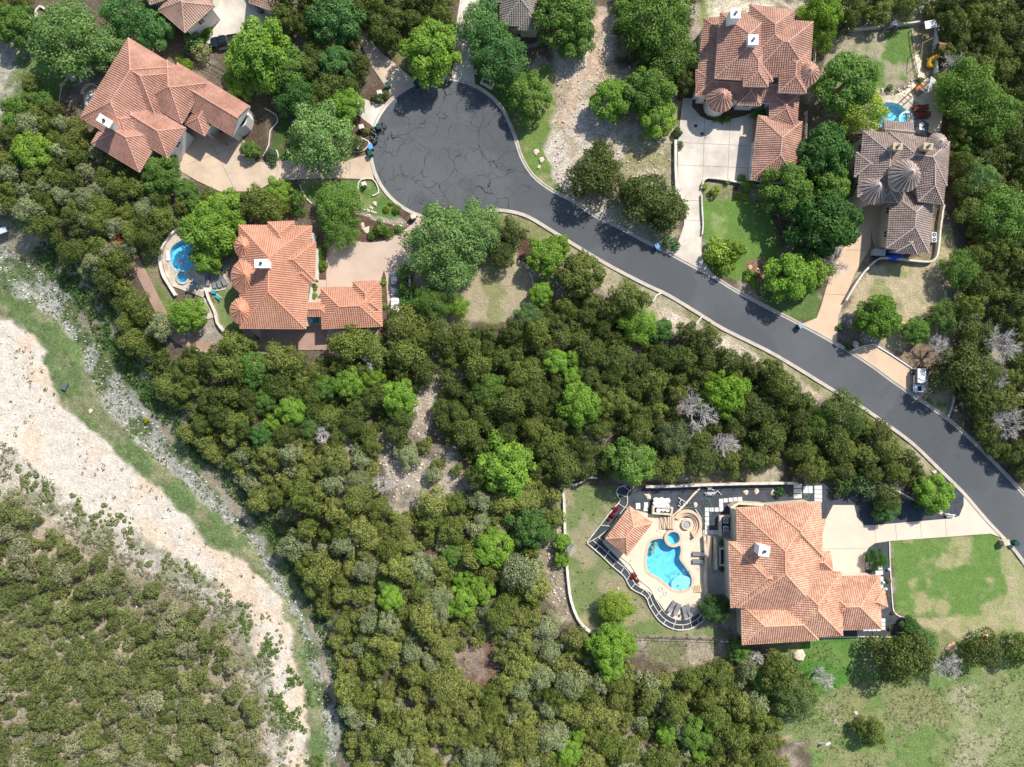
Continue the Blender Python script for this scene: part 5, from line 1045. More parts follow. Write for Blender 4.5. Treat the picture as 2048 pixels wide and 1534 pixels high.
# --- woods filled with junipers
WOODS = [  # polygon, (rmin, rmax), colours, label, group
 ([(250, 640), (330, 700), (470, 715), (560, 715), (760, 715), (775, 690), (850, 700), (880, 670), (930, 660), (1030, 660), (1080, 610), (1210, 600), (1290, 620), (1290, 650), (1350, 700), (1370, 660), (1450, 690), (1560, 745), (1640, 815), (1740, 855), (1800, 885), (1850, 940), (1835, 975), (1740, 975), (1640, 950), (1570, 930), (1400, 925), (1290, 950), (1180, 950), (1110, 960), (900, 960), (880, 900), (400, 860), (300, 740)], (13, 36), (OLD, OLI, OLD), 'dark olive juniper crown packed in the wood between the street and the pool house', 'junipers of the upper wood'),
 ([(370, 860), (880, 900), (900, 960), (1110, 960), (1110, 1000), (1100, 1180), (1140, 1270), (1230, 1330), (1400, 1330), (1540, 1320), (1550, 1380), (1560, 1440), (1560, 1570), (705, 1570), (700, 1440), (665, 1270), (605, 1130), (540, 1040), (470, 950)], (12, 34), (OLI, OLY, OLG, OLY), 'yellow-olive juniper crown packed in the lower wood above the creek', 'junipers of the lower wood'),
 ([(-20, 270), (60, 240), (150, 250), (200, 290), (270, 350), (330, 395), (350, 440), (300, 480), (255, 500), (240, 560), (320, 650), (325, 700), (250, 640), (190, 560), (130, 490), (60, 440), (-20, 400)], (18, 30), (OLD, OLI, OLG), 'olive juniper crown in the wood left of the brown path', 'junipers of the left wood'),
 ([(440, -20), (900, -20), (900, 50), (800, 60), (740, 130), (690, 190), (600, 230), (560, 220), (640, 60), (560, 40)], (20, 32), (OLD, OLI, OLD), 'brownish dark juniper crown in the trees above the cul-de-sac', 'junipers above the cul-de-sac'),
 ([(1895, -20), (2080, -20), (2080, 950), (2030, 930), (1985, 900), (1960, 830), (1910, 780), (1900, 700), (1935, 640), (1935, 600), (1960, 500), (1930, 420), (1915, 280), (1940, 230), (1890, 100)], (20, 34), (OLD, OLI, OLD), 'dark juniper crown in the wood along the right edge', 'junipers of the right wood'),
 ([(1660, -20), (1895, -20), (1890, 60), (1870, 40), (1740, 30), (1700, 40)], (18, 28), (OLD, OLI), 'dark juniper crown behind the white wall at the top right', 'junipers behind the top right wall'),
 ([(1230, -20), (1400, -20), (1400, 60), (1380, 170), (1290, 150), (1250, 60)], (16, 26), (OLD, MID), 'dark juniper crown crowded beside the turret house', 'junipers beside the turret house'),
 ([(-20, -20), (60, -20), (50, 40), (-20, 60)], (18, 26), (OLI,), 'olive juniper crown in the top left corner', 'junipers of the top left corner'),
 ([(0, 230), (30, 200), (60, 160), (100, 200), (180, 270), (150, 260), (50, 250)], (16, 26), (MID, OLI), 'leafy olive juniper crown left of the rose-tiled house', 'junipers left of the rose-tiled house'),
 ([(345, 395), (480, 385), (600, 385), (600, 425), (540, 430), (470, 450), (360, 440)], (15, 24), (MID, OLI), 'juniper crown squeezed between driveway and orange roof', 'junipers between driveway and orange roof'),
 (HILL, (11, 25), ((.13, .16, .045), (.19, .215, .075), (.16, .19, .06), (.25, .255, .14)), 'low scrubby juniper on the hillside', 'scrub'),
]
CLEAR = [([(835, 690), (885, 675), (895, 740), (880, 830), (900, 880), (950, 935), (945, 985), (900, 1010), (860, 1000), (840, 1030), (790, 1020), (760, 990), (740, 890), (760, 850), (812, 800), (850, 740)], .72), ([(905, 1290), (1000, 1290), (1010, 1360), (940, 1375)], .9), ([(700, 880), (760, 1020), (640, 1050), (640, 960)], .3), ([(1110, 1000), (1060, 1020), (1090, 1250), (1150, 1280)], .5), ([(1230, 1280), (1400, 1290), (1400, 1345), (1270, 1345)], .7), ([(0, 1380), (60, 1380), (40, 1534), (0, 1534)], .6), ([(1300, 640), (1420, 690), (1390, 700), (1310, 690)], .9)]
cand = []
NOGO = [rq(1200, 960, 1800, 1290), ROADP] + [d[0] for d in DRIVES] + [rq(460, 435, 770, 700), rq(1390, 0, 1628, 365), rq(1700, 230, 1905, 520), [(257, 76), (500, 190), (472, 280), (340, 320), (277, 344), (171, 240)], rq(300, 0, 420, 70), rq(990, 0, 1085, 70), rq(1765, 40, 1875, 150)]
GRID = {}
def near_ok(x, y, r, f):
    gx, gy = int(x // 40), int(y // 40)
    for a in range(gx - 3, gx + 4):
        for b_ in range(gy - 3, gy + 4):
            for (qx, qy, qr, qk) in GRID.get((a, b_), ()):
                ff = f if qk == 'j' else .62
                if (qx - x) ** 2 + (qy - y) ** 2 < ((qr + r) * ff) ** 2: return False
    return True
def addg(x, y, r, k): GRID.setdefault((int(x // 40), int(y // 40)), []).append((x, y, r, k))
for (x, y, r, k) in PLACED:
    if k != 'shrub': addg(x, y, r * (1.15 if k == 'bare' else 1), 's')
for wi, (poly, (r0, r1), cols, lb, gp) in enumerate(WOODS):
    xs = [p[0] for p in poly]; ys = [p[1] for p in poly]; area = 0
    n_try = int((max(xs) - min(xs)) * (max(ys) - min(ys)) / 18)
    X = NR.uniform(min(xs), max(xs), n_try); Y = NR.uniform(min(ys), max(ys), n_try); ok = inpoly(X, Y, poly)
    for c_, pr in CLEAR: ok &= ~(inpoly(X, Y, c_) & (NR.uniform(0, 1, n_try) < 1 - (1 - pr) ** 2 * .13))
    X, Y = X[ok], Y[ok]; bad = np.zeros(len(X), bool)
    for g_ in NOGO:
        d, _ = dist_poly(X, Y, g_, True); bad |= inpoly(X, Y, g_) | (d < r0 * .75)
    dc, _ = dist_poly(X, Y, CREEK); bad |= (dc < np.where(Y > 850, 30, 42))
    X, Y = X[~bad], Y[~bad]; rs = np.sort(NR.uniform(r0, r1, len(X)))[::-1] if False else NR.uniform(r0, r1, len(X))
    for x, y, r in zip(X, Y, rs):
        edge = 1.0
        if wi == 10:   # the scrub thins out towards the gravel bar
            d, _ = dist_poly(np.array([x]), np.array([y]), WBAR, True)
            if RND.random() > .0 + (d[0] - 34) / 150: continue
        if near_ok(x, y, r, (.61 if wi != 1 else .62) if wi != 10 else .68): addg(x, y, r, 'j'); cand.append((r, x, y, wi))
order = sorted([c for c in cand if c[3] != 10], key=lambda c: -c[0])
used = sum(1 for t in T if t[0] == 'juniper' and t[5]); lim = 298 - used
inview = [c for c in order if -8 < c[1] < 2056 and -8 < c[2] < 1542]
big = set(inview[:lim]); rest = [c for c in cand if c not in big]
for r, x, y, wi in big:
    col = WOODS[wi][2][RND.randrange(len(WOODS[wi][2]))]
    if wi == 1 and x > 1150: col = OLI if RND.random() < .7 else OLY
    tree('juniper', x, y, r, col, WOODS[wi][3], WOODS[wi][4], hs=RND.uniform(.75, 1.3), sy=RND.uniform(.78, 1.15))
cos, tis, tcs = [], [], []
for r, x, y, wi in rest:
    kd = 'juniper' if r > 17 else 'scrub'; v = RND.randrange(NVAR[kd]); co, ti, _ = LEAFDATA[kd, v]; R, hg, zb = KIND[kd][:3]; s_ = r * S / R
    hs = RND.uniform(.9, 1.3); loc = PH(x, y, (hg + zb) * s_ * hs * .55); a = RND.uniform(0, 6.28); ca, sa = math.cos(a), math.sin(a)
    q = co.reshape(-1, 3) * np.array([s_, s_, s_ * hs]); q = np.stack([q[:, 0] * ca - q[:, 1] * sa + loc.x, q[:, 0] * sa + q[:, 1] * ca + loc.y, q[:, 2] + loc.z], 1).reshape(-1, 4, 3)
    if kd == 'juniper': sel = np.arange(len(q))[::2]; ctr = q[sel].mean(1, keepdims=True); q = ctr + (q[sel] - ctr) * 1.3; ti = ti[sel]
    col = np.array(WOODS[wi][2][RND.randrange(len(WOODS[wi][2]))]) * RND.uniform(.8, 1.15)
    cos.append(q); tis.append(ti); tcs.append(np.tile(col, (len(q), 1)))
def stuffmesh(name, cos, tis, tcs, label, cat=None):
    co, ti, tc = np.concatenate(cos), np.concatenate(tis), np.concatenate(tcs); me = leafmesh(name, co, ti, LEAFA)
    a = me.attributes.new('tcol', 'FLOAT_COLOR', 'FACE'); a.data.foreach_set('color', np.concatenate([tc, np.ones((len(tc), 1))], 1).astype(np.float32).ravel())
    o = bpy.data.objects.new(name, me); COL.objects.link(o); o['kind'] = 'stuff'; tag(o, label, cat)
stuffmesh('juniper_thicket', cos, tis, tcs, 'smaller juniper and scrub crowns massed on the hillside and in the woods', 'thicket')
print('TREES individual', len(big), 'massed', len(rest), 'leafquads massed', sum(len(c) for c in cos))

# ---------------------------------------------------------------- ground cover: weeds, creek brush, stones
def tufts(n, polys, size, cols, seed, clump=5, hgt=.25, mask=None):
    g = np.random.default_rng(seed); out = []; 
    for poly, share in polys:
        xs = [p[0] for p in poly]; ys = [p[1] for p in poly]; m = int(n * share * 6); X = g.uniform(min(xs), max(xs), m); Y = g.uniform(min(ys), max(ys), m)
        k = inpoly(X, Y, poly); X, Y = X[k], Y[k]
        if mask is not None: w_ = fbm(X, Y, mask, seed) ; k = w_ > .5; X, Y = X[k], Y[k]
        out.append(np.stack([X, Y], 1)[:int(n * share)])
    pt = np.concatenate(out); hh = gh(pt[:, 0], pt[:, 1]); K = S * (H - hh) / H
    base = np.stack([(pt[:, 0] - 1024) * K, -(pt[:, 1] - 767) * K, hh], 1); N_ = len(base)
    sz = g.uniform(.5, 1.4, N_) * size; base = np.repeat(base, clump, 0); sz = np.repeat(sz, clump)
    d = unit(g.normal(size=(len(base), 3))); d[:, 2] = np.abs(d[:, 2]); p = base + d * sz[:, None] * np.array([1, 1, hgt / size]) * .8
    nr = unit(d + g.normal(size=d.shape) * .5 + [0, 0, .5]); t = unit(np.cross(nr, g.normal(size=d.shape))); b_ = np.cross(nr, t); s2 = (sz * g.uniform(.25, .5, len(sz)))[:, None]
    co = np.stack([p - t * s2, p - b_ * s2 * .7, p + t * s2, p + b_ * s2 * .7], 1)
    ci = np.repeat(g.integers(0, len(cols), N_), clump); tc = np.array(cols)[ci]
    return co, g.uniform(.1, .9, len(co)), tc
GRASSY = ZONES[4][0]
parts_ = [tufts(2600, [(GRASSY, 1)], .28, [(.07, .15, .025), (.11, .17, .04)], 1),
  tufts(2500, [(CRB, .97), (WBAR, .03)], .34, [(.06, .11, .03), (.14, .15, .07)], 2, mask=60),
  tufts(3200, [([(100, 470), (190, 560), (260, 680), (350, 800), (480, 950), (600, 1100), (680, 1300), (720, 1534), (690, 1534), (665, 1350), (605, 1180), (520, 1050), (400, 920), (300, 820), (205, 690), (140, 590), (60, 510)], 1)], .55, [(.045, .11, .02), (.07, .13, .03)], 3, 9, .5),
  tufts(2600, [(HILL, .92), (WBAR, .08)], .34, [(.08, .12, .03), (.14, .14, .06), (.28, .25, .19), (.22, .21, .15)], 4, 8, .3, mask=50),
  tufts(3500, [([(0, 870), (60, 930), (200, 1040), (340, 1120), (440, 1180), (530, 1240), (560, 1400), (590, 1534), (560, 1534), (520, 1420), (470, 1290), (420, 1230), (240, 1130), (90, 1040), (0, 960)], 1)], .3, [(.22, .21, .17), (.13, .15, .07), (.30, .27, .22), (.12, .17, .05)], 15, 9, .3, mask=34),
  tufts(650, [([(0, 900), (130, 960), (260, 1040), (420, 1150), (560, 1240), (600, 1534), (560, 1534), (500, 1290), (400, 1200), (220, 1110), (60, 1010)], 1)], .5, [(.13, .18, .055), (.16, .19, .075), (.2, .21, .1)], 16, 22, .4, mask=26),
  tufts(1000, [([(440, 1160), (620, 1380), (650, 1534), (600, 1534), (560, 1440), (500, 1290)], 1)], .42, [(.06, .14, .02), (.1, .16, .03)], 5, 8, .4, mask=45),
  tufts(2600, [([(1560, 1285), (2060, 1290), (2060, 1540), (1600, 1540)], 1)], .25, [(.09, .17, .03), (.15, .16, .06), (.25, .22, .13)], 6, 4, .15, mask=40),
  tufts(2200, [([(300, 720), (900, 690), (1500, 900), (1500, 1530), (720, 1530), (500, 960)], 1)], .3, [(.08, .09, .03), (.2, .18, .12), (.13, .08, .05)], 7, 4, .2),
  tufts(500, [([(1110, 60), (1240, 60), (1350, 270), (1350, 500), (1110, 390)], 1)], .2, [(.12, .15, .05), (.22, .2, .1)], 8, 4, .12, mask=30)]
stuffmesh('ground_cover', [p[0] for p in parts_], [p[1] for p in parts_], [p[2] for p in parts_], 'weeds, grass tufts and creek brush covering the ground')
def stones(name, label, n, polys, smin, smax, m, seed, mask=None):
    g = random.Random(seed); b = MB()
    for poly, share in polys:
        xs = [p[0] for p in poly]; ys = [p[1] for p in poly]; k = 0; want = int(n * share)
        X = NR.uniform(min(xs), max(xs), want * 6); Y = NR.uniform(min(ys), max(ys), want * 6); ok = inpoly(X, Y, poly)
        if mask: ok &= fbm(X, Y, mask, seed) > .5
        for x, y in list(zip(X[ok], Y[ok]))[:want]:
            v = PG(x, y); s_ = smin + (smax - smin) * g.random() ** 3; n_ = 5; a0 = g.uniform(0, 6)
            bt = [(v.x + math.cos(a0 + i * 1.257) * s_ * g.uniform(.7, 1.1), v.y + math.sin(a0 + i * 1.257) * s_ * g.uniform(.6, 1.0), v.z - .05) for i in range(n_)]
            tp = [(v.x + (p[0] - v.x) * .6, v.y + (p[1] - v.y) * .6, v.z + s_ * .55) for p in bt]
            b.face(tp, m)
            for i in range(n_): b.face([bt[i], bt[(i + 1) % n_], tp[(i + 1) % n_], tp[i]], m)
    o = b.build(name, m); o['kind'] = 'stuff'; tag(o, label, None)
CS = mk('creek_stone', (.46, .43, .38), .35, .8, 3); CS2 = mk('pale_rubble', (.55, .49, .40), .3, .8, 3)
stones('creek_stones', 'grey stones lying loose in the creek bed', 2600, [(CRB, 1)], .06, .32, CS, 4)
stones('rubble', 'pale limestone rubble scattered over bare ground', 2600, [(ZONES[-5][0] if False else [(835, 690), (885, 675), (895, 740), (900, 880), (950, 935), (900, 1010), (760, 1000), (740, 890), (812, 800)], .2), ([(1110, 60), (1240, 60), (1350, 270), (1350, 500), (1110, 390)], .25), (WBAR, .2), (HILL, .1), ([(1300, 600), (1500, 700), (1700, 850), (1540, 730)], .1), ([(1050, 1000), (1125, 1000), (1140, 1240), (1090, 1200)], .1), ([(712, 408), (820, 450), (812, 462), (720, 428)], .05), ([(1760, 178), (1800, 172), (1836, 150), (1845, 160), (1810, 190), (1765, 192)], .05)], .05, .34, CS2, 5)

# ---------------------------------------------------------------- rocks that can be counted
def rock(px, py, r, m, label, flat=.45, seed=1, name='boulder', cat='boulder', z=0):
    v = PG(px, py, z); b = MB(); b.blob((v.x, v.y, v.z + r * S * .12), r * S * .95, m, seed, .32, 7, 4, .38); tag(b.build(name, m, origin=v), label, cat)
ROCKC = mk('boulder_stone', (.52, .42, .32), .25, 1, 4); 
for i, (x, y, r, lb) in enumerate([(1596, 1310, 13, 'large pale boulder under the south-east eave of the biggest house'), (1970, 1280, 12, 'large pinkish boulder at the top of the meadow'), (1900, 1293, 10, 'pale boulder left of the large pinkish one'), (1925, 1302, 7, 'smaller pale boulder behind the bare silvery tree'), (1710, 688, 9, 'flat grey boulder above the gravel drive'),
    (1073, 305, 6, 'pointed white boulder on the grass near the cul-de-sac'), (1082, 320, 6, 'broad white boulder on the grass near the cul-de-sac'), (1078, 334, 5, 'lowest white boulder on the grass near the cul-de-sac'), (732, 461, 9, 'triangular pale boulder in the mulch bed'), (1295, 992, 7, 'round tan boulder left of the fountain'),
    (1546, 984, 6, 'diamond-shaped tan rock in the walled gravel bay'), (1513, 983, 6, 'flat tan rock right of the white slab on the gravel'), (1390, 1010, 6, 'long tan rock on the gravel above the fire pit'), (1492, 986, 6, 'white flat rock on the gravel above the stepping slabs'), (750, 408, 5, 'pale boulder in the grass by the kerb'), (742, 415, 4, 'small pale boulder lying beside the kerb boulder'),
    (1500, 535, 6, 'orange boulder in the stony corner of the front lawn'), (1515, 541, 5, 'second orange boulder in the stony corner of the front lawn'), (1236, 1177, 3, 'small white rock on the grass above the lime tree'), (181, 822, 5, 'white rock in the grass strip of the creek'), (1711, 1426, 4, 'white rock lying in the meadow grass'), (725, 450, 5, 'pale rock above the triangular boulder'),
    (1895, 1030, 6, 'pale rock heap under the bright gravel-point tree'), (1880, 1025, 5, 'smaller pale rock under the gravel-point tree'), (1868, 945, 5, 'white rock at the tip of the gravel beside the street')]):
    rock(x, y, r, ROCKC if 'orange' not in lb and 'pink' not in lb else mk('orange_rock', (.5, .3, .2), .2), lb, seed=i)
# ---------------------------------------------------------------- stepping slabs
SLABM = mk('paving_slab_white', (.60, .585, .55), .06, 1, 8)
sb = MB(); sb.box((0, 0, .03), (.8, .8, .12), 0, SLABM); proto = sb.build('paving_slab', SLABM); first = True
SP = [(1441.8, 1001.5), (1451, 1000.5), (1461, 999.5), (1470.5, 998.6), (1480, 998), (1442, 1010), (1442.5, 1018.6), (1433, 1019), (1423, 1019), (1413.7, 1019), (1413.7, 1028.2), (1413.7, 1037.4), (1413.7, 1046.4), (1413.7, 1055.3), (1413.7, 1064.5), (1423, 1064.5), (1433, 1064.5)]
COL.objects.unlink(proto)
for i, (x, y) in enumerate(SP):
    o = proto.copy(); COL.objects.link(o); o.location = P(x, y) + Vector((0, 0, .03)); o.rotation_euler = (0, 0, rad(4 if i < 5 else 0))
    tag(o, 'square white stepping slab on the dark gravel beside the big house', 'paving slab', 'white stepping slabs on the gravel')
for (x, y, sx, sy, lb, gp) in [(1276, 1012, .9, 1.2, 'lone white slab on the gravel just right of the gazebo tip', None), (1292, 1009, .8, .9, 'upper white slab of the pair left of the fountain', None), (1291, 1018, .8, .8, 'lower white slab of the pair left of the fountain', None)] + \
    [(1595, 972 + k * 10, 1.6, .85, 'wide pale slab in the courtyard north of the biggest house', 'courtyard slabs') for k in range(3)] + [(1636, 975 + k * 8.6, 1.5, .75, 'wide pale slab in the courtyard north of the biggest house', 'courtyard slabs') for k in range(4)] + \
    [(1610.5, 979, .95, 1.4, 'wide pale slab in the courtyard north of the biggest house', 'courtyard slabs'), (1620.5, 979, .85, 1.4, 'wide pale slab in the courtyard north of the biggest house', 'courtyard slabs')] + \
    [(1734.5, 1131, .65, 1.5, 'grey slab left of the pair by the small dark tree', None), (1743, 1131, .75, 1.5, 'grey slab right of the pair by the small dark tree', None), (1757, 1135, 1.5, .8, 'white slab under the small dark tree', None), (1758, 1145, 1.5, .8, 'white slab just below the small dark tree', None)] + \
    [(1763, 1157 + k * 8.6, .6, .8, 'small white slab along the east wall of the garage wing', 'white slabs along the garage wing') for k in range(3)] + [(1766, 1240 + k * 8, .8, .7, 'small white slab along the east wall of the garage wing', 'white slabs along the garage wing') for k in range(3)] + [(1730 + k * 9, 1259, .8, .5, 'thin white slab along the south wall of the garage wing', 'white slabs south of the garage wing') for k in range(4)] + \
    [(1444, 1281, .7, .7, 'left small white slab below the fence', None), (1454, 1281, .7, .7, 'right small white slab below the fence', None)]:
    b = MB(); v = P(x, y); b.box((v.x, v.y, .05), (sx, sy, .14), rad(2), SLABM); tag(b.build('paving_slab', SLABM, origin=v), lb, 'paving slab', gp)

# ---------------------------------------------------------------- vehicles (length along +Y, nose towards +Y)
def loft(b, secs, m, n=24):
    """secs: (halfw, y0, y1, z, exponent)"""
    rings = []
    for hw, y0, y1, z, ex in secs:
        cy, hl = (y0 + y1) / 2, (y1 - y0) / 2; r = []
        for k in range(n):
            a = 2 * math.pi * (k + .5) / n; c, s_ = math.cos(a), math.sin(a)
            r.append((hw * math.copysign(abs(c) ** ex, c), cy + hl * math.copysign(abs(s_) ** ex, s_), z))
        rings.append(r)
    for i in range(len(rings) - 1):
        for k in range(n): b.face([rings[i][k], rings[i][(k + 1) % n], rings[i + 1][(k + 1) % n], rings[i + 1][k]], m)
    b.face(rings[-1], m); b.face(rings[0][::-1], m)
def wheels(root, hw, ys, r=.33):
    for y in ys:
        for sx in (-1, 1):
            b = MB(); b.tube([(sx * (hw - .22), y, r), (sx * hw, y, r)], r, RUBBER, 16); wv = part(b, 'wheel', RUBBER, root)
            b = MB(); b.tube([(sx * (hw - .02), y, r), (sx * (hw + .02), y, r)], r * .6, STEEL, 12); part(b, 'rim', STEEL, wv)
def lights(root, hw, y0, y1, z):
    for sx in (-1, 1):
        b = MB(); b.box((sx * hw * .75, y1 - .08, z), (.34, .16, .14), 0, mk('lamp_glass', (.7, .7, .7), .05, rough=.1)); part(b, 'headlight', WHITE, root)
        b = MB(); b.box((sx * hw * .8, y0 + .06, z + .08), (.26, .14, .16), 0, mk('tail_lamp', (.4, .02, .02), .05, rough=.2)); part(b, 'tail_light', WHITE, root)
        b = MB(); b.box((sx * (hw + .08), .62, z + .25), (.2, .12, .12), 0, BLACK); part(b, 'mirror', BLACK, root)
def car(name, label, cat, loc, rz, col, kind):
    pm = mk('car_paint_' + name, col, .03, 1, 6, rough=.28, metal=.25, spec=.6); root = thing(name, label, cat, (0, 0, 0)); b = MB()
    if kind == 'sedan':
        loft(b, [(.82, -2.35, 2.3, .25, .45), (.9, -2.4, 2.4, .5, .42), (.9, -2.38, 2.36, .72, .42), (.84, -2.3, 2.25, .86, .42), (.78, -2.1, 1.9, .93, .42)], pm); part(b, 'body', pm, root, True)
        b = MB(); loft(b, [(.76, -1.75, 1.05, .9, .4), (.6, -1.05, .3, 1.4, .4)], GLASS); part(b, 'windows', GLASS, root)
        b = MB(); loft(b, [(.62, -1.1, .35, 1.38, .35), (.6, -1.05, .28, 1.45, .35)], pm); part(b, 'roof', pm, root)
        wheels(root, .92, (-1.45, 1.45)); lights(root, .86, -2.4, 2.36, .66)
    elif kind == 'van':
        loft(b, [(.88, -2.4, 2.35, .3, .4), (.96, -2.45, 2.42, .6, .38), (.95, -2.42, 2.38, .95, .38), (.9, -2.38, 2.2, 1.05, .38)], pm); part(b, 'body', pm, root, True)
        b = MB(); loft(b, [(.9, -2.35, 1.35, 1.02, .35), (.78, -2.15, .75, 1.65, .35)], GLASS); part(b, 'windows', GLASS, root)
        b = MB(); loft(b, [(.8, -2.2, .78, 1.62, .3), (.77, -2.12, .7, 1.74, .3)], WHITE); part(b, 'roof', WHITE, root)
        for y in (-1.6, -.7, .2):
            b = MB(); b.box((0, y, 1.8), (1.45, .07, .05), 0, BLACK); part(b, 'roof_bar', BLACK, root)
        wheels(root, .98, (-1.5, 1.5), .36); lights(root, .9, -2.45, 2.38, .8)
    elif kind == 'jeep':
        b.box((0, 0, .85), (1.5, 4.2, .6), 0, pm, .97); b.box((0, 1.45, 1.12), (1.35, 1.35, .14), 0, pm, .93); part(b, 'body', pm, root)
        b = MB(); b.box((0, -.65, 1.5), (1.5, 2.75, .75), 0, GLASS, .9); part(b, 'windows', GLASS, root)
        b = MB(); b.box((0, -.70, 1.9), (1.38, 2.5, .10), 0, WHITE, .98); part(b, 'hard_top', WHITE, root)
        b = MB(); b.box((0, 1.5, 1.205), (.62, .8, .03), 0, BLACK); part(b, 'bonnet_panel', BLACK, root)
        for sx in (-1, 1):
            for y in (-1.35, 1.4):
                b = MB(); b.box((sx * .82, y, .9), (.26, 1.05, .14), 0, WHITE if y > 0 else BLACK); part(b, 'wing', BLACK, root)
        for y in (-1.5, -.8, -.1, .5):
            b = MB(); b.box((-.72, y, 1.75), (.12, .25, .3), 0, BLACK); part(b, 'side_strap', BLACK, root)
        b = MB(); b.box((0, 2.2, .6), (1.5, .18, .22), 0, BLACK); part(b, 'bumper', BLACK, root)
        b = MB(); b.tube([(0, -2.12, 1.1), (0, -2.35, 1.1)], .38, RUBBER, 16); part(b, 'spare_wheel', RUBBER, root)
        wheels(root, .95, (-1.35, 1.4), .42); lights(root, .7, -2.12, 2.2, .95)
    else:  # pickup, nose to +Y
        loft(b, [(.92, -2.7, 2.75, .4, .35), (.99, -2.75, 2.8, .7, .33), (.97, -2.72, 2.72, .98, .33), (.92, -2.7, 2.6, 1.04, .33)], pm); part(b, 'body', pm, root, True)
        b = MB(); b.box((0, -1.75, 1.06), (1.55, 1.85, .05), 0, BLACK)
        for sx in (-1, 1): b.box((sx * .84, -1.75, 1.16), (.12, 1.9, .22), 0, pm)
        b.box((0, -2.66, 1.14), (1.6, .1, .22), 0, pm); part(b, 'cargo_bed', pm, root)
        b = MB(); loft(b, [(.9, -.8, 1.45, 1.02, .35), (.74, -.6, .85, 1.62, .35)], GLASS); part(b, 'windows', GLASS, root)
        b = MB(); loft(b, [(.76, -.62, .88, 1.6, .3), (.73, -.56, .8, 1.7, .3)], pm); part(b, 'roof', pm, root)
        wheels(root, 1.0, (-1.75, 1.75), .4); lights(root, .9, -2.75, 2.75, .85)
    root.location = Vector(loc); root.rotation_euler = (0, 0, rad(rz)); return root
car('parked_car', 'slate grey sedan parked beside the white wall and round shrubs', 'car', P(791, 567) + Vector((0, 0, .06)), 182, (.13, .15, .18), 'sedan')
car('parked_van', 'white van with roof bars parked behind the grey sedan', 'van', P(793, 620) + Vector((0, 0, .06)), 180, (.62, .64, .66), 'van')
car('parked_offroader', 'white boxy off-roader with black bonnet panel on the small gravel drive', 'off-road car', P(1832, 760) + Vector((0, 0, .07)), 180, (.80, .83, .86), 'jeep').scale = (1.2, 1.15, 1.0)
car('pickup_truck', 'black pickup truck on the tan driveway near the top edge', 'pickup truck', P(452, 86) + Vector((0, 0, .06)), 98, (.012, .02, .03), 'pickup')
car('parked_car', 'dark car just showing at the top edge on the tan driveway', 'car', P(514, 8) + Vector((0, 0, .06)), 40, (.05, .05, .055), 'sedan')
# wheelie bins
def bin_(px, py, rz, m, lb, lid=None, gap=0):
    root = thing('wheelie_bin', lb, 'wheelie bin', P(px, py) + Vector((0, 0, .04)), rz=rad(rz)); root.rotation_euler = (0, 0, 0); loc = root.location.copy(); root.location = (0, 0, 0)
    b = MB(); b.box((0, 0, .5), (.55, .65, .9), 0, m, 1.18); part(b, 'body', m, root)
    b = MB(); b.box((0, .02, 1.0), (.72, .84, .09), 0, lid or m, .93); b.tube([(-.25, -.43, .98), (.25, -.43, .98)], .035, lid or m, 6); part(b, 'lid', lid or m, root)
    for sx in (-1, 1): b = MB(); b.tube([(sx * .26, -.33, .13), (sx * .34, -.33, .13)], .13, RUBBER, 10); part(b, 'wheel', RUBBER, root)
    root.location = loc; root.rotation_euler = (0, 0, rad(rz)); root.scale = (1.25, 1.25, 1.15)
bin_(1312, 494, 30, BLUEP, 'blue wheelie bin on the upper kerb of the street', mk('blue_lid', (.12, .3, .6), .1)); bin_(1597, 652, 30, GREYP, 'grey wheelie bin at the mouth of the orange driveway', mk('grey_lid', (.25, .33, .38), .1))
bin_(2026, 1084, 40, GREENP, 'dark green wheelie bin at the pale driveway mouth', None); bin_(759, 257, 10, GREENP, 'green wheelie bin beside the heap of black bags'); bin_(834, 171, 40, GREENP, 'green wheelie bin in the tree shade at the cul-de-sac top')
bin_(777, 174, 30, GREENP, 'green wheelie bin on the grass by the upper left driveway'); bin_(742, 309, 20, GREENP, 'green open bin at the end of the long driveway'); bin_(743, 297, 15, BLUEP, 'light blue crate bin above the green open bin', mk('blue_lid', (.12, .3, .6), .1))
BAGM = mk('bin_bag', (.015, .016, .02), .3, 5, 14, rough=.25, bump=.12, spec=.6)
for i in range(16):
    x, y = 748 + RND.uniform(-5, 6), 257 + i * 2.0 + RND.uniform(-1, 1); v = P(x, y) + Vector((0, 0, .12)); b = MB(); b.blob(v + Vector((0, 0, .25)), .42, BAGM, i, .8, 8, 5); b.tube([v + Vector((0, 0, .5)), v + Vector((.03, 0, .68))], .06, BAGM, 5, .1)
    tag(b.build('bin_bag', BAGM, origin=v, smooth=True), 'shiny black rubbish bag in the heap at the cul-de-sac kerb', 'rubbish bag', 'black rubbish bags heaped at the kerb')
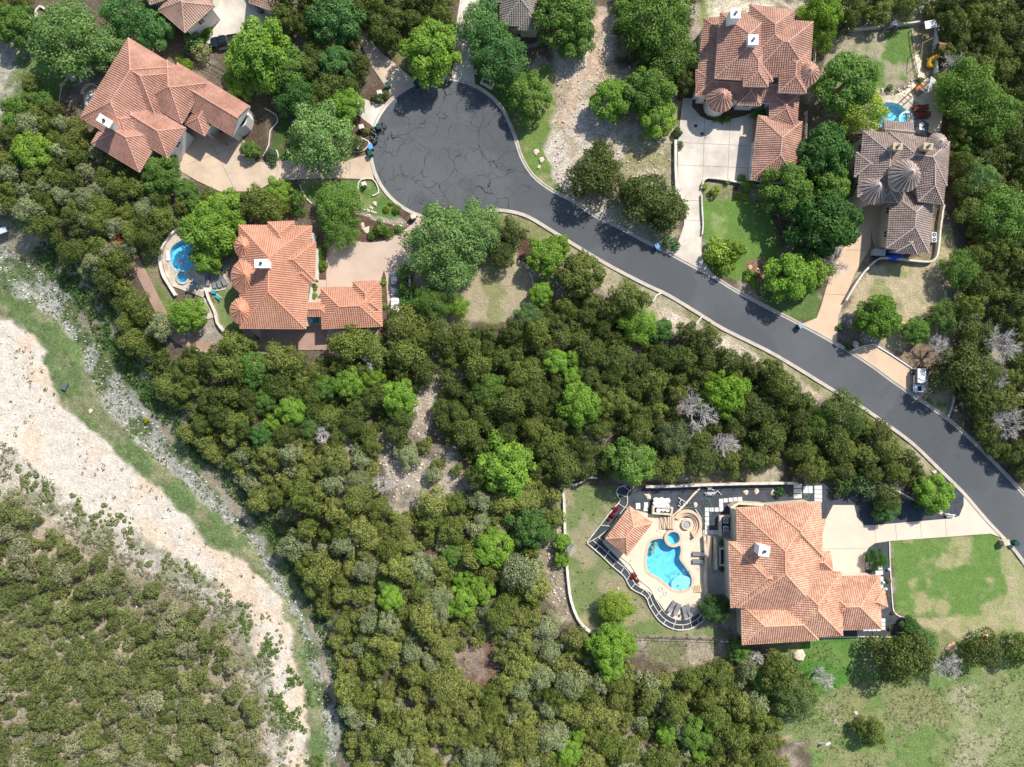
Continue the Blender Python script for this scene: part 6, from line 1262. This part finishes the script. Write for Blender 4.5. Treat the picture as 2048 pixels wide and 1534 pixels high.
# stone mailboxes
def mailbox(px, py, lb, s_=1.0, m=None):
    root = thing('mailbox', lb, 'mailbox', P(px, py)); m = m or WHITEST; v = P(px, py)
    b = MB(); b.box((v.x, v.y, .65), (.8 * s_, .7 * s_, 1.3), rad(15), m); part(b, 'pillar', m, root); b = MB(); b.box((v.x, v.y, 1.35), (.95 * s_, .85 * s_, .12), rad(15), m, .85); part(b, 'cap', m, root)
    b = MB(); b.box((v.x + .2, v.y - .3 * s_, 1.0), (.3, .25, .25), rad(15), BLACK); part(b, 'letter_box', BLACK, root)
for x, y, lb, s_ in [(761, 190, 'white stone mailbox among greyish shrubs by the stub driveway', 1.1), (725, 258, 'square white stone mailbox left of the bin bags', 1.1), (730, 371, 'stone mailbox inside the white ring edging', 1.0), (828, 436, 'white stone mailbox where the paver drive meets the kerb', 1.1), (826, 141, 'white mailbox with a post left of the round bright oak', .9), (1003 * 2 - 2, 1083, 'tan stone mailbox on the lawn beside the pale driveway mouth', 1.4), (952, 147, 'small stone post box beside the top driveway', .6), (720, 299, 'small grey utility box on the white ring near the bags', .8), (1758, 505, 'never', 0)]:
    if s_: mailbox(x, y, lb, s_, STONE if 'tan' in lb else None)
v = P(975, 168); root = thing('stone_planter', 'oblong pale stone planter on the shaded lawn by the cul-de-sac', 'planter', v); b = MB(); b.box((v.x, v.y, .3), (2.6, 1.4, .6), rad(-28), WHITEST); part(b, 'trough', WHITEST, root); b = MB(); b.box((v.x, v.y, .62), (1.8, .7, .1), rad(-28), MULCH); part(b, 'soil', MULCH, root)
# manholes, drain, small ground things
for x, y, r, lb in [(1391, 252, .35, 'upper left dark manhole cover on the turret house driveway'), (1404, 268, .35, 'middle dark manhole cover on the turret house driveway'), (1411, 275, .32, 'pale grey manhole cover beside the two dark ones')]:
    v = P(x, y); b = MB(); mm = DARMM = DARKM if 'dark man' in lb else mk('pale_cover', (.3, .28, .25), .1); b.lathe(v, [(r, .06), (r, .085)], 20, mm); tag(b.build('manhole_cover', mm, origin=v), lb, 'manhole cover')
GR = mk('red_grate', (.14, .045, .03), .2)
v = P(1053, 461); b = MB(); 
for k in range(5): b.box((v.x - .32 + k * .16, v.y, .05), (.09, .9, .14), rad(62), GR)
tag(b.build('drain_grate', GR, origin=v), 'reddish drain grate in the verge below the cul-de-sac', 'drain grate')
v = PG(131, 773); b = MB(); b.box((v.x, v.y, v.z + .25), (1.0, 1.5, .5), rad(-25), GREYP, .9); tag(b.build('utility_box', GREYP, origin=v), 'dark box lying in the grass strip by the gravel bar', 'box')
v = PG(8, 467); b = MB(); b.box((v.x, v.y, v.z + 1.5), (3.4, 1.1, .3), rad(20), mk('pale_blue_metal', (.45, .52, .58), .08)); b.box((v.x, v.y, v.z + .6), (3.0, .3, 1.6), rad(20), STEEL); tag(b.build('footbridge', STEEL, origin=v), 'pale blue-grey footbridge end at the left edge over the creek bank', 'footbridge')
v = PG(148, 155); root = thing('tree_stump', 'pale chopped stump with a long bent branch at the left of the roof', 'tree stump', v); b = MB(); b.blob((v.x, v.y, v.z + .5), .9, DEADW, 4, .7, 8, 5); part(b, 'stump', DEADW, root); b = MB(); b.tube([PG(140, 158, .8), PG(128, 175, .8), PG(123, 200, .6), PG(118, 225, .4)], .14, DEADW, 6, .08); part(b, 'branch', DEADW, root)
v = PG(1637, 1484 + 3); b = MB(); b.tube([v, v + Vector((1.2, .8, 1.6))], .16, WHITE, 8); b.box((v.x + 1.2, v.y + .8, v.z + 1.6), (.9, .35, .2), rad(30), WHITE); tag(b.build('marker_post', WHITE, origin=v), 'leaning white post standing in the meadow', 'post')
# loungers
def lounger(lb, group, m, fm, loc, rz, back=38):
    root = thing('sun_lounger', lb, 'sun lounger', (0, 0, 0), group)
    b = MB(); b.box((0, .25, .34), (.62, 1.25, .06), 0, m); part(b, 'seat', m, root)
    b = MB(); t = rad(back); y0, z0, L = -.38, .35, .72
    for s_ in (0,): b.face([(-.31, y0, z0), (.31, y0, z0), (.31, y0 - L * math.cos(t), z0 + L * math.sin(t)), (-.31, y0 - L * math.cos(t), z0 + L * math.sin(t))][::-1], m); b.face([(-.31, y0, z0 - .05), (.31, y0, z0 - .05), (.31, y0 - L * math.cos(t), z0 + L * math.sin(t) - .05), (-.31, y0 - L * math.cos(t), z0 + L * math.sin(t) - .05)], m)
    part(b, 'backrest', m, root)
    b = MB()
    for sx in (-1, 1): b.tube([(sx * .34, -1.0, .3), (sx * .34, .9, .3)], .03, fm, 6)
    part(b, 'frame', fm, root)
    for sx in (-1, 1):
        for y in (-.85, .78): b = MB(); b.tube([(sx * .34, y, 0), (sx * .34, y, .3)], .03, fm, 6); part(b, 'leg', fm, root)
    root.location = loc; root.rotation_euler = (0, 0, rad(rz)); root.scale = (1.25, 1.25, 1.2); return root
zD = Vector((0, 0, .10))
L0 = lounger('grey sun lounger beside the stone wall, upper of the pair by the pool', 'grey loungers on the pool deck', GREYF, DARKM, P(1395, 1107) + zD, 90)
dup(L0, P(1395, 1122) + zD, rad(90), 'grey sun lounger beside the stone wall, lower of the pair by the pool', scale=L0.scale)
for x, y, a, lb in [(1343, 1211, -35, 'first grey lounger from the left in the row at the round end of the deck'), (1353, 1216, -25, 'second grey lounger from the left at the round end of the deck'), (1368, 1222, 12, 'third grey lounger from the left at the round end of the deck'), (1376, 1218, 22, 'rightmost grey lounger at the round end of the deck')]:
    dup(L0, P(x, y) + zD, rad(a), lb, scale=L0.scale)
for x, y, a, lb in [(417, 561, 0, 'leftmost grey lounger on the stone deck left of the orange house'), (430, 566, 8, 'second grey lounger on the stone deck left of the orange house'), (439, 565, 18, 'third grey lounger on the stone deck left of the orange house'), (448, 562, 28, 'rightmost grey lounger on the stone deck left of the orange house')]:
    dup(L0, P(x, y) + zD, rad(a + 180), lb, 'grey loungers on the stone deck', scale=L0.scale)
for x, y, a, lb in [(1836, 218, 90, 'upper dark red lounger in the shade right of the round hot tub'), (1840, 232, 90, 'lower dark red lounger in the shade right of the round hot tub')]:
    lounger(lb, None, mk('maroon_cushion', (.12, .03, .025), .15), DARKM, P(x, y) + zD, a).scale = (1.9, 1.6, 1.3)
for x, y, a, lb in [(430, 584, 80, 'upper teal lounge chair on the grass below the loungers'), (438, 595, 55, 'lower teal lounge chair on the grass below the loungers'), (392, 567, 40, 'teal chair on the stone deck right of the small hot tub')]:
    lounger(lb, None, TEAL, WHITE, P(x, y) + zD * .5, a).scale = (1.0, .7, 1)
def table(px, py, r, lb, m, chairs=(), z=.1, name='patio_table'):
    v = P(px, py); v.z = z; root = thing(name, lb, 'table', v); b = MB(); b.lathe(v + Vector((0, 0, .7)), [(r, 0), (r, .05)], 20, m); part(b, 'tabletop', m, root); b = MB(); b.lathe(v, [(r * .5, 0), (.06, .05), (.06, .7)], 10, DARKM); part(b, 'pedestal', DARKM, root)
    for k, a in enumerate(chairs):
        q = v + Vector((math.cos(a), math.sin(a), 0)) * (r + .35); c = thing('patio_chair', 'dark patio chair drawn up to the ' + chairs_at, 'chair', q, 'dark chairs round the ' + chairs_at)
        b = MB(); b.box((q.x, q.y, .45 + z), (.5, .5, .05), a, GREYF); part(b, 'seat', GREYF, c); q2 = q + Vector((math.cos(a), math.sin(a), 0)) * .25; b = MB(); b.box((q2.x, q2.y, .7 + z), (.05, .5, .5), a, GREYF); part(b, 'backrest', GREYF, c)
        for i in (-1, 1):
            for j in (-1, 1): p_ = q + Vector((math.cos(a + i * .8) * .3 * j, math.sin(a + i * .8) * .3 * j, 0)); b = MB(); b.tube([(p_.x, p_.y, z), (p_.x, p_.y, z + .45)], .02, DARKM, 5); part(b, 'leg', DARKM, c)
chairs_at = 'table on the stone deck'; table(388, 577, .55, 'dark round dining table on the stone deck below the small hot tub', DARKM, (.3, 1.8, 3.4, 5.0))
chairs_at = 'lounge table at the curve'; table(1362, 1226, .3, 'tiny table among the loungers at the round end of the deck', DARKM)
table(1405, 1113, .28, 'tiny table between the two loungers by the wall', DARKM)
# long lounge seat and white diving board, plush ring
v = P(338, 512); b = MB(); b.box((v.x, v.y, .35), (.6, 1.9, .12), rad(8), WHITE); b.box((v.x - .1, v.y - .7, .2), (.6, .4, .3), rad(8), WHITE); tag(b.build('diving_board', WHITE, origin=v), 'white diving board on the left rim of the stone-deck pool', 'diving board')
v = P(363, 523); b = MB(); b.lathe((v.x, v.y, -.1), [(.38, 0), (.42, .1), (.3, .16), (.15, .1)], 14, mk('pink_float', (.6, .12, .45), .1)); tag(b.build('pool_float', MATS['pink_float'], origin=v), 'small pink float drifting on the turquoise pool', 'pool float')
v = P(1324, 1140); b = MB(); b.box((v.x, v.y, -1.27), (.5, .5, .03), rad(20), BLACK); tag(b.build('pool_drain', BLACK, origin=v), 'black square drain on the floor of the gazebo pool', 'drain')
for x, y, lb in [(1321, 1178, 'left coiled pale hose ring on the pool deck'), (1330, 1187, 'right coiled pale hose ring on the pool deck')]:
    v = P(x, y) + zD; b = MB(); 
    for rr in (.42, .34): b.tube([v + Vector((math.cos(a) * rr, math.sin(a) * rr, .05)) for a in [k * .35 for k in range(19)]], .035, mk('pale_hose', (.45, .5, .52), .1), 5)
    tag(b.build('hose_coil', MATS['pale_hose'], origin=v), lb, 'hose')
HG = mk('green_hose', (.12, .30, .18), .1)
for pts, lb in [([(1404, 990), (1415, 998), (1422, 1010), (1423, 1022), (1420, 1030)], 'thin green hose curving across the stepping slabs'), ([(1360, 1018), (1380, 1014), (1396, 1018), (1406, 1032), (1412, 1045)], 'thin green hose lying round the fire pit'), ([(1609, 990), (1615, 990), (1617, 994), (1613, 997), (1608, 995), (1608, 990), (1614, 987)], 'coil of green hose among the courtyard slabs')]:
    sp = smoothpts(pts, False, 4); b = MB(); b.tube([P(x, y) + Vector((0, 0, .12)) for x, y in sp], .045, HG, 5); tag(b.build('garden_hose', HG, origin=P(*pts[0])), lb, 'hose')
# rib-like sculpture of driftwood
DW = mk('white_driftwood', (.72, .7, .66), .08)
def sculpt(lb, px, py, segs, name='driftwood_sculpture'):
    root = thing(name, lb, 'sculpture', P(px, py))
    for s_ in segs: b = MB(); b.tube([P(x, y) + Vector((0, 0, z)) for x, y, z in s_], .085, DW, 6, .05); part(b, 'limb', DW, root)
sg = [[(1408, 985, .5), (1419, 989, .7), (1430, 984, .5)]] + [[(1412 + k * 2.2, 986, .8), (1410 + k * 2.4, 990 - (k % 2), .5), (1409 + k * 2.6, 993 - (k % 2), .05)] for k in range(8)] + [[(1412 + k * 2.2, 986, .8), (1413 + k * 2.0, 983, .5)] for k in range(8)] + [[(1430, 984, .5), (1434, 981, .4), (1443, 990, .05)], [(1413, 972, .3), (1415, 976, .6), (1422, 975, .6), (1424, 971, .3)], [(1414, 979, .4), (1420, 977, .7), (1428, 980, .4)]]
sculpt('white rib-cage shaped driftwood sculpture on the dark gravel', 1420, 986, sg)
sculpt('scattered white bent poles on the gravel left of the tan rock', 1360, 1005, [[(1356, 995, .3), (1366, 1001, .3), (1375, 1007, .1)], [(1356, 1010, .2), (1361, 1014, .3), (1367, 1011, .2), (1366, 1005, .2)], [(1390, 1018, .3), (1397, 1028, .3), (1404, 1038, .1)], [(1362, 998, .5), (1358, 1004, .5), (1361, 1010, .1)]], 'white_poles')
# fountain with rock top
root = thing('fountain', 'stone box fountain heaped with white rocks north of the pool deck', 'fountain', P(1323, 1022)); b = MB(); v = P(1323, 1020)
q = [(1303, 1010), (1344, 1013), (1342, 1029), (1302, 1026)]; qi = [(1307, 1013), (1340, 1016), (1338, 1025), (1306, 1023)]
b.prism(xy(q), 0, 1.2, STONE, [xy(qi)]); b.prism(xy(qi), 0, .7, DARKM); part(b, 'basin', STONE, root); b = MB()
for k in range(60): x, y = 1307 + RND.random() * 30, 998 + RND.random() * 14; b.blob(P(x, y) + Vector((0, 0, .4 + RND.random() * .5)), .3 + RND.random() * .3, DW, k, .8, 5, 3)
part(b, 'rock_pile', DW, root)
for x, y in ((1315, 1019), (1333, 1018), (1324, 1017)): b = MB(); b.lathe(P(x, y) + Vector((0, 0, .7)), [(.35, 0), (.45, .25), (.2, .3)], 12, DW); part(b, 'bowl', DW, root)
# air conditioners
def acu(px, py, lb):
    v = P(px, py); root = thing('air_conditioner', lb, 'air conditioner', v); g_ = mk('unit_grey', (.62, .64, .66), .06)
    b = MB(); b.box((v.x, v.y, .45), (.95, .95, .9), 0, g_); part(b, 'casing', g_, root); b = MB(); b.lathe((v.x, v.y, .9), [(.38, 0), (.38, .03)], 18, DARKM); g2 = part(b, 'fan_grille', DARKM, root); b = MB(); b.lathe((v.x, v.y, .93), [(.13, 0), (.1, .04)], 10, g_); part(b, 'hub', g_, g2)
for x, y, lb in [(1449, 1040, 'upper air conditioner in the stone enclosure by the big house'), (1449, 1056, 'lower air conditioner in the stone enclosure by the big house'), (1764, 466, 'air conditioner on the left side of the brown-roofed wing'), (1863, 471, 'upper white air conditioner at the right side of the brown-roofed wing'), (1863, 481, 'lower white air conditioner at the right side of the brown-roofed wing')]: acu(x, y, lb)
# pond planter
b = MB(); b.prism(xy(rq(1436, 1094, 1449, 1130)), 0, .8, WHITEST, [xy(rq(1439, 1097, 1446, 1127))]); b.prism(xy(rq(1439, 1097, 1446, 1127)), 0, .5, BLACK); tag(b.build('pond', WHITEST, origin=P(1442, 1112)), 'narrow dark pond in a white frame beside the long stair', 'pond')
# play yard
root = thing('climbing_arch', 'grey double climbing arch casting a ring shadow on the back lawn', 'climbing arch', P(1775, 58)); GA = mk('arch_grey', (.22, .2, .24), .2)
for dx in (-3, 3):
    b = MB(); 
    for o_ in (0, 2.5): b.tube([P(1776 + 12 * math.cos(a) + dx * 0, 58 + o_ + dx * .6) + Vector((0, 0, 2.5 * math.sin(a))) for a in [k * math.pi / 12 for k in range(13)]], .16, GA, 6)
    part(b, 'arch', GA, root)
v = P(1848, 60); b = MB(); b.box((v.x, v.y, 2.2), (2.2, 1.5, .12), rad(10), WHITE); 
for sx in (-1, 1):
    for sy in (-1, 1): b.tube([(v.x + sx * .9, v.y + sy * .6, 0), (v.x + sx * .9, v.y + sy * .6, 2.2)], .06, WOOD, 5)
tag(b.build('canopy', WHITE, origin=v), 'small white canopy on posts in the corner of the play yard', 'canopy')
root = thing('play_set', 'wooden play tower with swing frame and yellow slide', 'play set', P(1862, 110))
v = P(1869, 103); b = MB(); b.box((v.x, v.y, 1.5), (1.3, 1.3, .12), 0, WOOD)
for sx in (-1, 1):
    for sy in (-1, 1): b.tube([(v.x + sx * .6, v.y + sy * .6, 0), (v.x + sx * .6, v.y + sy * .6, 2.6)], .07, WOOD, 5)
b.face([(v.x - .8, v.y - .8, 2.5), (v.x + .8, v.y - .8, 2.5), (v.x + .8, v.y, 3.1), (v.x - .8, v.y, 3.1)], WOOD); b.face([(v.x - .8, v.y, 3.1), (v.x + .8, v.y, 3.1), (v.x + .8, v.y + .8, 2.5), (v.x - .8, v.y + .8, 2.5)], WOOD); part(b, 'tower', WOOD, root)
b = MB(); b.tube([P(1866, 76, 2.4), P(1845, 86, 2.4)], .06, WOOD, 5); b.tube([P(1845, 86, 2.4), P(1843, 118, 2.4)], .06, WOOD, 5)
for q in ((1845, 86), (1866, 76), (1843, 118)): b.tube([P(*q), P(*q, 2.4)], .06, WOOD, 5)
part(b, 'swing_frame', WOOD, root)
b = MB(); b.box(tuple(P(1861, 118) + Vector((0, 0, .9))), (2.6, .9, .1), rad(35), WOOD); part(b, 'bridge', WOOD, root)
b = MB(); sl_ = smoothpts([(1868, 120), (1858, 122), (1852, 128), (1853, 134), (1860, 134), (1865, 130)], False, 4); nn = len(sl_); b.tube([P(x, y) + Vector((0, 0, 1.6 * (1 - i / nn) + .2)) for i, (x, y) in enumerate(sl_)], .42, YELL, 8); part(b, 'slide', YELL, root, True)
b = MB(); a_, b__, c_ = P(1862, 152, 2.8), P(1880, 166, 2.4), P(1855, 186, 2.6); b.face([a_, c_, b__], mk('sail_cloth', (.42, .42, .44), .12)); b.face([p - Vector((0, 0, .04)) for p in (a_, b__, c_)], MATS['sail_cloth']); o = b.build('shade_sail', MATS['sail_cloth'], origin=P(1866, 168)); tag(o, 'grey triangular shade sail over the patio furniture', 'shade sail')
root = thing('pergola', 'rusty metal pergola frame over the patio by the shade sail', 'pergola', P(1840, 172)); b = MB()
for (x0, y0), (x1, y1) in [((1815, 188), (1860, 148)), ((1822, 194), (1866, 156)), ((1815, 188), (1822, 194)), ((1830, 175), (1837, 181)), ((1845, 162), (1851, 168)), ((1860, 148), (1866, 156)), ((1832, 162), (1856, 184))]: b.tube([P(x0, y0, 2.4), P(x1, y1, 2.4)], .07, DARKM, 4)
part(b, 'beams', DARKM, root)
for q in ((1815, 188), (1860, 148), (1822, 194), (1866, 156)): b = MB(); b.tube([P(*q), P(*q, 2.4)], .07, DARKM, 5); part(b, 'post', DARKM, root)
v = P(1834, 176); b = MB(); b.box((v.x, v.y, .4), (1.8, .9, .8), rad(40), mk('orange_cushion', (.45, .16, .04), .15)); tag(b.build('outdoor_sofa', MATS['orange_cushion'], origin=v), 'orange-brown outdoor sofa under the pergola', 'sofa')
v = P(1838, 186); b = MB(); b.box((v.x, v.y, .35), (1.6, .9, .6), rad(30), GREYF, .9); tag(b.build('outdoor_sofa', GREYF, origin=v), 'dark grey outdoor sofa beside the orange one', 'sofa')
v = P(1838, 259); root = thing('covered_car', 'silver and dark covered dome shape behind the brown roof', 'spa cover', v); b = MB(); b.blob((v.x, v.y, .7), 1.7, mk('dark_cover', (.07, .075, .09), .2, rough=.4), 3, .5, 12, 6); part(b, 'cover', MATS['dark_cover'], root, True); b = MB(); b.box((v.x - .3, v.y, 1.45), (.9, 1.2, .1), 0, WHITE); part(b, 'white_panel', WHITE, root)
root.name = 'spa_cover'
# things by the brown house
v = P(1751, 507); b = MB(); b.box((v.x, v.y, 1.0), (2.2, 1.2, 1.8), rad(-5), mk('trailer_grey', (.38, .38, .38), .08), .96); 
for sx in (-1, 1): b.tube([(v.x + sx * .6, v.y - .65, .3), (v.x + sx * .6, v.y - .5, .3)], .3, RUBBER, 12)
tag(b.build('trailer', MATS['trailer_grey'], origin=v), 'small grey box trailer by the brown-roofed house corner', 'trailer')
v = P(1785, 515); b = MB(); b.blob((v.x, v.y, .5), 1.0, BLUET, 9, .7, 12, 6, .15); o = b.build('tarpaulin', BLUET, origin=v, smooth=True); o.scale = (2.1, .75, 1); tag(o, 'crumpled bright blue tarpaulin along the wall of the brown-roofed house', 'tarpaulin')
v = P(631, 645); 
for x, y, m, lb in [(630, 642, TEAL, 'dark teal lounge bed in the gap below the link roof'), (625, 634, STONE, 'tan mat box in the gap between house and garage')]:
    v = P(x, y); b = MB(); b.box((v.x, v.y, .35), (1.3, .8, .35), 0, m, .95); b.box((v.x - .5, v.y, .6), (.3, .7, .15), 0, WHITE, .9); tag(b.build('daybed' if m is TEAL else 'storage_box', m, origin=v), lb, 'daybed' if m is TEAL else 'box')
v = P(1516, 1348 - 5); b = MB(); b.box((v.x, v.y, .4), (1.3, 1.0, .8), rad(25), mk('pale_green_box', (.3, .42, .36), .1), .96); tag(b.build('utility_box', MATS['pale_green_box'], origin=v), 'pale green utility box in the trees below the biggest house', 'box')
v = P(1902, 1031); root = thing('garden_bench', 'white garden bench on the gravel by the street corner', 'bench', v); b = MB(); b.box((v.x - .4, v.y, .45), (1.5, .5, .08), rad(-3), WHITE); part(b, 'seat', WHITE, root); b = MB(); b.box((v.x - .4, v.y + .3, .75), (1.5, .08, .5), rad(-3), WHITE); part(b, 'backrest', WHITE, root)
for sx in (-1.0, .2): b = MB(); b.box((v.x + sx, v.y, .2), (.1, .45, .4), 0, WHITE); part(b, 'leg', WHITE, root)
for x, y, lb in [(789, 62, 'curled white hose on the lawn left of the round bright oak'), (836, 148, 'thin white hose looping round the base of the round bright oak'), (878, 38, 'white looped edging in the trees at the top')]:
    pts = smoothpts([(x - 8, y - 5), (x - 5, y), (x, y + 2), (x + 3, y + 8), (x + 9, y + 6), (x + 11, y)], False, 4); b = MB(); b.tube([P(*q) + Vector((0, 0, .08)) for q in pts], .09, WHITE, 5); tag(b.build('garden_hose', WHITE, origin=P(x, y)), lb, 'hose')
for (x, y, lb) in [(1765, 1164, 'upper round pale glass ornament on the gravel by the lawn'), (1770, 1177, 'lower round pale glass ornament on the gravel by the lawn'), (1776, 1138, 'white round ornament beside the small dark tree')]:
    v = P(x, y); b = MB(); b.blob((v.x, v.y, .3), .32, mk('glass_orb', (.5, .62, .58), .05, rough=.15), 1, 1, 12, 6, 0); tag(b.build('garden_ornament', MATS['glass_orb'], origin=v, smooth=True), lb, 'garden ornament')
